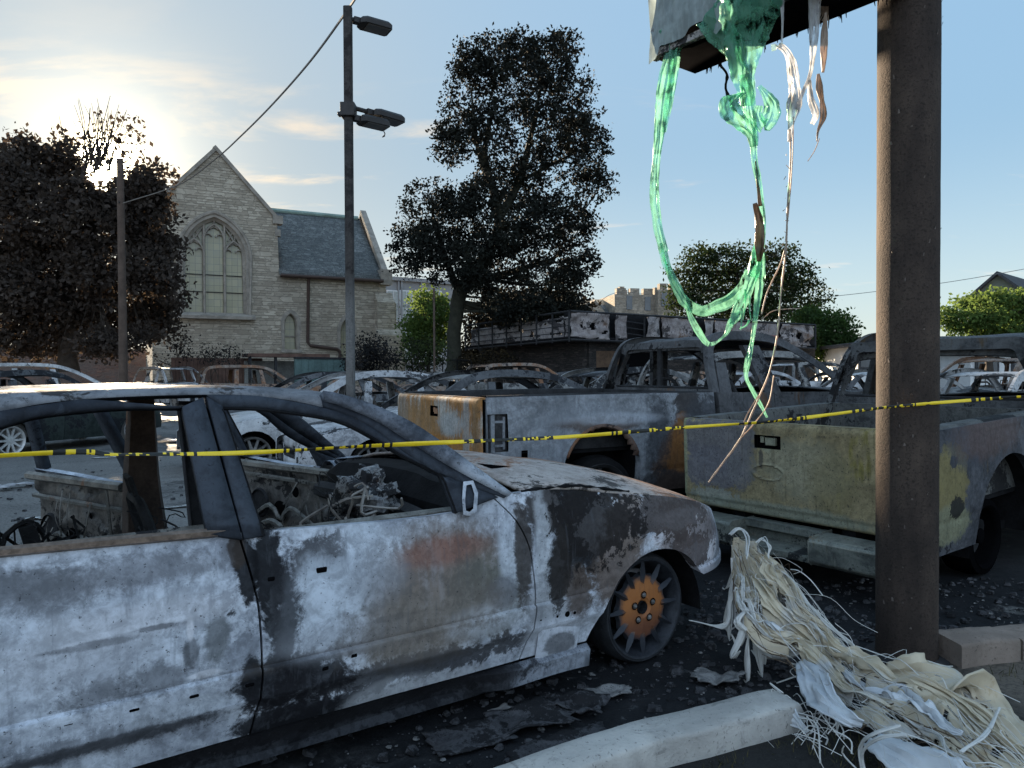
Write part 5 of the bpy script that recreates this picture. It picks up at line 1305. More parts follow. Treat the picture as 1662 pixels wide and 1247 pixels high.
# window frames, both sides
seam_t, seam_b = (-2.023, 1.333), (-1.951, .872)
gut = [(-3.62, .945), (-3.40, 1.055), (-3.0, 1.215), (-2.598, 1.305), (-2.38, 1.336), (-2.018, 1.343), (-1.791, 1.328), (-1.56, 1.274), (-1.421, 1.203), (-1.303, 1.102)]
apo = [(-1.60, 1.345), (-1.549, 1.336), (-1.428, 1.297), (-1.274, 1.225), (-1.148, 1.137), (-1.02, 1.035), (-.872, .916)]
apl = [(-1.60, 1.262 + .028), (-1.56, 1.276), (-1.421, 1.205), (-1.303, 1.104), (-1.20, 1.035), (-1.06, .965), (-.90, .900)]
apo_c, apl_c = curve([(x, z, 0) for x, z in apo], 24), curve([(x, z, 0) for x, z in apl], 24)
apm = [tuple(p.lerp(q, .58).to_2d()) for p, q in zip(apo_c, apl_c)]
for sgn in (-1, 1):
    dr = hparts[('door', -2.95, sgn)]; df = hparts[('door', -1.90, sgn)]
    g1 = [(-2.80, 1.268)] + [p for p in gut if -2.7 < p[0] <= -2.02]
    b = strip(g1, [(-2.73, 1.240), (-2.598, 1.262), (-2.494, 1.290), (-2.287, 1.306), (-2.085, 1.302)], hty, sgn, 24)
    b2 = strip([seam_t, seam_b], [(-2.092, 1.303), (-2.055, .90)], hty, sgn, 10); b.add(b2.V, b2.F)
    b2 = strip([(-2.80, 1.270), (-2.965, .925)], [(-2.722, 1.245), (-2.865, .925)], hty, sgn, 8); b.add(b2.V, b2.F)
    b.build('window_frame', H_FRAME, dr, solid=.035, off=0)
    b = strip([(-2.010, 1.335), (-1.943, .872)], [(-1.963, 1.300), (-1.881, .875)], hty, sgn, 10)
    b2 = strip([(-2.010, 1.341), (-1.9, 1.338), (-1.791, 1.326), (-1.56, 1.272), (-1.421, 1.201), (-1.303, 1.100), (-1.2, 1.03)], [(-1.963, 1.300), (-1.88, 1.298), (-1.792, 1.288), (-1.563, 1.243), (-1.424, 1.172), (-1.301, 1.088), (-1.172, 1.022)], hty, sgn, 26); b.add(b2.V, b2.F)
    b2 = strip([(-1.2, 1.03), (-1.06, .962), (-.93, .905)], [(-1.172, 1.024), (-1.152, .95), (-1.135, .868)], hty, sgn, 10); b.add(b2.V, b2.F)
    b.build('window_frame', H_FRAME, df, solid=.035, off=0)
    b = MB(); b.tube([(x, sgn * (hty(z) + .014), z) for x, z in [tuple(p.to_2d()) for p in curve([(x, z, 0) for x, z in [(-1.881, .878), (-1.955, 1.26), (-1.963, 1.294), (-1.93, 1.298), (-1.792, 1.285), (-1.563, 1.240), (-1.424, 1.169), (-1.301, 1.085), (-1.175, 1.018), (-1.152, .95), (-1.137, .87)]], 70)]], .006, 5); b.build('window_seal', M_SOOT, df)
    b = strip(apo, apm, hty, sgn, 22, dy=.012)
    b.build('pillar', H_FRAME if sgn > 0 else H_PIL, hero, solid=.05, off=0)
    b = strip([tuple(Vector(p) + (Vector(q) - Vector(p)) * .06) for p, q in zip(apm, apl_c and [tuple(q.to_2d()) for q in apl_c])], [tuple(q.to_2d()) for q in apl_c], hty, sgn, 22, dy=.0)
    b.build('pillar_frame', H_FRAME, hero, solid=.035, off=0)
    b = MB(); b.tube([(x, sgn * (hty(z) + .010), z) for x, z in [tuple(p.to_2d()) for p in curve([(x, z, 0) for x, z in gut], 60)] if x < -1.5], .0055, 5); b.build('gutter_seal', M_HOLE, hero)
    # rear quarter roof pillar
    b = strip([(-2.81, 1.270), (-3.0, 1.213), (-3.25, 1.125), (-3.62, .945)], [(-2.82, 1.25), (-2.89, 1.10), (-2.94, 1.0), (-2.98, .93)], hty, sgn, 12); b.build('rear_pillar', H_FRAME, hero, solid=.04)
    # inner centre post
    b = MB(); rows = []
    for k in range(9):
        s_ = k / 8; z = .28 + (1.30 - .28) * s_; yy = sgn * (hty(z) - .09); w0 = .15 - .095 * s_ ** .6 if s_ > .3 else .15 - .06 * s_ / .3 * .8; xc = -1.97 - .06 * s_
        rows.append([(xc - w0, yy, z), (xc - w0 * .8, yy - sgn * .05, z), (xc + w0 * .8, yy - sgn * .05, z), (xc + w0, yy, z)])
    b.grid(rows); b.build('centre_post', plain('rusty_post', (.065, .045, .036), .8, .1, .5, 8, .5) if sgn > 0 and 'rusty_post' not in bpy.data.materials else bpy.data.materials.get('rusty_post', M_CHAR), hero, solid=.01)
# roof
zg = lin(gut); rows = []
zT = lin([(-1.50, 1.318), (-1.57, 1.350), (-1.80, 1.370), (-2.10, 1.381), (-2.58, 1.372), (-3.0, 1.345), (-3.3, 1.29)])
for i in range(40):
    x = -3.30 + 1.78 * i / 39; z0 = zg(x) + .004; y0 = hty(z0); e = min(1, (39 - i) / 5); r = []; T = max(zT(x), z0 + .01)
    half_ = [(y0 + .004, z0)] + [(y0 - a, z0 + (T - z0) * c) for a, c in ((.004, .35), (.02, .62), (.05, .82), (.09, .94), (.15, 1.0))] + [(y0 - .26, T - .004), (y0 - .42, T - .013)]
    full = [(-y, z) for y, z in half_] + [(0, T - .024 * e - .02 * e * nz((x * 2, 1, 3)))] + half_[::-1]
    rows.append([(x, y, z + .003 * nz((x * 3, y * 3, 8))) for y, z in full])
b = MB(); b.grid(rows); b.build('roof', H_ROOF, hero, solid=.018, off=-1, sharp=60)
b = MB(); b.tube([(-1.52, -hty(1.30) + .03, 1.315), (-1.50, 0, 1.33), (-1.52, hty(1.30) - .03, 1.315)], .022, 6); b.build('windscreen_header', H_FRAME, hero)
# chrome sill trim along the rear door
b = MB(); b.tube(curve([(x, -(hhalf(x, hsh(x)) + .004), hsh(x) + .006) for x in (-3.2, -2.8, -2.5, -2.2, -1.965)], 30), [.016] * 28 + [.014, .010], 6); b.build('sill_trim', H_TRIM, hparts[('door', -2.95, -1)])
# door handle cavities, clip slots, moulding holes
def slot(parent, pts, w, h, nm):
    b = MB()
    for u, v in pts:
        x, z = hs(u, v); y = hhalf(x, z) + HERO['crease'](z); b.box((x, -(y - .008), z), (w * .8, .022, h * .8))
    b.build(nm, M_HOLE, parent, bevel=.004)
slot(hparts[('door', -1.90, -1)], [(522, 926)], .05, .028, 'handle_cavity')
slot(hparts[('door', -2.95, -1)], [(2, 1196), (110, 1173), (217, 1150), (314, 1128), (404, 1110)], .036, .012, 'clip_slot')
slot(hparts[('door', -1.90, -1)], [(440, 940), (526, 1083), (572, 1062)], .03, .018, 'clip_slot')
for u, v, r in ((876, 1005, .006), (903, 1000, .006), (919, 996, .013), (931, 994, .007), (888, 1013, .005)):
    x, z = hs(u, v); y = hhalf(x, z) + .008; b = MB(); b.lathe([(0, .004), (r, .004), (r, -.01)], (x, -y, z), (0, -1, 0), 12)
    b.build('bolt_hole', M_HOLE, hparts[('fender', -.79, -1)])
b = MB(); sx_ = [-.80 + .62 * k / 60 for k in range(61)]
b.tube([(x, -(hhalf(x, hsh(x)) - .006 + .004 * nz((x * 30, 1, 1))), hsh(x) + .004 + .004 * nz((x * 22, 4, 4))) for x in sx_], [max(.002, .006 + .008 * nz((x * 17, 2, 9))) for x in sx_], 6); b.build('burnt_seal', M_SOOT, hparts[('fender', -.79, -1)])
b = MB(); rows = []
for j in range(9):
    r = []
    for i in range(11):
        u, v = 876 + 68 * i / 10, 1018 + 62 * j / 8; x, z = hs(u, v); ed = min(i, 10 - i, j, 8 - j); r.append((x, -(hhalf(x, z) + (0.004 if ed == 0 else .011 if ed == 1 else .008)), z))
    rows.append(r)
b.grid(rows); b.build('stamped_plate', H_BODY, hparts[('fender', -.79, -1)])
# mirror base
b = MB()
def mp(u, v, d=0): 
    y = -.86
    for k in range(15): x, z = HF.side(u, v, y - d); y = -hty(z) 
    return (x, y - d, z)
ring = [(752, 782), (768, 780), (776, 800), (774, 830), (765, 838), (752, 836), (750, 810)]
inn = [(757, 788), (765, 786), (770, 802), (768, 826), (762, 831), (756, 829), (755, 810)]
A0 = [mp(*q, .006) for q in ring]; A1 = [mp(*q, .03) for q in ring]; A2 = [mp(*q, .03) for q in inn]; A3 = [mp(*q, .012) for q in inn]
b.grid([A0, A1, A2, A3], closed=True); o = len(b.V); b.V += A3; b.F.append(tuple(range(o, o + 7))); b.M.append(0)
mb = b.build('mirror_base', H_BODY, hparts[('door', -1.90, -1)], sharp=30)
b = MB(); o = [mp(*q, .014) for q in inn]; b.V += o; b.F.append(tuple(range(7))); b.M.append(0); b.build('cavity', M_HOLE, mb)
# front right wheel: burnt tyre ring, copper tinted rim with thin spokes
fw = empty('wheel', (0, 0, 0)); fw.parent = hero
def copper():
    m, g = newmat('heat_tinted_copper_rim'); v = g.obj()
    d = g.vmath('LENGTH', g.vmath('SUBTRACT', v, (-.03, -.80, .27))); n = g.noise(v, 16, 6, .7); n4 = g.noise(g.scale(v, (1, 1, .1)), 40, 3)
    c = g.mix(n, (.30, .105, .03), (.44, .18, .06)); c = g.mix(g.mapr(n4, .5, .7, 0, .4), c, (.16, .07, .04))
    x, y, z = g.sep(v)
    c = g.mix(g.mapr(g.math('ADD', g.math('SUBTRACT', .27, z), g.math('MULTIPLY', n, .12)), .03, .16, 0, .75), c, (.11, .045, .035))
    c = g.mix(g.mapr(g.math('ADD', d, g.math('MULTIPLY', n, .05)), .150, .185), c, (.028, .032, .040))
    g.out(g.pbsdf(c, .6, .15, g.bump(n, .3, .01), .35)); return m
H_COPPER = copper()
def spoke_mat():
    m, g = newmat('scorched_spokes'); v = g.obj(); d = g.vmath('LENGTH', g.vmath('SUBTRACT', v, (-.03, -.80, .27))); n = g.noise(v, 18, 6, .7)
    c = g.mix(g.mapr(g.math('ADD', d, g.math('MULTIPLY', n, .05)), .135, .175), (.20, .085, .035), (.035, .040, .050))
    g.out(g.pbsdf(c, .55, .1, g.bump(n, .3, .01), .35)); return m
H_SPOKE = spoke_mat()
wc = Vector((-.03, -.80, .27)); ax = (0, -1, 0)
b = MB(); b.lathe([(.222, -.18), (.262, -.17), (.272, -.10), (.266, -.01), (.252, .014), (.238, .012), (.230, -.004), (.222, -.03)], wc, ax, 56); fwt = b.build('tyre', plain('burnt_tyre_bead', (.020, .022, .026), .8, 0, .5, 14, .6), fw)
b = MB(); b.lathe([(.235, .008), (.240, .016), (.232, .012), (.216, -.02), (.205, -.075), (.205, -.18)], wc, ax, 56)
fwr = b.build('rim', plain('scorched_rim', (.032, .036, .044), .5, .2, .5, 10, .4), fw)
b = MB(); a = Vector((1, 0, 0)); u_ = Vector((0, 0, 1)); n_ = Vector((0, -1, 0)); NS = 12
# scalloped disc
rows = []
for k in range(NS * 8):
    t = 2 * math.pi * k / (NS * 8); d = a * math.cos(t) + u_ * math.sin(t); sc_ = .5 + .5 * math.cos(NS * t)
    rows.append([wc + d * .030 - n_ * .035, wc + d * .034 + n_ * -.012, wc + d * .05 + n_ * -.002, wc + d * .11 + n_ * -.004, wc + d * (.152 + .010 * sc_) + n_ * -.012, wc + d * (.158 + .012 * sc_) + n_ * -.034])
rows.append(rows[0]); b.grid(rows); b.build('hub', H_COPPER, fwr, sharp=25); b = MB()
for k in range(NS):
    t = 2 * math.pi * k / NS; d = a * math.cos(t) + u_ * math.sin(t); p = a * -math.sin(t) + u_ * math.cos(t)
    r0, r1 = .118, .226; w0, w1 = .019, .006
    top = [wc + d * r0 + n_ * .002, wc + d * (r0 + .05) + n_ * .012, wc + d * r1 + n_ * .004]
    L_ = [wc + d * (r0 + .012) + p * w0 * .8 - n_ * .008, wc + d * (r0 + .05) + p * w0 * .75 - n_ * .012, wc + d * r1 + p * w1 - n_ * .008]
    R_ = [wc + d * (r0 + .012) - p * w0 * .8 - n_ * .008, wc + d * (r0 + .05) - p * w0 * .75 - n_ * .012, wc + d * r1 - p * w1 - n_ * .008]
    b.grid([L_, top, R_])
b.build('spokes', H_SPOKE, fwr, sharp=25)
for k in range(5):
    t = R(90 + 72 * k); d = a * math.cos(t) + u_ * math.sin(t)
    b = MB(); b.lathe([(.013, -.012), (.0125, .004), (.008, .010), (0, .012)], wc + d * .064, ax, 6); b.build('lug_nut', M_STEEL, fwr, sharp=20)
    b2 = MB(); b2.lathe([(.0185, .0015), (.013, .0005)], wc + d * .064, ax, 20); b2.build('lug_seat', M_HOLE, fwr)
b = MB(); b.lathe([(.030, -.004), (.030, -.05), (0, -.05)], wc, ax, 20); b.build('centre_bore', M_CHAR, fwr)
b = MB(); b.lathe([(0, -.085), (.15, -.085), (.15, -.11), (0, -.11)], wc, ax, 30); b.build('brake_disc', M_SOOT, fw)
wheel(hero, -.03, .80, 1, .27, M_CHAR, 12, None, .18)
# frame horn under the wing tip
b = MB(); b.box((.50, -.56, .315), (.10, .07, .16)); b.box((.57, -.50, .33), (.05, .06, .10)); b.box((.3, -.56, .36), (.5, .07, .07)); b.build('chassis_horn', burnt('ashy_horn', ((.42, .42, .44), (.22, .22, .23)), soot_lv=.6, seed=14), hero, bevel=.008)
# steering wheel, column and burnt dash
sx, sz = HF.side(712, 818, .36); c0 = Vector((sx, .36, sz + .02)); axs = Vector((-.86, 0, .5)).normalized(); aa = Vector((0, 1, 0)); bb = axs.cross(aa)
b = MB(); b.tube([c0 + (aa * math.cos(t) + bb * math.sin(t)) * .185 for t in [2 * math.pi * k / 40 for k in range(41)]], .009, 6, caps=False)
for t in (R(20), R(160), R(270)): b.tube(curve([c0 + (aa * math.cos(t) + bb * math.sin(t)) * .185, c0 + (aa * math.cos(t + .2) + bb * math.sin(t + .2)) * .10, c0 + (aa * math.cos(t) + bb * math.sin(t)) * .04 - axs * .02], 8), .010, 5)
b.lathe([(.05, -.03), (.055, 0), (.03, .012), (0, .012)], c0, axs, 14); b.tube([c0 - axs * .02, c0 - axs * .55], .03, 8)
b.build('steering_wheel', burnt('ashy_wheel_steel', ((.40, .37, .33), (.2, .18, .16)), soot_lv=.62, seed=15), hero)
rr = random.Random(5)
def hpt(u, v, y): x, z = HF.side(u, v, y); return Vector((x, y, z))
M_JUNK = burnt('ash_lump', ((.30, .30, .30), (.12, .12, .125)), soot_lv=.48, seed=16, scl=5)
def lump(c, rad, seed, mat, nm, parent, sq=(1, 1, .8)):
    b = MB(); rows = []
    for i in range(15):
        th_ = math.pi * i / 14; r = []
        for j in range(20):
            ph = 2 * math.pi * j / 20; d = Vector((math.sin(th_) * math.cos(ph), math.sin(th_) * math.sin(ph), math.cos(th_))); k = rad * (1 + .75 * nz(d * 1.7 + Vector((seed, 0, 0))) + .5 * nz(d * 4.5 + Vector((0, seed, 0))))
            r.append(c + Vector((d.x * sq[0], d.y * sq[1], d.z * sq[2])) * k)
        rows.append(r)
    b.grid(rows, closed=True); return b.build(nm, mat, parent, sharp=25)
for k, (u, v, y, r_) in enumerate(((592, 795, -.08, .12), (565, 815, .05, .09), (618, 812, -.2, .08), (600, 770, .1, .06))): lump(hpt(u, v, y), r_, k * 3.1, M_JUNK, 'dash_slag', hero)
b = MB()
for k in range(26):
    p = hpt(575 + rr.gauss(0, 30), 825 + rr.gauss(0, 18), rr.uniform(-.3, .1)); q = p + Vector((rr.gauss(0, .12), rr.gauss(0, .1), rr.uniform(-.2, .06)))
    b.tube(curve([p, p.lerp(q, .5) + Vector((rr.gauss(0, .04), rr.gauss(0, .04), rr.gauss(0, .04))), q], 7), rr.uniform(.004, .009), 4)
b.tube([hpt(585, 815, -.05), hpt(618, 835, -.12), hpt(660, 846, -.2)], [.018, .022, .022], 8)
for k in range(9): p = hpt(600 + 12 * k, 772 + rr.uniform(-6, 6), .3 - .05 * k); b.tube([p, p + Vector((rr.uniform(-.1, .1), rr.uniform(-.1, .1), rr.uniform(-.16, -.04)))], .010, 5)
b.build('steering_column', burnt('ashy_column', ((.36, .33, .30), (.17, .15, .14)), soot_lv=.6, seed=17), hero)
b = MB()   # cowl structure and cross beam
rows = []
for i in range(21):
    y = -.78 + 1.56 * i / 20; rows.append([(-.80 + .03 * nz((y * 3, 1, 2)), y, .90 + .05 * (1 - (y / .8) ** 2)), (-.95 + .04 * nz((y * 4, 5, 2)), y, .885 + .05 * (1 - (y / .8) ** 2)), (-1.02, y, .84), (-1.0, y, .55), (-.98, y, .25)])
b.grid(rows); b.build('cowl', M_SOOT, hero, solid=.01)
b = MB(); b.box((-.60, -.30, .965), (.20, .34, .012), Matrix.Rotation(R(6), 3, 'Y')); b.build('bonnet_vent', M_HOLE, hero)
# inner door skins with their machinery; the far side doors stand open
M_REG = burnt('bare_door_steel', ((.22, .21, .19), (.11, .105, .095)), soot_lv=.6, seed=19, scl=3, metal=.35, rough=.45)
for sgn in (-1, 1):
    for key, x0, x1, hx, ang in ((-1.90, -1.86, -.90, -.85, 72), (-2.95, -2.92, -2.00, -1.98, 66)):
        dr = hparts[('door', key, sgn)]; xc = (x0 + x1) / 2; w = x1 - x0; y = sgn * .785
        rows = [[(x, sgn * (hhalf(x, .7) - .10 + .016 * nz((x * 7, z * 7, sgn)) + .022 * sstep(nz((x * 3.1, z * 3.6, sgn + 4)), .02, .12) - .020 * sstep(nz((x * 4.3, z * 4.1, sgn + 8)), .10, .18)), z) for z in [.30 + (hsh(x) - .02 - .30) * j / 36 for j in range(37)]] for x in [x0 + w * i / 56 for i in range(57)]]
        b = MB(); b.grid(rows); inn_ = b.build('inner_panel', M_INNER, dr)
        b = MB(); b.tube([(x0, y - sgn * .02, hsh(xc) - .02), (x1, y - sgn * .02, hsh(xc) - .02)], .024, 6)
        b.tube([(x0 + .02, y, .78), (x1 - .02, y, .77)], .014, 5); b.tube([(x1 - .16, y - sgn * .01, .88), (x1 - .07, y - sgn * .01, .34)], .009, 4)
        b.tube(curve([(x0 + .03, y - sgn * .01, .42), (xc - .12, y - sgn * .03, .60), (xc, y - sgn * .03, .52), (xc + .12, y - sgn * .03, .60), (x1 - .03, y - sgn * .01, .44)], 20), .016, 5)
        b.tube(curve([(x0 + .03, y - sgn * .01, .32), (xc - .1, y - sgn * .04, .50), (xc + .15, y - sgn * .04, .42), (x1 - .03, y - sgn * .01, .33)], 20), .018, 5)
        for k in range(7):
            p = Vector((x0 + w * rr.uniform(.1, .9), y - sgn * .02, rr.uniform(.6, .86))); q = p + Vector((rr.uniform(-.12, .12), -sgn * rr.uniform(0, .05), -rr.uniform(.12, .4)))
            b.tube(curve([p, p.lerp(q, .5) + Vector((rr.gauss(0, .03), -sgn * .02, 0)), q], 8), rr.uniform(.003, .006), 4)
        b.build('window_regulator', M_REG, inn_)
        b = MB(); b.lathe([(.09, 0), (.10, -.015), (.06, -.02), (.03, -.02), (0, -.02)], (x0 + w * .25, y - sgn * .03, .60), (0, -sgn, 0), 18); b.build('speaker_ring', M_CHAR, inn_)
        for (px_, pz_, r) in ((.45, .56, .07), (.75, .47, .05), (.62, .70, .035)):
            b = MB(); b.lathe([(0, .0), (r, 0)], (x0 + w * px_, y + sgn * .002, pz_), (0, sgn, 0), 18); b.build('panel_hole', M_HOLE, inn_)
        if sgn > 0:
            h = Vector((hx, .87, 0)); M_ = Matrix.Translation(h) @ Matrix.Rotation(R(-ang), 4, 'Z') @ Matrix.Translation(-h)
            dr.location = M_.to_translation(); dr.rotation_euler = (0, 0, R(-ang)); dr.location.z -= .05 if key < -2 else .03; dr['label'] = 'open far side door with bare scorched inner panel'
b = MB()
for k in range(34):
    x = rr.uniform(-2.9, -1.15); y_ = rr.uniform(-.45, .55); p = Vector((x, y_, rr.uniform(.55, .93))); pts = [p]
    for q in range(4): pts.append(pts[-1] + Vector((rr.gauss(0, .08), rr.gauss(0, .06), rr.gauss(-.03, .06))))
    pts[-1].z = max(.27, pts[-1].z - .35)
    b.tube(curve(pts, 22), rr.uniform(.0025, .006), 4)
for k in range(9):
    x, y_ = rr.uniform(-2.75, -2.2), rr.uniform(-.4, .5); zc_ = .80 + rr.uniform(-.05, .06)
    b.tube([(x + .025 * math.cos(t * .9), y_ + .025 * math.sin(t * .9), .30 + (zc_ - .30) * t / 60) for t in range(61)], .0025, 4, caps=False)
o_ = b.build('seat_springs', M_CHAR, hero)
# slumped rear seat wreck low behind the rear window
b = MB(); x0, z0 = HF.side(60, 868, .35)
b.box((x0, .35, z0 - .10), (.06, .20, .32), Matrix.Rotation(R(-14), 3, 'Y')); b.tube(curve([(x0 - .1, .30, z0 - .2), (x0 - .12, .3, z0), (x0 - .03, .3, z0 + .07), (x0 + .02, .32, z0 + .01)], 10), .012, 5)
for k in range(10): p = Vector((x0 - rr.uniform(.0, .5), rr.uniform(.2, .5), z0 - rr.uniform(.05, .22))); b.tube([p, p + Vector((rr.uniform(-.3, .1), rr.uniform(-.1, .1), rr.uniform(-.06, .1)))], .007, 4)
b.build('seat_back', M_CHAR, hero)

# ---------------------------------------------------------------- the wrecks behind
BG_ASH = burnt('bg_pale_ash', ((0.42, 0.42, 0.43), (0.20, 0.20, 0.21)), soot_lv=0.54, rust_lv=0.66, seed=31, rnd=True)
BG_GREY = burnt('bg_grey_ash', ((0.23, 0.225, 0.22), (0.10, 0.10, 0.10)), soot_lv=0.51, rust_lv=0.62, seed=32, rnd=True)
BG_DARK = burnt('bg_soot', ((0.10, 0.103, 0.11), (0.04, 0.041, 0.045)), soot_lv=0.50, rust_lv=0.66, seed=33, rnd=True)
BG_RUST = burnt('bg_rust', ((0.24, 0.195, 0.165), (0.12, 0.09, 0.075)), soot_lv=0.55, rust_lv=0.47, seed=34, rust=(0.19, 0.10, 0.06), rnd=True)
BG_SILVER = burnt('bg_silver', ((0.42, 0.42, 0.425), (0.24, 0.24, 0.245)), soot_lv=0.55, rust_lv=0.70, seed=35, rnd=True, rough=.5)
BG_GREEN = burnt('bg_dark_green', ((0.035, 0.045, 0.042), (0.02, 0.025, 0.024)), soot_lv=0.52, rust_lv=0.72, seed=36, rnd=True, rough=.4)
BG_FRAME = burnt('bg_frame_soot', ((0.15, 0.147, 0.145), (0.07, 0.069, 0.068)), soot_lv=0.50, rust_lv=0.60, seed=37, rnd=True)
SEAT = plain('burnt_seat_wire', (0.07, 0.06, 0.055), 0.8, 0, .5, 9)
SEDAN = dict(W=1.80, xf=.88, xb=-3.72, sill=.20, zfb=.26, zrb=.30, sh=[(.88, .55), (.8, .62), (.3, .73), (-.4, .82), (-.85, .88), (-1.6, .89), (-2.5, .92), (-3.1, .96), (-3.5, .95), (-3.72, .82)],
    arches=[(0, .34, .27), (-2.72, .34, .27)], segs=[('fender', -.62, .88), ('door', -1.68, -.62), ('door', -2.60, -1.68), ('quarter_panel', -3.72, -2.60)], cab=(-2.9, -.7),
    hood=(-.75, .86), deck=(-3.70, -3.2), O=[(-3.52, .95), (-3.2, 1.13), (-2.85, 1.28), (-2.4, 1.35), (-1.9, 1.36), (-1.5, 1.30), (-1.15, 1.13), (-.72, .87)][::-1], zb=.9, tum=.42, inset=.06,
    pillars=[(-1.75, -1.62, -1.80, -1.70), (-2.72, -2.60, -2.62, -2.50)], roofline=[(-3.2, 1.13), (-2.85, 1.28), (-2.4, 1.35), (-1.9, 1.36), (-1.5, 1.30), (-1.15, 1.13)], roofx=(-2.85, -1.45),
    wheels=[(0, .27, None), (-2.72, .27, None)], seats=[(-1.75, -.37, .55), (-1.75, .37, .55), (-2.6, 0, .45)], front_holes=[(.45, .66, .42, .54), (.0, .3, .36, .5)], rear_holes=[(.45, .66, .62, .82)])
SUV = dict(W=1.88, xf=.92, xb=-3.70, sill=.26, zfb=.36, zrb=.38, sh=[(.92, .72), (.84, .82), (.4, .93), (-.4, .99), (-.8, 1.02), (-2, 1.05), (-3.7, 1.10)],
    arches=[(0, .38, .32), (-2.72, .38, .32)], segs=[('fender', -.62, .92), ('door', -1.62, -.62), ('door', -2.52, -1.62), ('quarter_panel', -3.70, -2.52)], cab=(-3.4, -.7),
    hood=(-.72, .90), O=[(-3.68, 1.08), (-3.60, 1.42), (-3.48, 1.58), (-3.1, 1.63), (-2.2, 1.645), (-1.75, 1.62), (-1.4, 1.52), (-1.05, 1.30), (-.68, 1.01)][::-1], zb=1.05, tum=.30, inset=.06,
    pillars=[(-1.70, -1.55, -1.78, -1.66), (-2.66, -2.50, -2.62, -2.48)], roofline=[(-3.6, 1.42), (-3.48, 1.58), (-3.1, 1.63), (-2.2, 1.645), (-1.75, 1.62), (-1.4, 1.52)], roofx=(-3.5, -1.55),
    wheels=[(0, .30, None), (-2.72, .30, None)], seats=[(-1.75, -.38, .62), (-1.75, .38, .62), (-2.6, .35, .55), (-2.6, -.35, .55)], zseat=.55, front_holes=[(.5, .72, .62, .78), (0, .4, .5, .72)], rear_holes=[(.62, .80, .72, 1.0)])
VAN = dict(SUV); VAN.update(W=1.92, xf=.78, xb=-4.1, sh=[(.78, .66), (.7, .78), (.3, .93), (-.2, 1.0), (-.5, 1.03), (-2, 1.04), (-4.1, 1.06)], arches=[(0, .36, .29), (-3.05, .36, .29)],
    segs=[('fender', -.55, .78), ('door', -1.62, -.55), ('sliding_door', -2.72, -1.62), ('quarter_panel', -4.1, -2.72)], cab=(-3.9, -.6), hood=(-.45, .76),
    O=[(-4.08, 1.05), (-4.0, 1.40), (-3.86, 1.60), (-3.5, 1.66), (-2.4, 1.68), (-1.7, 1.64), (-1.25, 1.50), (-.85, 1.30), (-.40, 1.02)][::-1],
    pillars=[(-1.70, -1.55, -1.80, -1.66), (-2.82, -2.66, -2.78, -2.64)], roofline=[(-4.0, 1.40), (-3.86, 1.60), (-3.5, 1.66), (-2.4, 1.68), (-1.7, 1.64), (-1.25, 1.5)], roofx=(-3.88, -1.5), wheels=[(0, .29, None), (-3.05, .29, None)])
HATCH = dict(SEDAN); HATCH.update(W=1.76, xb=-3.30, sh=[(.88, .58), (.8, .66), (.3, .78), (-.4, .88), (-.85, .93), (-1.6, .94), (-2.5, .97), (-3.3, 1.0)], deck=None, segs=[('fender', -.62, .88), ('door', -1.62, -.62), ('door', -2.45, -1.62), ('quarter_panel', -3.30, -2.45)], cab=(-3.0, -.7),
    O=[(-3.28, .99), (-3.1, 1.20), (-2.85, 1.34), (-2.4, 1.40), (-1.9, 1.41), (-1.5, 1.35), (-1.15, 1.17), (-.72, .91)][::-1], roofline=[(-3.1, 1.20), (-2.85, 1.34), (-2.4, 1.40), (-1.9, 1.41), (-1.5, 1.35)], roofx=(-2.95, -1.45), pillars=[(-1.70, -1.57, -1.76, -1.66), (-2.56, -2.44, -2.5, -2.38)], zb=.95, arches=[(0, .34, .27), (-2.6, .34, .27)], wheels=[(0, .27, None), (-2.6, .27, None)], rear_holes=[(.45, .66, .62, .82)])
PROTO = {}
def bg_car(kind, spec, u, Y, deg, mats, label, cat='car', dz=0.0, group='burnt cars standing across the parking lot', tyre=None):
    """u, Y: where the middle of the car stands; first of a kind is built, the rest are copies"""
    name = {'sedan': 'burnt_sedan', 'suv': 'burnt_suv', 'van': 'burnt_minivan', 'hatch': 'burnt_hatchback'}[kind]
    p = at_y(u, 610, Y); t = R(deg); mid = (spec['xf'] + spec['xb']) / 2
    loc = Vector((p.x - math.cos(t) * mid, Y - math.sin(t) * mid, dz))
    keys = ('body', 'frame', 'rim')
    if kind not in PROTO:
        root = empty(name, loc, t, label, cat, group)
        base = dict(body=BG_ASH, frame=BG_FRAME, rim=M_STEEL, inner=M_INNER, seat=SEAT)
        car_body(root, dict(spec, dx=.13, nv=6, fw=.10, seed=len(PROTO) * 3 + 2), base); PROTO[kind] = root
        if mats: 
            for o in [c for c in root.children_recursive if c.type == 'MESH']: restyle(o, mats)
        return root
    c = copy_tree(PROTO[kind]); c.location = loc; c.rotation_euler = (0, 0, t); tag(c, label, cat, group)
    for o in [q for q in c.children_recursive if q.type == 'MESH']: restyle(o, mats)
    return c
def restyle(o, mats):
    for sl in o.material_slots:
        base = sl.link
        nm = o.data.materials[0].name
        new = {'bg_pale_ash': mats.get('body'), 'bg_frame_soot': mats.get('frame'), 'scorched_bare_steel': mats.get('rim') if o.name.startswith(('wheel', 'spokes')) else None}.get(nm)
        if o.name.startswith('roof') and mats.get('roof'): new = mats['roof']
        if new: sl.link = 'OBJECT'; sl.material = new
        elif nm.startswith(('bg_', 'scorched_bare')): sl.link = 'DATA'
D = dict
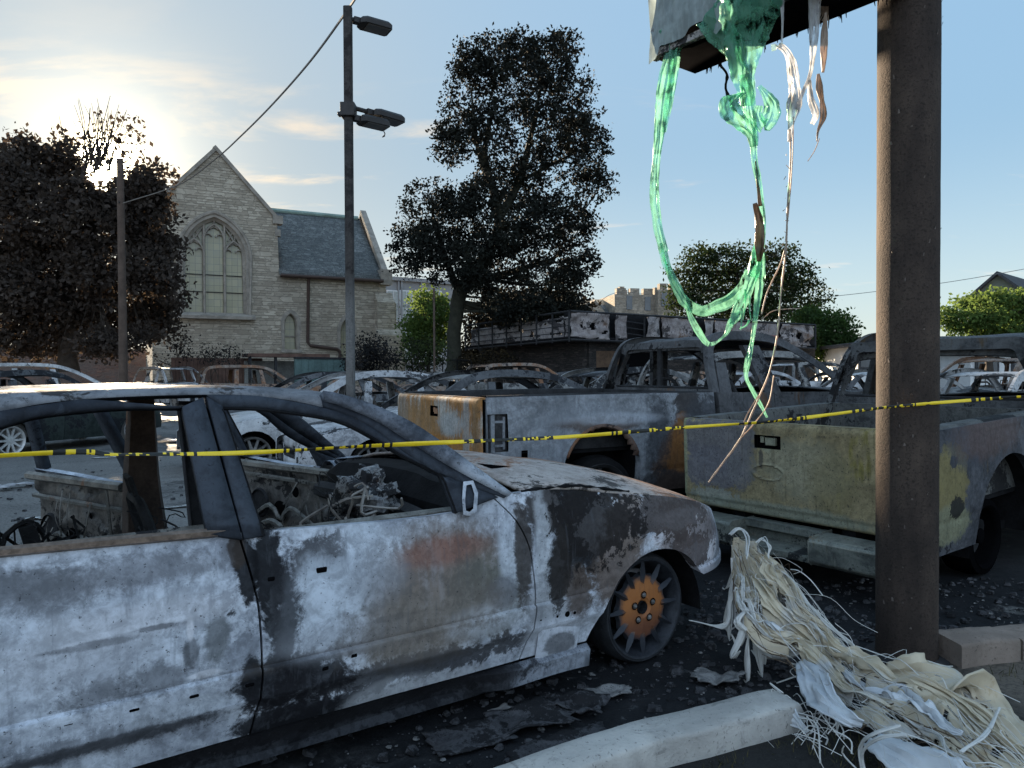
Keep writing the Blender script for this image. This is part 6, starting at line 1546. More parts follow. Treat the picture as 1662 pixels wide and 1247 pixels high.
cars = [
 ('hatch', HATCH, 82, 14.5, 70, D(body=BG_GREEN, frame=BG_DARK, roof=BG_DARK, rim=M_ALLOY), 'dark green hatchback with pale alloy wheels, seen through the sedan rear window'),
 ('van', VAN, 92, 23.5, 29, D(body=BG_SILVER, frame=BG_SILVER), 'pale silver minivan shell below the broad tree at far left'),
 ('suv', SUV, 290, 31.0, -40, D(body=BG_ASH, frame=BG_ASH), 'small ashy SUV seen end on between the minivan and the brown SUV'),
 ('suv', SUV, 432, 28.0, 29, D(body=BG_RUST, frame=BG_RUST, roof=BG_RUST), 'long brown rusted SUV in front of the church gable'),
 ('sedan', SEDAN, 490, 16.5, 209, D(body=BG_DARK, frame=BG_DARK), 'sooty dark sedan whose roof shows just above the silver sedan roof'),
 ('sedan', SEDAN, 545, 11.9, 209, D(body=BG_SILVER, frame=BG_ASH, roof=BG_SILVER), 'pale silver sedan right behind the lamp pole'),
 ('sedan', SEDAN, 730, 10.6, 209, D(body=BG_ASH, frame=BG_DARK, roof=BG_GREY), 'dark framed coupe like sedan just behind the rusty tailgate'),
 ('suv', SUV, 868, 25.5, 29, D(body=BG_GREY, frame=BG_RUST, roof=BG_RUST), 'boxy brown grey SUV below the sign of the burnt shop'),
 ('sedan', SEDAN, 610, 30.0, 29, D(body=BG_RUST, frame=BG_RUST), 'brown burnt sedan in the far row below the church buttress'),
 ('sedan', SEDAN, 740, 29.0, 29, D(body=BG_RUST, frame=BG_GREY), 'low rusty sedan in the far row under the tall dark tree'),
 ('sedan', SEDAN, 1010, 17.5, 209, D(body=BG_ASH, frame=BG_GREY), 'ashy sedan seen through the rear window of the rusty tailed pickup'),
 ('hatch', HATCH, 1075, 13.8, 29, D(body=BG_DARK, frame=BG_GREY), 'charred hatchback with arched window seen through the pickup cab'),
 ('sedan', SEDAN, 940, 27.5, 29, D(body=BG_GREY, frame=BG_DARK), 'grey sedan with collapsed roof near the burnt shop door'),
 ('sedan', SEDAN, 1185, 21.0, 209, D(body=BG_SILVER, frame=BG_ASH), 'pale sedan visible through the side window of the pickup cab'),
 ('suv', SUV, 1262, 12.6, 29, D(body=BG_GREY, frame=BG_GREY, roof=BG_GREY), 'tall grey SUV shell standing right behind the pickup cab'),
 ('sedan', SEDAN, 1408, 15.0, 209, D(body=BG_SILVER, frame=BG_GREY), 'pale sedan seen between the olive pickup cab and the steel pole'),
 ('sedan', SEDAN, 1420, 20.5, 29, D(body=BG_DARK, frame=BG_DARK), 'sooty sedan far behind the olive pickup cab'),
 ('sedan', SEDAN, 1590, 12.5, 209, D(body=BG_SILVER, frame=BG_SILVER, roof=BG_SILVER), 'silver sedan seen through the olive pickup cab right of the pole'),
 ('suv', SUV, 1600, 16.0, 209, D(body=BG_GREY, frame=BG_RUST, roof=BG_RUST), 'brown framed SUV standing behind the silver sedan at right'),
 ('van', VAN, 1330, 29.0, 29, D(body=BG_ASH, frame=BG_GREY), 'grey minivan in the far row near the round green tree'),
 ('sedan', SEDAN, 1130, 30.0, 29, D(body=BG_GREY, frame=BG_RUST), 'scorched sedan in the far row under the painted shop panel'),
]
for c in cars: bg_car(*c)
# pale wreckage sheets lying on the asphalt behind the sedan
def litter(label, u, v, n, spread, size, mat, seed):
    rr = random.Random(seed); c = at_z(u, v, 0.02); b = MB()
    for k in range(n):
        p = c + Vector((rr.gauss(0, spread), rr.gauss(0, spread * .6), 0.012 * k / n + .008)); a = rr.uniform(0, 6.28); s = size * rr.uniform(.4, 1.2)
        m_ = rr.randint(5, 7); ring = [(math.cos(a + 6.28 * q / m_) * s * rr.uniform(.5, 1), math.sin(a + 6.28 * q / m_) * s * rr.uniform(.3, .8)) for q in range(m_)]
        b.add([p + Vector((x, y, rr.uniform(0, .05) * s * 3)) for x, y in ring] + [p + Vector((0, 0, .03))], [(q, (q + 1) % m_, m_) for q in range(m_)])
    return tag(b.build('scorched_litter', mat, solid=.004), label, 'litter')
litter('pale scraps of melted foil on the lot behind the sedan door pillar', 286, 716, 12, .28, .22, plain('pale_foil', (.26, .27, .28), .5, 0, .3), 3)
litter('small dark and pale flakes on the lot seen through the rear window', 40, 790, 12, .35, .12, plain('ash_flakes', (.25, .25, .26), .8, 0, .5), 4)

# ---------------------------------------------------------------- the two pickups
def pickup(root, T, MT):
    P = dict(T['P']); half, sh, bot, ty, parts = car_body(root, P, MT)
    W2 = P['W'] / 2; L = T['bed']; zr = T['rail']; zb = T['tail'][0]; pit = T.get('pit', 0)
    # inner walls, rail caps, floor and headboard of the load bed
    for sgn in (-1, 1):
        b = MB(); n = 24
        rows = [[(x, sgn * (half(x, sh(x)) - .012), sh(x) - .004), (x, sgn * (half(x, sh(x)) - .03), sh(x) + .012), (x, sgn * (W2 - .155), sh(x) + .010), (x, sgn * (W2 - .165), sh(x) - .02), (x, sgn * (W2 - .165), zb + .12)] for x in [.02 + (L - .04) * i / n for i in range(n + 1)]]
        b.grid(rows); b.build('bed_wall', MT['bed'], root, sharp=40)
    b = MB(); b.box((L / 2, 0, zb + .10), (L - .04, P['W'] - .34, .03))
    for k in range(9): b.box((L / 2, -(W2 - .25) + k * (P['W'] - .5) / 8, zb + .122), (L - .06, .06, .02))
    b.build('bed_floor', M_SOOT, root)
    b = MB(); b.box((L - .03, 0, (zb + zr) / 2 + .06), (.05, P['W'] - .33, zr - zb - .1)); b.build('bed_headboard', MT['bed'], root)
    # tailgate
    tw = W2 - T.get('tgin', .075); rows = []; ny, nz_ = 170, 64; z0, z1 = T['tail']
    for i in range(ny + 1):
        y = -tw + 2 * tw * i / ny; r = []
        for j in range(nz_ + 1):
            s = j / nz_; z = z0 + (z1 - z0) * s
            e = min(1, (tw - abs(y)) / .035); ez = min(1, s * (z1 - z0) / .03, (1 - s) * (z1 - z0) / .05)
            x = -.02 - .035 * math.sqrt(max(0, e * (2 - e))) * math.sqrt(max(0, ez * (2 - ez)))
            for cr, dpt in T.get('creases', ()): x += dpt * sstep(z, cr - .008, cr + .008)
            for cy, cz, ry, rz_ in T.get('emblem', ()):
                d = math.hypot((y - cy) / ry, (z - cz) / rz_)
                x -= .009 * math.exp(-((d - 1) / .09) ** 2); x += .006 * (1 if d < .9 else 0)
            x += .005 * nz((y * 1.6, z * 2.0, 3 + T['seed'])) + .0025 * nz((y * 6, z * 6, 1))
            r.append((x, y, z))
        rows.append(r)
    b = MB(); b.grid(rows); hy, hz, hw2, hh2 = T['handle']
    b.F = [f for f in b.F if not (abs(sum(b.V[k][1] for k in f) / 4 - hy) < hw2 and abs(sum(b.V[k][2] for k in f) / 4 - hz) < hh2)]; b.M = [0] * len(b.F)
    b.box((-.0, 0, z1 - .005), (.07, tw * 2 - .02, .014))
    tg = b.build('tailgate', MT['tailgate'], root, sharp=40)
    b = MB(); b.box((.012, 0, (z0 + z1) / 2 - .01), (.03, tw * 2 - .02, z1 - z0 - .04)); b.build('inner_skin', M_SOOT, tg)
    b = MB(); b.box((-.012, hy, hz), (.02, hw2 * 2 + .01, hh2 * 2 + .01)); b.build('handle_recess', M_HOLE, tg)
    b = MB(); b.box((-.036, hy - .01, hz), (.025, hw2 * .8, hh2 * 1.2)); b.box((-.03, hy + hw2 * .6, hz + .01), (.02, hw2 * .3, hh2)); b.build('latch', MT['latch'], tg, bevel=.004)
    if T.get('emblem'):
        b = MB()
        for cy, cz, ry, rz_ in T['emblem']:
            for q in (-.02, .035): b.lathe([(0, .0), (.008, 0), (.008, -.01)], (-.058, cy + q, cz + .012 * (q > 0)), (-1, 0, 0), 10)
        b.build('bolt_hole', M_HOLE, tg)
    # tail lamp cavities on the corners
    for sgn in (-1, 1):
        b = MB()
        for (za, zc_) in T['lamps']:
            b.box((.11, sgn * (W2 - .11), (za + zc_) / 2), (.19, .12, zc_ - za - .01), m=0)
        lc = b.build('tail_lamp_housing', MT['lamp'], root, bevel=.012)
        za, zc_ = T['lamps'][0]; b = MB(); yy = sgn * (W2 - .040)
        b.box((.06, yy, (za + zc_) / 2), (.035, .03, zc_ - za - .02)); b.box((.12, yy - sgn * .005, zc_ - .07), (.10, .02, .02)); b.box((.12, yy - sgn * .005, za + .06), (.10, .02, .02)); b.box((.165, yy - sgn * .003, (za + zc_) / 2), (.02, .02, zc_ - za - .06))
        b.build('lamp_bracket', MT['tailgate'] if T.get('emblem') else MT['body'], lc, bevel=.003)
    # cab back wall with its window opening
    xc = T['cabx']; cz0, cz1, ct = T['cabz']; yb, yt = T['caby']; wy0, wy1 = T['wy']; wz0, wz1 = T['wz']
    def ring(y0, y1, zlo, zhi, r, inset=0):
        pts = []
        for cy, cz, a0 in ((y1[1] - r, zhi - r, 0), (y0[1] + r, zhi - r, 90), (y0[0] + r, zlo + r, 180), (y1[0] - r, zlo + r, 270)):
            for k in range(6): a = R(a0 + 18 * k); pts.append((cy + r * math.cos(a), cz + r * math.sin(a)))
        return pts
    lean = T.get('lean', .04)
    X = lambda z: xc + lean * (z - cz0)
    outer = ring((-yb, -yt), (yb, yt), cz0, ct, .10); inner = ring((-wy0, -wy1), (wy0, wy1), wz0, wz1, .06)
    b = MB(); o2 = [(X(z), y, z) for y, z in outer]; i2 = [(X(z) - .004, y, z) for y, z in inner]; i3 = [(X(z) + .06, y, z) for y, z in inner]; o3 = [(X(z) + .05, y * .985, z) for y, z in outer]
    b.grid([o3, o2, i2, i3], closed=True); b.build('cab_back', MT['cab'], root, sharp=40)
    b = MB()
    for y in T.get('winbars', ()): b.box((X((wz0 + wz1) / 2) + .03, y, (wz0 + wz1) / 2), (.03, .055, wz1 - wz0))
    b.tube([(X(wz0) + .02, -wy0, wz0 + .01), (X(wz0) + .02, wy0, wz0 + .01)], .015, 5); b.build('window_bar', M_CHAR, root)
    # step bumper
    bz, bh = T['bump']; b = MB(); yw = W2 - .02
    b.box((-.16, 0, bz + bh * .5 - .01), (.26, .80, bh * .45)) if T.get('plain') else None
    for sgn in (-1, 1):
        prof = [(-.04, 0), (-.04, bh), (-.24, bh), (-.265, bh - .02), (-.265, .03), (-.235, 0)]
        ya, yb_ = sgn * .30, sgn * yw
        b.prism(prof, lambda x, z: (x, ya, bz + z), (0, yb_ - ya, 0))
    b.prism([(-.04, 0), (-.04, bh * .30), (-.235, bh * .26), (-.235, 0)], lambda x, z: (x, -.30, bz + z), (0, .60, 0))
    b.prism([(.0, bh * .70), (.0, bh), (-.10, bh), (-.10, bh * .70)], lambda x, z: (x, -.30, bz + z + .006), (0, .60, 0))
    b.prism([(.0, 0), (.0, bh), (-.035, bh), (-.035, 0)], lambda x, z: (x, -.299, bz + z + .001), (0, .598, 0))
    b.build('step_bumper', MT['bumper'], root, bevel=.012)
    b = MB(); b.box((L * .5 + .6, .42, .36), (L + 1.2, .09, .13)); b.box((L * .5 + .6, -.42, .36), (L + 1.2, .09, .13)); b.tube([(P['arches'][-1][0], -W2 + .2, .30), (P['arches'][-1][0], W2 - .2, .30)], .055, 8); b.lathe([(.02, -.14), (.14, -.06), (.14, .06), (.02, .14)], (P['arches'][-1][0], .1, .30), (1, 0, 0), 14); b.build('chassis', M_SOOT, root)
    return half, sh, ty, parts
# --- A: grey pickup with the rusty tailgate
TA = Frame((-0.648, 6.563, 0), 29)
A_BODY = burnt('pickup_blue_grey_ash', ((0.235, 0.248, 0.27), (0.13, 0.137, 0.15)), (0.03, 0.03, 0.034), (0.17, 0.085, 0.04), .66, .72, 41, [
    (0.9, .75, .5, .35, (.27, .29, .325), .7, 1.0, .8), (1.95, .62, .22, .35, (.22, .10, .035), .95, .5, 1.0), (2.05, 1.10, .16, .30, (.05, .045, .045), .92, .35, 1.0), (1.98, .85, .10, .2, (.24, .11, .04), .9, .4, .9), (2.3, .9, .3, .3, (.06, .062, .07), .85, .6, 1.0), (1.72, .95, .14, .35, (.045, .048, .055), .8, .7, .8), (1.1, .98, .42, .07, (.10, .075, .065), .85, .6, .7), (1.3, 1.02, .55, .05, (.40, .43, .48), .6, .8, 1.0), (1.95, .42, .4, .10, (.05, .05, .055), .8, .6, 1.0)], .9, spk=.66)
A_TAIL = burnt('pickup_rusty_tailgate', ((0.34, 0.32, 0.29), (0.22, 0.195, 0.17)), (.05, .045, .04), (0.26, 0.125, 0.045), .72, .45, 42, [
    (.35, .98, .55, .20, (.28, .16, .07), .8, .8, .8), (-.2, .80, .7, .09, (.30, .14, .04), .9, .6, .8), (-.35, 1.0, .25, .10, (.33, .335, .33), .75, .5, 1.2), (-.68, .95, .06, .4, (.28, .275, .265), .75, .5, .6), (-.85, .9, .05, .5, (.21, .12, .055), .85, .5, .5), (.78, .92, .16, .4, (.20, .17, .14), .7, .8, .8)], 1.2, streak=.6, plane='yz')
A_CAB = burnt('pickup_cab_soot', ((0.10, 0.10, 0.105), (0.045, 0.045, 0.048)), (.01, .01, .011), (.13, .075, .045), .56, .60, 43, (), 1.3)
PA = dict(W=1.88, xf=5.55, lf=.8, kf=.12, xb=0.0, lb=.2, kb=0.0, sill=.355, zfb=.45, zrb=.50, ktop=.035, sh=[(0, 1.225), (1.2, 1.232), (2.36, 1.228), (2.52, 1.225), (3.4, 1.215), (4.4, 1.20), (5.0, 1.12), (5.45, 1.0), (5.55, .88)],
    arches=[(4.75, .42, .50), (1.11, .405, .57)], segs=[('fender', 4.15, 5.55), ('door', 3.20, 4.15), ('rear_door', 2.45, 3.20), ('bed_side', 0.0, 2.40)], dx=.06, nv=44, crease=lambda z: -.007 * math.exp(-((z - .545) / .014) ** 2) + .004 * sstep(z, 1.17, 1.20), dent=.009, cab=(2.6, 4.2), zb=1.20, tum=.36, inset=.05,
    hood=(4.3, 5.5), hcrown=.06, notail=True, O=[(2.50, 1.22), (2.53, 1.5), (2.60, 1.68), (2.80, 1.735), (3.2, 1.735), (3.45, 1.70), (3.72, 1.60), (4.05, 1.42), (4.38, 1.21)][::-1], fw=.085,
    pillars=[(3.12, 3.34, 2.98, 3.20), (2.50, 2.66, 2.55, 2.68)], roofline=[(2.53, 1.5), (2.60, 1.68), (2.80, 1.735), (3.2, 1.735), (3.45, 1.70), (3.72, 1.60)], roofx=(2.56, 3.62), sag=.035, seed=4, wheels=[(4.75, .33, None), (1.12, .33, M_SOOT)], spk=8,
    seats=[(3.1, -.42, .6), (3.1, .42, .6)], zseat=.75, holes={'bed_side': [(.03, .21, .80, 1.10), (.30, .37, .72, .79)]})
ta = empty('burnt_pickup', TA.o, R(29), 'grey burnt out pickup with orange rust on its tailgate', 'pickup truck')
A_LATCH = plain('rusty_latch', (.30, .16, .09), .7, .1, .4, 12)
halfA, shA, tyA, partsA = pickup(ta, dict(P=PA, bed=2.40, rail=1.22, tail=(.64, 1.222), handle=(-.02, 1.085, .085, .042), lamps=[(.78, 1.10)], cabx=2.50, cabz=(.62, 0, 1.735), caby=(.90, .69), wy=(.80, .58), wz=(1.25, 1.665), wy0=0,
    bump=(.42, .17), seed=2, creases=[(.76, -.006)], winbars=(.05,), tgin=.03) | dict(wy=(.80, .60)), dict(body=A_BODY, fender=A_CAB, door=A_CAB, rear_door=A_CAB, bonnet=A_CAB, frame=A_CAB, roof=A_CAB, cab=A_CAB, tailgate=A_TAIL, bed=M_CHAR, latch=A_LATCH, lamp=A_CAB, bumper=M_CHAR, inner=M_CHAR, rim=M_CHAR, front_panel=M_CHAR))
# jagged rusty upper lip of the rear wheel arch
b = MB(); rr = random.Random(8); rows = []
for k in range(30):
    a = math.pi * (.12 + .76 * k / 29); x, z = 1.11 - .405 * math.cos(a), .57 + .405 * math.sin(a); j = .03 + .05 * abs(nz((k * .5, 2, 1))); y = -(halfA(x, z) + .004)
    rows.append([(x, y, z + .006), (x + math.cos(a) * .012, y + .003, z - j * .5), (1.11 - (.405 - j) * math.cos(a), y + .02, .57 + (.405 - j) * math.sin(a))])
b.grid(rows); b.build('arch_lip', burnt('rust_lip', ((.15, .10, .08), (.09, .06, .05)), rust_lv=.5, seed=44, soot_lv=.6), partsA[('bed_side', 0.0, -1)], solid=.008)
# --- B: olive pickup, tailgate towards the camera
TBp = (1.9182, 5.066); TB = Frame((*TBp, 0), 35.6)
B_TAIL = burnt('pickup_olive_tailgate', ((0.26, 0.215, 0.125), (0.15, 0.122, 0.072)), (.045, .042, .045), (0.20, 0.17, 0.06), .76, .60, 51, [
    (.55, .90, .34, .20, (.135, .13, .14), .92, .32, 1.0), (.62, .70, .32, .15, (.14, .135, .15), .92, .32, 1.1), (.36, .75, .10, .18, (.15, .145, .15), .8, .4, 1.0), (.88, .75, .035, .35, (.25, .25, .16), .9, .5, .4), (.60, .50, .22, .06, (.27, .28, .24), .85, .2, 1.5), (-.1, .80, .3, .2, (.28, .27, .20), .6, .8, 1.2), (-.35, .70, .15, .2, (.20, .17, .09), .55, .9, 1.0), (.1, .46, .7, .05, (.22, .235, .185), .8, .6, .8), (.14, .90, .05, .04, (.28, .28, .2), .7, .5, .6), (.18, .82, .02, .08, (.05, .05, .05), .8, .5, 1.0)], 1.2, streak=.3, plane='yz', spk=.60)
B_SIDE = burnt('pickup_olive_side', ((0.085, 0.088, 0.098), (0.036, 0.038, 0.044)), (.010, .010, .012), (.17, .12, .06), .60, .66, 52, [
    (.20, .72, .26, .22, (.19, .16, .075), .95, .22, .9), (.16, .48, .30, .14, (.20, .20, .13), .95, .3, .7), (.30, .58, .10, .06, (.02, .02, .02), .95, .15, 1.4), (.27, .86, .04, .03, (.03, .035, .05), .9, .2, 1.6), (.5, .95, .25, .15, (.06, .065, .08), .7, .6, 1.0), (.8, 1.0, .4, .14, (.12, .08, .07), .6, .8, 1.0)], 1.2)
B_CAB = burnt('pickup_cab_dark', ((0.10, 0.102, 0.105), (0.042, 0.043, 0.046)), (.01, .01, .011), (.11, .08, .05), .54, .60, 53, (), 1.3)
B_BUMP = burnt('scorched_step_bumper', ((0.20, 0.21, 0.185), (0.10, 0.108, 0.10)), (.02, .022, .024), (.14, .10, .06), .55, .64, 54, (), 2.0, metal=.25, rough=.5)
B_BED = burnt('scorched_load_bed', ((0.11, 0.11, 0.105), (0.05, 0.05, 0.05)), (.012, .012, .013), (.10, .07, .05), .52, .62, 55, (), 1.4)
PB = dict(W=1.87, xf=5.0, lf=.8, kf=.12, xb=0.0, lb=.2, kb=0.0, sill=.22, zfb=.40, zrb=.30, ktop=.03, sh=[(0, 1.060), (1.0, 1.062), (1.88, 1.06), (2.1, 1.06), (3.6, 1.04), (4.3, .98), (4.9, .88), (5.0, .75)],
    arches=[(4.2, .40, .42), (1.12, .50, .33)], segs=[('fender', 3.55, 5.0), ('door', 2.55, 3.55), ('rear_door', 1.97, 2.55), ('bed_side', 0.0, 1.92)], dx=.05, nv=44, crease=lambda z: -.008 * math.exp(-((z - .50) / .014) ** 2) + .004 * sstep(z, 1.0, 1.03), dent=.010, cab=(2.05, 3.6), zb=1.05, tum=.30, inset=.05,
    hood=(3.75, 4.95), hcrown=.06, notail=True, O=[(1.98, 1.05), (2.02, 1.32), (2.08, 1.50), (2.30, 1.60), (2.7, 1.605), (2.95, 1.56), (3.25, 1.40), (3.75, 1.05)][::-1], fw=.09,
    pillars=[(2.5, 2.66, 2.46, 2.58)], roofline=[(2.02, 1.32), (2.08, 1.50), (2.30, 1.60), (2.7, 1.605), (2.95, 1.56), (3.25, 1.40)], roofx=(2.05, 3.0), sag=.03, seed=9, wheels=[(4.2, .33, None)], spk=8, seats=[], zseat=.6)
tb = empty('burnt_pickup', TB.o, R(35.6), 'olive and purple grey burnt pickup, tailgate with blank oval recess, behind the steel pole', 'pickup truck', ry=R(-1.9))
for sg_ in (-1, 1): wheel(tb, 1.10, sg_ * .78, sg_, .24, M_HOLE, 0, M_HOLE, .2)
halfB, shB, tyB, partsB = pickup(tb, dict(P=PB, bed=1.90, rail=1.06, tail=(.405, 1.062), handle=(.128, .935, .102, .046), lamps=[(.68, .98), (.44, .60)], cabx=1.96, cabz=(.45, 0, 1.615), caby=(.89, .74), wy=(.78, .64), wz=(1.12, 1.525), bump=(.20, .175), seed=5, creases=[(.475, -.012)], emblem=[(.125, .722, .125, .052)], winbars=(), tgin=.04),
    dict(body=B_SIDE, fender=B_CAB, door=B_CAB, rear_door=B_CAB, bonnet=B_CAB, frame=B_CAB, roof=B_CAB, cab=B_CAB, tailgate=B_TAIL, bed=B_BED, latch=plain('olive_latch', (.20, .20, .15), .6, .1, .4, 12), lamp=B_TAIL, bumper=B_BUMP, inner=M_CHAR, rim=M_SOOT, front_panel=M_CHAR))

# ================================================================ SIGN POLE, MELTED PLASTIC, TAPE
def pole_mat():
    m, g = newmat('burnt_pole_paint'); v = g.obj()
    n = g.noise(v, 2.2, 7, .65, .4); n2 = g.noise(v, 85, 4, .75); n3 = g.noise(g.scale(v, (1, 1, .22)), 9, 6, .7); n4 = g.noise(v, 26, 5, .7)
    c = g.ramp(g.math('ADD', g.math('MULTIPLY', n, .5), g.math('MULTIPLY', n3, .5)), [(.36, (.022, .017, .015)), (.5, (.042, .031, .026)), (.66, (.072, .053, .042))])
    c = g.mix(g.mapr(n2, .52, .62, 0, .65), c, (.012, .010, .009)); c = g.mix(g.mapr(n4, .66, .70, 0, .35), c, (.16, .13, .11))
    g.out(g.pbsdf(c, .9, 0, g.bump(g.math('ADD', n2, g.math('MULTIPLY', n4, .8)), .7, .006), .2)); return m
M_POLE = pole_mat()
PX, PY, PR = 1.925, 3.60, .1375
sp = empty('sign_pole', (PX, PY, 0), 0, 'thick rusty brown steel pole standing right of centre, carrying the burnt sign box', 'pole')
b = MB(); rows = []
for i in range(90):
    z = -.05 + 5.0 * i / 89; rows.append([((PR + .0012 * nz((math.cos(t) * 2, math.sin(t) * 2, z * 2.5)) + .0007 * nz((math.cos(t) * 9, math.sin(t) * 9, z * 14))) * math.cos(t), (PR + .0012 * nz((math.cos(t) * 2, math.sin(t) * 2, z * 2.5))) * math.sin(t), z) for t in [2 * math.pi * k / 64 for k in range(64)]])
b.grid(rows, closed=True); b.build('pole', M_POLE, sp, sharp=60)
b = MB(); rr = random.Random(3)
for k in range(70):     # blisters and curled paint flakes
    t = rr.uniform(-2.9, .3); z = rr.uniform(.1, 3.3); d = Vector((math.cos(t), math.sin(t), 0)); s = Vector((-d.y, d.x, 0)); p = d * PR + Vector((0, 0, z)); w = rr.uniform(.002, .006); h = rr.uniform(.006, .022)
    b.add([p - s * w, p + s * w, p + s * w * .6 + d * rr.uniform(.002, .007) + Vector((0, 0, h)), p - s * w * .6 + d * rr.uniform(.002, .009) + Vector((0, 0, h))], [(0, 1, 2, 3)])
b.build('paint_flake', plain('pale_flake', (.12, .10, .09), .9, 0, .6, 60), sp)['kind'] = 'stuff'
b = MB(); b.lathe([(PR + .05, 0), (PR + .045, .012), (PR + .002, .022)], (0, 0, 0.02), (0, 0, 1), 40); b.build('base_weld', M_CHAR, sp)
# sign cabinet
z0 = 3.18; a_ = Vector((.80, 4.165, z0)); b_ = Vector((1.084, 4.355, z0)); ldir = Vector((.61, -.79, 0)).normalized(); Lc = 1.17; Hc = 1.15
sg = empty('sign_cabinet', a_, 0, 'burnt dark sign cabinet fixed to the steel pole, its face melted away', 'sign')
th = b_ - a_; bb_ = MB()
def q3(s, t, h): return (th * s + ldir * t + Vector((0, 0, h)))
# tray bottom with V lip, top and end frame
bb_.grid([[q3(0, 0, .02), q3(0, Lc, .02)], [q3(.03, 0, 0), q3(.03, Lc, 0)], [q3(.97, 0, -.012), q3(.97, Lc, -.012)], [q3(1, 0, .02), q3(1, Lc, .02)]])
bb_.quad(q3(0, 0, Hc), q3(0, Lc, Hc), q3(1, Lc, Hc), q3(1, 0, Hc)); bb_.quad(q3(1, 0, 0), q3(1, Lc, 0), q3(1, Lc, Hc), q3(1, 0, Hc)); bb_.quad(q3(0, Lc, 0), q3(1, Lc, 0), q3(1, Lc, Hc), q3(0, Lc, Hc))
bb_.quad(q3(.03, 0, 0), q3(1, 0, 0), q3(1, 0, Hc), q3(.03, 0, Hc)); bb_.quad(q3(.05, 0, .02), q3(.05, Lc, .02), q3(.05, Lc, Hc), q3(.05, 0, Hc))
bb_.build('box', M_HOLE, sg, solid=.012, sharp=20)
b = MB(); r0 = Matrix.Rotation(math.atan2(ldir.y, ldir.x), 3, 'Z')
for (t, hh) in ((.0, Hc / 2),): b.box(q3(0, .012, Hc / 2 - .005), (.028, .05, Hc + .03), r0); b.box(q3(.04, -.012, Hc / 2 - .01), (.02, .03, Hc), r0)
b.box(q3(0, Lc / 2, .012), (Lc, .035, .04), r0); b.build('trim', burnt('sign_trim', ((.30, .28, .27), (.12, .11, .11)), soot_lv=.5, seed=61, scl=2), sg, bevel=.004)
# bracket to the pole
b = MB(); pc = Vector((PX, PY, z0)) - a_; e1 = q3(.75, Lc - .02, .06); b.tube([e1, Vector((pc.x, pc.y, .06)) - (Vector((pc.x, pc.y, .06)) - e1).normalized() * PR * .9], .075, 8); b.build('bracket', M_SOOT, sg, sharp=30)
# tarry drips under the box
b = MB()
for k in range(34):
    p = q3(rr.choice([.97, .98, 1.0]), rr.uniform(.05, Lc), -.01); b.tube([p, p + Vector((rr.uniform(-.006, .006), 0, -rr.uniform(.01, .05)))], [.004, .0015], 4)
b.tube(curve([at_y(1168, 105, 4.22) - a_, at_y(1180, 122, 4.2) - a_, at_y(1178, 145, 4.2) - a_, at_y(1192, 178, 4.2) - a_, at_y(1204, 205, 4.2) - a_, at_y(1214, 219, 4.2) - a_], 24), [.007 if k % 5 else .011 for k in range(24)], 5)
b.build('tar_drip', M_SOOT, sg)

def plastic(name, col, tcol, transp=.25, rough=.25):
    m, g = newmat(name); v = g.obj(); n = g.noise(v, 9, 5, .65, .6); n2 = g.noise(g.scale(v, (1, 1, .18)), 34, 4, .6)
    k = g.math('ADD', g.math('MULTIPLY', n, .55), g.math('MULTIPLY', n2, .45))
    c = g.mix(g.mapr(k, .38, .62), tuple(x * .55 for x in col), col)
    c = g.mix(g.mapr(n, .62, .74, 0, .75), c, (.055, .05, .04))
    d = g.pbsdf(c, rough, 0, g.bump(n2, .5, .01), .5)
    t = g.node('ShaderNodeBsdfTranslucent'); g.put(t.inputs[0], g.mix(g.mapr(k, .38, .62), tuple(x * .6 for x in tcol), tcol))
    tr = g.node('ShaderNodeBsdfTransparent'); g.put(tr.inputs[0], tuple(min(1, .45 + .6 * x) for x in tcol))
    s = g.mixsh(.46, d, t.outputs[0]); g.out(g.mixsh(g.mapr(k, .36, .66, 0.0, transp * 2), s, tr.outputs[0])); return m
M_GREENP = plastic('melted_green_plastic', (.17, .45, .33), (.46, .82, .66), .55, .25)
M_TEALF = plastic('teal_film', (.50, .58, .58), (.60, .72, .70), .06, .4)
M_CLEARP = plastic('clear_melted_plastic', (.62, .62, .62), (.9, .9, .9), .40)
M_BROWNP = plastic('browned_plastic', (.16, .11, .065), (.22, .14, .07), .08)
M_CREAM = plastic('cream_strand', (.55, .44, .35), (.5, .38, .28), .03, .5)
def ribbon(b, pts, ws, across, n=60, m=7, fold=.35, seed=0, m_=0, curl=0.5, rag=.12):
    """pleated ribbon along pts; ws widths; across: which way it is wide"""
    c = curve(pts, n); W_ = [Vector((i, w, 0)) for i, w in enumerate(ws)]; wc_ = curve(W_, n) if len(ws) > 1 else None
    rows = []; ac = Vector(across).normalized()
    for i, p in enumerate(c):
        t = (c[min(i + 1, n - 1)] - c[max(0, i - 1)]).normalized(); w = max(.002, wc_[i].y if wc_ else ws[0])
        s = (ac - t * ac.dot(t)).normalized(); k = t.cross(s)
        a = curl * nz((i * .06, seed, 4)); s2 = s * math.cos(a) + k * math.sin(a); k2 = t.cross(s2); r = []
        for j in range(m):
            q = j / (m - 1) - .5; dz_ = fold * w * (nz((q * 4.5, i * .05, seed + 2)) + .5 * nz((q * 9, i * .09, seed + 7))) 
            e = 1 + rag * nz((i * .35, q * 3, seed + 1))
            r.append(p + s2 * (q * w * e) + k2 * dz_)
        rows.append(r)
    b.grid(rows, m_)
g_root = empty('melted_green_plastic', at_y(1150, 60, 4.0), 0, 'translucent green melted plastic hanging in long loops from the sign cabinet', 'plastic')
G0 = Vector(g_root.location)
def gp_(u, v, Y): return at_y(u, v, Y) - G0
SW = (1, -.5, 0)
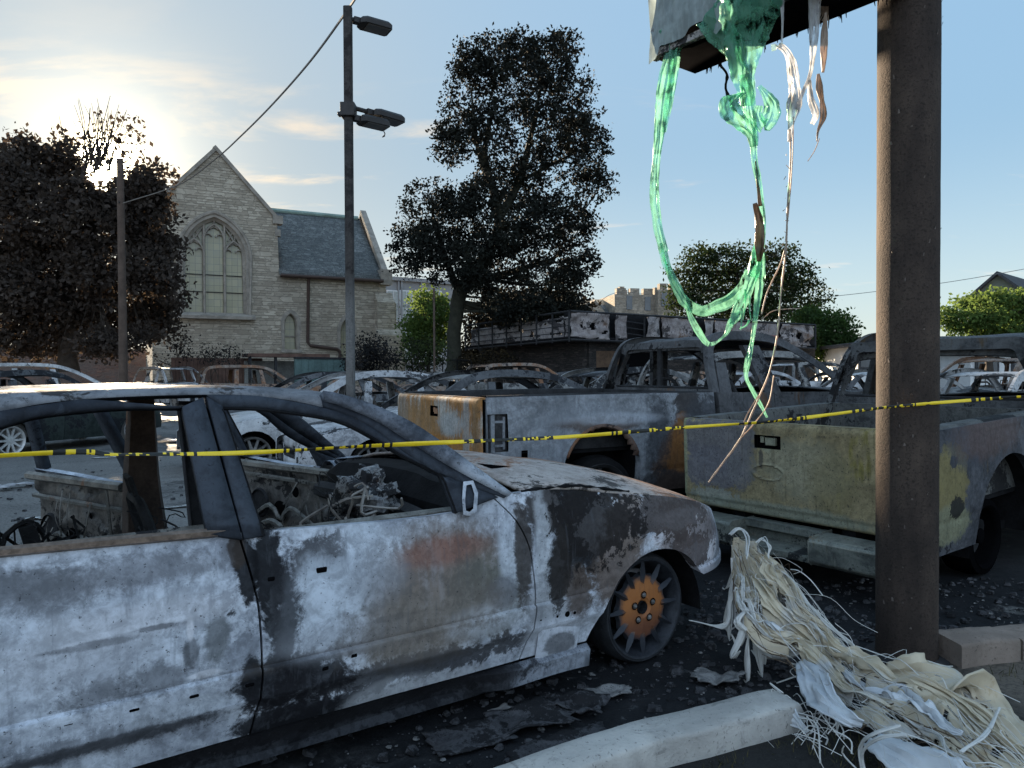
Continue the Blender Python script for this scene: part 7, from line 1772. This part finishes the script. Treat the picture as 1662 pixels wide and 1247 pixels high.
# grey teal film over the cabinet face
b = MB(); rows = []
bot = lin([(0, -.05), (.05, -.03), (.08, .03), (.13, .02), (.22, .015), (.30, .05), (.37, .055), (.42, .0), (.48, -.06), (.54, -.05), (.60, .06), (.66, .3)])
for i in range(46):
    t = .66 * i / 45; r = []
    for j in range(20):
        s = j / 19; z = bot(t / 1.0) + (Hc - .02 - bot(t)) * s; dn = .035 + .02 * nz((t * 6, z * 4, 2)) + .012 * nz((t * 22, z * 7, 5)) + .07 * (1 - s) ** 3 * sstep(t, .35, .6)
        p = a_ + ldir * t + Vector((0, 0, z)) - th.normalized() * dn; r.append(p - G0)
    rows.append(r)
b.grid(rows); b.build('film_sheet', M_TEALF, g_root)
b = MB()
ribbon(b, [gp_(1083, 45, 4.06), gp_(1088, 90, 4.06), gp_(1078, 150, 4.07), gp_(1071, 210, 4.07), gp_(1064, 270, 4.06), gp_(1062, 320, 4.06), gp_(1068, 370, 4.04), gp_(1078, 410, 4.02)], [.10, .10, .085, .065, .046, .05, .05, .055], SW, 80, 11, .26, 1)
b2 = MB(); ribbon(b2, [gp_(1100, 62, 4.04), gp_(1096, 95, 4.05), gp_(1088, 150, 4.06), gp_(1078, 215, 4.06)], [.05, .055, .05, .02], SW, 40, 7, .3, 2); b.add(b2.V, b2.F)
ribbon(b, [gp_(1078, 410, 4.02), gp_(1086, 440, 3.99), gp_(1100, 470, 3.97), gp_(1115, 492, 3.94), (gp_(1140, 505, 3.92)), gp_(1165, 497, 3.89), gp_(1185, 488, 3.87), gp_(1200, 472, 3.85), gp_(1216, 440, 3.84)], [.05, .06, .055, .06, .06, .065, .07, .06, .05], (0, -.3, 1), 80, 9, .25, 3)
ribbon(b, [gp_(1072, 395, 4.02), gp_(1080, 430, 4.01), gp_(1098, 465, 3.99), gp_(1115, 500, 3.96), gp_(1126, 525, 3.94), gp_(1146, 556, 3.92), gp_(1160, 557, 3.90), gp_(1178, 543, 3.88), gp_(1186, 525, 3.87), gp_(1198, 512, 3.86), (gp_(1215, 478, 3.85)), gp_(1226, 440, 3.84)], [.02, .03, .02, .025, .02, .035, .03, .012, .04, .035, .03, .04], SW, 110, 7, .3, 4)
b.build('left_loop', M_GREENP, g_root, solid=.002)
b = MB()   # the wide right hand drape and its knot
ribbon(b, [gp_(1222, -30, 3.55), gp_(1216, 20, 3.60), gp_(1210, 70, 3.64), gp_(1206, 115, 3.66), gp_(1213, 150, 3.66), gp_(1212, 172, 3.66)], [.34, .30, .22, .15, .10, .06], SW, 70, 21, .16, 5)
ribbon(b, [gp_(1150, 18, 3.78), gp_(1168, 40, 3.75), gp_(1188, 72, 3.70), gp_(1204, 108, 3.67), gp_(1212, 130, 3.66)], [.16, .18, .15, .09, .04], (0, -.3, 1), 50, 13, .2, 6)
ribbon(b, [gp_(1203, 152, 3.66), gp_(1183, 165, 3.64), gp_(1186, 182, 3.63), gp_(1206, 200, 3.64), gp_(1220, 215, 3.65), gp_(1224, 238, 3.66)], [.04, .08, .10, .10, .07, .035], SW, 50, 11, .3, 7)
ribbon(b, [gp_(1232, 140, 3.64), gp_(1244, 155, 3.62), gp_(1252, 172, 3.62), gp_(1250, 190, 3.62), gp_(1240, 205, 3.63), (gp_(1230, 190, 3.64)), gp_(1233, 172, 3.65)], [.02, .04, .07, .09, .07, .045, .03], SW, 50, 11, .3, 8)
ribbon(b, [gp_(1208, 120, 3.66), gp_(1216, 170, 3.66), gp_(1222, 225, 3.67), gp_(1225, 265, 3.67), gp_(1232, 300, 3.67), gp_(1236, 340, 3.68), gp_(1235, 372, 3.68), gp_(1228, 420, 3.69), gp_(1222, 450, 3.70)], [.05, .06, .045, .03, .03, .028, .045, .055, .06], SW, 90, 9, .3, 9)
ribbon(b, [gp_(1228, 400, 3.69), gp_(1222, 440, 3.70), gp_(1212, 470, 3.70), gp_(1196, 500, 3.71), gp_(1186, 530, 3.72)], [.03, .06, .045, .04, .02], SW, 44, 7, .3, 10)
ribbon(b, [gp_(1236, 410, 3.68), gp_(1234, 450, 3.68), gp_(1228, 500, 3.68), gp_(1222, 545, 3.68), gp_(1214, 585, 3.67), gp_(1211, 612, 3.67), gp_(1222, 635, 3.66), gp_(1236, 660, 3.66), gp_(1245, 678, 3.66)], [.03, .045, .035, .025, .02, .03, .018, .02, .010], SW, 100, 9, .3, 11)
for k, (u, v, du, dv) in enumerate(((1210, 470, -4, 50), (1216, 480, 3, 40), (1204, 500, -2, 36), (1216, 520, -16, 14))):
    b.tube(curve([gp_(u, v, 3.7), gp_(u + du * .3, v + dv * .6, 3.7), gp_(u + du, v + dv, 3.7)], 8), [.006, .005, .004, .004, .003, .003, .002, .001], 5)
b.build('right_drape', M_GREENP, g_root, solid=.002)
b = MB(); ribbon(b, [gp_(1225, 330, 3.67), gp_(1232, 360, 3.67), gp_(1233, 400, 3.67), gp_(1232, 425, 3.68)], [.02, .04, .045, .02], SW, 40, 7, .35, 12); ribbon(b, [gp_(1226, 262, 3.67), gp_(1230, 300, 3.67), gp_(1234, 335, 3.67)], [.006, .012, .02], SW, 30, 5, .3, 13); b.build('scorched_sleeve', M_BROWNP, g_root, solid=.003)
w_root = empty('melted_clear_strands', at_y(1290, 60, 3.49), 0, 'stringy clear and cream plastic strands hanging between green drape and pole', 'plastic'); G0 = Vector(w_root.location)
b = MB()
ribbon(b, [gp_(1268, -20, 3.51), gp_(1270, 30, 3.51), gp_(1269, 72, 3.51)], [.03, .012, .008], SW, 30, 5, .3, 20)
ribbon(b, [gp_(1252, 78, 3.55), gp_(1268, 76, 3.53), gp_(1282, 95, 3.52), gp_(1288, 130, 3.52), gp_(1290, 160, 3.52), gp_(1284, 200, 3.52), gp_(1282, 230, 3.52)], [.03, .03, .05, .05, .07, .03, .02], SW, 60, 11, .35, 21)
ribbon(b, [gp_(1322, -20, 3.47), gp_(1322, 30, 3.47), gp_(1320, 80, 3.47), gp_(1315, 120, 3.48), gp_(1303, 150, 3.49), gp_(1292, 178, 3.51)], [.06, .05, .04, .02, .016, .022], SW, 50, 9, .3, 22)
ribbon(b, [gp_(1314, 130, 3.48), gp_(1316, 160, 3.48), gp_(1324, 185, 3.47), gp_(1318, 202, 3.47)], [.012, .025, .035, .02], SW, 30, 7, .4, 23)
b.build('clear_ribbon', M_CLEARP, w_root, solid=.0015)
b = MB()
ribbon(b, [gp_(1340, 20, 3.45), gp_(1338, 60, 3.45), gp_(1337, 95, 3.45), gp_(1336, 118, 3.45)], [.006, .03, .03, .01], SW, 30, 7, .4, 24)
ribbon(b, [gp_(1328, 120, 3.46), gp_(1330, 145, 3.46), gp_(1334, 165, 3.46), gp_(1336, 190, 3.46), gp_(1328, 212, 3.46), gp_(1326, 230, 3.46)], [.012, .03, .02, .03, .012, .004], SW, 40, 7, .4, 25)
b.build('beige_blob', M_CREAM, w_root, solid=.002)
b = MB()
def thread(pts, r=.0035, n=40): b.tube(curve([gp_(*q) for q in pts], n), [r * (1 + .35 * nz((k * .5, r * 900, 1))) for k in range(n)], 5)
thread([(1282, 210, 3.52), (1283, 260, 3.52), (1278, 340, 3.52), (1276, 400, 3.52), (1268, 470, 3.51), (1262, 540, 3.49), (1250, 600, 3.47), (1234, 640, 3.44), (1220, 672, 3.42), (1200, 715, 3.39), (1176, 748, 3.37), (1150, 783, 3.35)], .0042, 80)
thread([(1288, 190, 3.52), (1286, 260, 3.52), (1281, 330, 3.52), (1275, 392, 3.52)], .003)
thread([(1276, 395, 3.52), (1268, 425, 3.52), (1254, 455, 3.51), (1244, 478, 3.51), (1236, 510, 3.49)], .0035)
thread([(1231, 642, 3.44), (1215, 668, 3.43), (1205, 690, 3.42)], .003)
thread([(1236, 520, 3.49), (1252, 506, 3.49), (1274, 502, 3.49), (1300, 501, 3.49)], .0025)
thread([(1256, 610, 3.47), (1247, 655, 3.45), (1222, 690, 3.43), (1198, 716, 3.40), (1182, 742, 3.39)], .003)
thread([(1330, 225, 3.46), (1322, 245, 3.46), (1311, 262, 3.46)], .002, 14)
for k in range(7): thread([(1326 + 3 * k, -10, 3.57), (1332 + 2 * k, 14 + 3 * k, 3.57), (1322 + 4 * k, 34, 3.57)], .003, 12)
for k in range(16):
    u, v = 1276 - .06 * k * k, 250 + 18 * k; thread([(u, v, 3.52), (u + rr.uniform(-5, 7), v + rr.uniform(-3, 8), 3.52)], .0015, 4)
b.build('thread', M_CREAM, w_root)

# ---- caution tape
M_YEL = plain('yellow_tape', (.80, .56, .015), .38, 0, .10, 20, .1, .5)
M_TBK = plain('tape_black_print', (.02, .02, .018), .5, 0, .2, 20)
tp = [(0, 740, 1.88), (200, 738, 2.08), (400, 735, 2.28), (600, 724, 2.48), (800, 715, 2.68), (940, 708, 2.82), (1110, 694, 3.02), (1245, 685, 3.18), (1340, 674, 3.29), (1432, 662, 3.415), (1475, 658, 3.43), (1520, 654, 3.47), (1600, 648, 3.40), (1662, 644, 3.32), (1860, 640, 3.1)]
tc = curve([Vector((-4.6, -1.4, 1.22)), Vector((-2.35, .87, 1.20))] + [at_y(*q) for q in tp] + [Vector((5.5, 2.4, 1.30)), Vector((9.5, 2.0, 1.36))], 1700); b = MB(); L_ = 0; rows = []; n = len(tc)
rt_ = random.Random(12); ptr = None
for i, p in enumerate(tc):
    t = (tc[min(i + 1, n - 1)] - tc[max(0, i - 1)]).normalized(); up = (Vector((0, 0, 1)) - t * t.z).normalized(); sd = t.cross(up)
    a = 1.6 * nz((i * .016, 3, 2)) + .6 * nz((i * .07, 1, 8)); w = .0072 + .0026 * nz((i * .022, 5, 5)); h_ = .0026 + .0008 * nz((i * .11, 2, 2)); r = []
    for k in range(10):
        q = 2 * math.pi * k / 10; x, y = w * math.cos(q), h_ * math.sin(q) * (1 + .4 * nz((i * .2, k, 3)))
        r.append(p + up * (x * math.cos(a) - y * math.sin(a)) + sd * (x * math.sin(a) + y * math.cos(a)))
    rows.append(r)
b.grid(rows, 0, True)
d = 0; sec = 0; runs = []
for i in range(n - 1):
    s = (tc[i + 1] - tc[i]).length; d += s; ph = (d + .18) % .62
    if ph < .36:
        cell = int(ph / .0075); on = (nz((cell * .83, int((d + .18) / .62) * 3.7, 1)) > -.12)
        for k in range(10):
            if on and nz((cell * .9, k * .45, 9)) > -.28: b.M[i * 10 + k] = 1
tape = tag(b.build('caution_tape', [M_YEL, M_TBK], None, sharp=60), 'twisted yellow caution tape with black print stretched across the whole scene', 'tape')

# ---- heap of melted sign face on the kerb
def heapmat(name, a1, a2, a3):
    m, g = newmat(name); v = g.obj(); n = g.noise(v, 5, 7, .65, .8); n2 = g.noise(v, 22, 6, .7, .5); n3 = g.noise(v, 2.4, 4, .6)
    c = g.ramp(g.math('ADD', g.math('MULTIPLY', n, .6), g.math('MULTIPLY', n3, .4)), [(.36, a2), (.48, a1), (.60, a1), (.70, a3)])
    c = g.mix(g.mapr(n2, .60, .72, 0, .6), c, (.15, .09, .05)); c = g.mix(g.mapr(g.noise(v, 8, 6, .7, 1.2), .64, .70, 0, .8), c, (.06, .05, .045))
    d = g.pbsdf(c, .55, 0, g.bump(n2, .4, .008), .35); t = g.node('ShaderNodeBsdfTranslucent'); g.put(t.inputs[0], c); g.out(g.mixsh(.22, d, t.outputs[0])); return m
M_H1 = heapmat('melted_cream_sheet', (.58, .50, .37), (.52, .52, .52), (.36, .22, .09))
M_H2 = heapmat('melted_grey_fibre', (.64, .63, .60), (.42, .41, .40), (.48, .41, .30))
M_H3 = heapmat('melted_white_sheet', (.60, .62, .64), (.46, .49, .53), (.50, .44, .34))
hp_root = empty('melted_heap', (1.45, 2.95, 0), 0, 'tangled heap of melted cream and white sign sheet spilling over the kerb', 'debris'); G0 = Vector(hp_root.location)
def hz(u, v, z): return at_z(u, v, z) - G0
rh = random.Random(21)
# guide: rows of (upper edge, lower edge) with their heights
GUI = [((1192, 866, .58), (1186, 905, .46)), ((1225, 874, .56), (1200, 985, .34)), ((1268, 912, .48), (1228, 1040, .22)), ((1320, 978, .36), (1285, 1068, .16)), ((1372, 1040, .24), (1330, 1115, .12)), ((1425, 1080, .18), (1385, 1160, .12)), ((1500, 1108, .17), (1440, 1200, .13)), ((1580, 1128, .17), (1500, 1240, .12)), ((1640, 1185, .14), (1560, 1290, .11)), ((1705, 1250, .11), (1640, 1340, .08))]
UP = curve([hz(*a) for a, c in GUI], 90); LO = curve([hz(*c) for a, c in GUI], 90)
def gpos(s, t):
    k = s * 89; i = min(88, max(0, int(k))); f = k - i
    return UP[i].lerp(UP[i + 1], f).lerp(LO[i].lerp(LO[i + 1], f), t)
def hnoise(s, t): return .032 * nz((s * 12, t * 4, 1)) + .048 * nz((s * 3.2, t * 9, 6)) + .026 * nz((s * 6, t * 22, 3)) + .022 * abs(nz((s * 9, t * 15, 4))) + .011 * nz((s * 9, t * 44, 2)) + .010 * nz((s * 26, t * 30, 9))
b = MB(); rows = []
for i in range(170):
    s = i / 169; r = []
    for j in range(130):
        t = j / 129; t2 = t + .05 * nz((s * 9, 1, 3)); p = gpos(s, t2); hump = .055 * math.sin(math.pi * t) * (.5 + s)
        r.append(p + Vector((0, 0, hump + hnoise(s, t2) - .03)))
    rows.append(r)
b.grid(rows); b.F = [f for f in b.F if nz((sum(b.V[k][0] for k in f) * 3.2, sum(b.V[k][1] for k in f) * 3.2, 5)) < .24]; b.M = [0] * len(b.F)
b.build('crumpled_sheet', M_H1, hp_root, solid=.003)
# wide torn straps following the flow
for part, mt, cnt, wr, lr, sd in (('cream_strap', M_H1, 7, (.03, .07), (.2, .5), 1), ('grey_strap', M_H2, 7, (.010, .028), (.15, .5), 2), ('white_strap', M_H3, 3, (.03, .065), (.15, .35), 3)):
    for k in range(cnt):
        b = MB(); s0 = rh.uniform(0, .8); s1 = min(1, s0 + rh.uniform(*lr)); t0 = rh.uniform(0, 1.0); t1 = min(1.05, max(-.05, t0 + rh.gauss(0, .10))); lift = rh.uniform(.0, .02); pts = []
        for q in range(7):
            f = q / 6; s = s0 + (s1 - s0) * f; t = t0 + (t1 - t0) * f + .03 * rh.gauss(0, 1); p = gpos(s, t); pts.append(p + Vector((rh.gauss(0, .006), rh.gauss(0, .006), .055 * math.sin(math.pi * min(1, max(0, t))) * (.5 + s) + hnoise(s, t) + lift * math.sin(math.pi * f) - .012)))
        w = rh.uniform(*wr); ribbon(b, pts, [w * .4, w, w * rh.uniform(.6, 1.2), w * .3], (rh.gauss(.6, .15), rh.gauss(-.4, .15), rh.gauss(.25, .2)), 46, 12, .55, sd * 50 + k, curl=.8, rag=.6)
        b.build(part, mt, hp_root, solid=.002)
# combed fine fibre lying on the sheet
b = MB()
for k in range(260):
    s0 = rh.random() * .96; ln = rh.uniform(.06, .30); t0 = rh.uniform(-.03, 1.05); t1 = t0 + rh.gauss(0, .05); pts = []
    for q in range(5):
        f = q / 4; s = min(1, s0 + ln * f); t = t0 + (t1 - t0) * f + rh.gauss(0, .012); pts.append(gpos(s, t) + Vector((0, 0, .055 * math.sin(math.pi * min(1, max(0, t))) * (.5 + s) + hnoise(s, t) - .026 + rh.uniform(0, .008) + (.02 * rh.random() if q in (0, 4) else 0))))
    b.tube(curve(pts, 13), rh.choice([.0005, .0006, .0008, .001, .0016]), 3, caps=False)
cf = b.build('combed_fibre', M_H2, hp_root); cf['kind'] = 'stuff'
b = MB()
for k in range(220):
    s0 = rh.random() * .96; ln = rh.uniform(.05, .22); t0 = rh.uniform(-.03, 1.05); t1 = t0 + rh.gauss(0, .08); pts = []
    for q in range(5):
        f = q / 4; s = min(1, s0 + ln * f); t = t0 + (t1 - t0) * f + rh.gauss(0, .02); pts.append(gpos(s, t) + Vector((0, 0, .055 * math.sin(math.pi * min(1, max(0, t))) * (.5 + s) + hnoise(s, t) - .028 + rh.uniform(0, .006))))
    b.tube(curve(pts, 13), rh.choice([.0006, .0009, .0013, .003]), 3, caps=False)
cf = b.build('scorched_fibre', plain('scorched_brown_fibre', (.13, .095, .065), .85, 0, .5, 14), hp_root); cf['kind'] = 'stuff'
# large curled plate at the right and the white shells at the bottom
b = MB()
ribbon(b, [hz(1440, 1098, .19), hz(1500, 1104, .22), hz(1545, 1108, .22), hz(1590, 1136, .19), hz(1625, 1170, .17), hz(1672, 1210, .14)], [.10, .20, .22, .20, .16, .10], (.45, -.85, -.25), 60, 16, .16, 301, curl=.3, rag=.15)
b.build('curled_plate', M_H1, hp_root, solid=.008)
b = MB()
ribbon(b, [hz(1300, 1075, .17), hz(1318, 1100, .18), hz(1335, 1135, .18), hz(1375, 1165, .18), hz(1400, 1175, .17)], [.05, .10, .13, .09, .04], (.7, -.5, .4), 50, 14, .22, 311, curl=.8)
ribbon(b, [hz(1415, 1200, .13), hz(1470, 1232, .14), hz(1530, 1262, .14), hz(1600, 1300, .13)], [.08, .13, .15, .11], (.6, -.75, .2), 50, 14, .15, 321, curl=.4)
ribbon(b, [hz(1268, 1152, .10), hz(1280, 1160, .10), hz(1300, 1178, .08), hz(1310, 1190, .06)], [.05, .07, .04, .02], (.6, -.6, .5), 30, 10, .3, 331)
b.build('white_shell', M_H3, hp_root, solid=.006)
# ragged loops hanging under the upper end
b = MB()
for k in range(26):
    s = rh.uniform(0, .28); p = gpos(s, rh.uniform(.2, 1.0)); q = p + Vector((rh.gauss(-.01, .05), rh.gauss(-.02, .05), -rh.uniform(.08, min(.4, p.z - .02))))
    ribbon(b, [p, p.lerp(q, .4) + Vector((rh.gauss(0, .03), rh.gauss(0, .03), 0)), q, q + Vector((rh.gauss(0, .06), rh.gauss(0, .05), rh.uniform(-.01, .05)))], [.02, rh.uniform(.012, .05), .03, .006], (rh.gauss(1, .5), rh.gauss(-.3, .5), 0), 24, 6, .5, 400 + k, curl=1.5)
ribbon(b, [hz(1228, 1040, .10), hz(1225, 1058, .08), hz(1262, 1064, .06), hz(1300, 1056, .10), hz(1310, 1030, .16)], [.02, .03, .04, .03, .015], (0, 0, 1), 40, 6, .4, 480)
b.build('hanging_rag', M_H2, hp_root, solid=.002)
b = MB()   # loose threads
for k in range(60):
    s0 = rh.random() ** .8; ln = rh.uniform(.06, .32); t0 = rh.uniform(-.1, 1.12); p = gpos(s0, t0) + Vector((0, 0, .04 + .055 * math.sin(math.pi * min(1, max(0, t0))) * (.5 + s0)))
    q = gpos(min(1, s0 + ln * .8), t0 + rh.gauss(0, .25)) + Vector((0, 0, .04 + .05 * rh.random()))
    pts = [p, p.lerp(q, .33) + Vector((rh.gauss(0, .025), rh.gauss(0, .025), rh.uniform(0, .05))), p.lerp(q, .66) + Vector((rh.gauss(0, .03), rh.gauss(0, .03), rh.uniform(-.01, .06))), q]
    r_ = rh.choice([.0007, .001, .0014, .0024]); b.tube(curve(pts, 14), r_, 4, caps=False)
for k in range(70):
    u, v = 1330 + rh.gauss(0, 30), 1150 + rh.gauss(0, 28); p = hz(u, v, .05 + rh.uniform(0, .1)); q = p + Vector((rh.gauss(0, .08), rh.gauss(0, .08), -p.z + rh.uniform(.03, .12)))
    b.tube(curve([p, p.lerp(q, .5) + Vector((rh.gauss(0, .03), rh.gauss(0, .03), rh.uniform(0, .05))), q], 10), rh.choice([.0012, .002, .003]), 4, caps=False)
for pts in ([(1185, 868, .58), (1198, 858, .60), (1214, 872, .58), (1212, 905, .52)], [(1228, 880, .57), (1240, 874, .58), (1250, 888, .56), (1248, 905, .52)], [(1400, 1247, .05), (1398, 1210, .12), (1420, 1190, .2), (1460, 1180, .24)], [(1406, 1260, .05), (1402, 1222, .12), (1428, 1200, .2), (1470, 1192, .24)], [(1620, 1150, .2), (1600, 1190, .22), (1560, 1220, .2)]):
    for d_ in range(4): b.tube(curve([hz(u + rh.uniform(-3, 3), v + rh.uniform(-3, 3), z) for u, v, z in pts], 24), rh.choice([.002, .003, .004]), 5)
b.build('fibre', M_H2, hp_root)

# ---- scorched debris
def chunks(name, label, n, fn, smin, smax, mat, seed, kind=None, flat=.5):
    r_ = random.Random(seed); b = MB()
    for k in range(n):
        x, y, z = fn(r_); s = smin + (smax - smin) * r_.random() ** 3; c = Vector((x, y, z + s * flat * .4)); m_ = r_.randint(4, 6); a0 = r_.uniform(0, 6.28)
        lo = [c + Vector((math.cos(a0 + 6.28 * q / m_) * s * r_.uniform(.6, 1.2), math.sin(a0 + 6.28 * q / m_) * s * r_.uniform(.5, 1.1), -s * flat * .5)) for q in range(m_)]
        hi = [c + (p - c) * r_.uniform(.5, .95) + Vector((0, 0, s * flat * r_.uniform(.6, 1.2))) for p in lo]
        b.grid([lo, hi], closed=True); o = len(b.V) - m_; b.F.append(tuple(range(o, o + m_))); b.M.append(0)
    return tag(b.build(name, mat, sharp=15), label, 'debris' if not kind else None, None, kind)
def between(r_):
    while True:
        x, y = r_.uniform(-1.2, 3.4), r_.uniform(1.9, 5.0)
        kx = 2.41 + (x - .12) * .545
        if y > kx + .16 and not (Vector((x - 1.92, y - 3.6)).length < .2): return x, y, .006
M_DEB = burnt('black_debris', ((.07, .07, .075), (.03, .03, .033)), (.012, .012, .013), (.08, .05, .03), .5, .68, 71, (), 6)
M_DEB2 = burnt('grey_debris', ((.22, .215, .21), (.10, .10, .10)), (.03, .03, .03), (.2, .13, .08), .6, .66, 72, (), 6)
chunks('burnt_grit', None, 2600, between, .004, .035, M_DEB, 5, 'stuff')
def near_wheel(r_):
    a, d = r_.uniform(0, 6.28), r_.random() ** .6; return 1.35 + .9 * d * math.cos(a), 4.0 + .8 * d * math.sin(a), .006
chunks('burnt_rubble', None, 260, near_wheel, .010, .048, M_DEB, 15, 'stuff', .6)
chunks('ash_grit', None, 700, between, .003, .016, M_DEB2, 6, 'stuff')
def around(r_):
    a, d = r_.uniform(0, 6.28), r_.random() ** .5; return -2.2 + 5 * d * math.cos(a), 9.0 + 4.6 * d * math.sin(a), .006
chunks('lot_grit', None, 900, around, .006, .05, M_DEB, 8, 'stuff')
# sheets of charred lining by the front wheel
def flake(label, u, v, w, d, rot, mat, seed, lift=.03):
    c = at_z(u, v, .02); b = MB(); rows = []
    for i in range(14):
        r = []
        for j in range(12):
            x, y = (i / 13 - .5) * w, (j / 11 - .5) * d; e = 1 + .25 * nz((i * .5, j * .5, seed)); q = Vector((x * e, y * e)); q.rotate(Matrix.Rotation(R(rot), 2))
            r.append((q.x, q.y, .012 + lift * (abs(nz((x * 5, y * 5, seed))) + .5 * abs(nz((x * 14, y * 14, seed)))) + .25 * lift * (i / 13)))
        rows.append(r)
    b.grid(rows); o = b.build('charred_sheet', mat, solid=.006); o.location = (c.x, c.y, 0); return tag(o, label, 'debris')
flake('black crumpled lining sheet on the asphalt below the sedan front door', 862, 1168, .34, .22, 20, M_DEB, 3, .05)
flake('flat charred sheet lying between sedan sill and kerb', 920, 1215, .42, .2, 30, M_DEB, 4, .03)
flake('black folded scrap just behind the front wheel', 930, 1148, .25, .16, -20, M_DEB, 6, .06)
flake('small pale grey scrap near the sedan sill', 812, 1152, .09, .05, 40, M_DEB2, 7, .02)
flake('ashy curled scrap on the ground right of the copper wheel', 1165, 1105, .22, .12, -30, M_DEB2, 9, .05)
flake('grey stringy scrap behind the kerb end', 985, 1125, .20, .09, 10, M_DEB2, 10, .04)
flake('black slab by the kerb in the left foreground', 760, 1195, .3, .2, 25, M_DEB, 14, .03)
# dry grass on the verge
def grass_mat():
    m, g = newmat('dry_grass'); n = g.noise(g.obj(), 14, 3); g.out(g.pbsdf(g.mix(g.mapr(n, .4, .6), (.022, .026, .012), (.075, .065, .03)), .9)); return m
b = MB(); rg = random.Random(9)
for k in range(2600):
    x = rg.uniform(.35, 2.6); kx = 2.41 + (x - .12) * .545; y = kx - .16 - abs(rg.gauss(0, .32))
    if nz((x * 2.2, y * 2.2, 7)) < -.05 or (x > 1.75 and rg.random() < .8): continue
    h = rg.uniform(.015, .06); a = rg.uniform(0, 6.28); w = .0022; dx_, dy_ = math.cos(a) * w, math.sin(a) * w; lx_, ly_ = rg.gauss(0, .02), rg.gauss(0, .02)
    b.add([(x - dx_, y - dy_, .025), (x + dx_, y + dy_, .025), (x + lx_ * .5 + dx_ * .7, y + ly_ * .5 + dy_ * .7, .025 + h * .6), (x + lx_, y + ly_, .025 + h), (x + lx_ * .5 - dx_ * .7, y + ly_ * .5 - dy_ * .7, .025 + h * .6)], [(0, 1, 2, 3, 4)])
tag(b.build('grass', grass_mat()), kind='stuff')
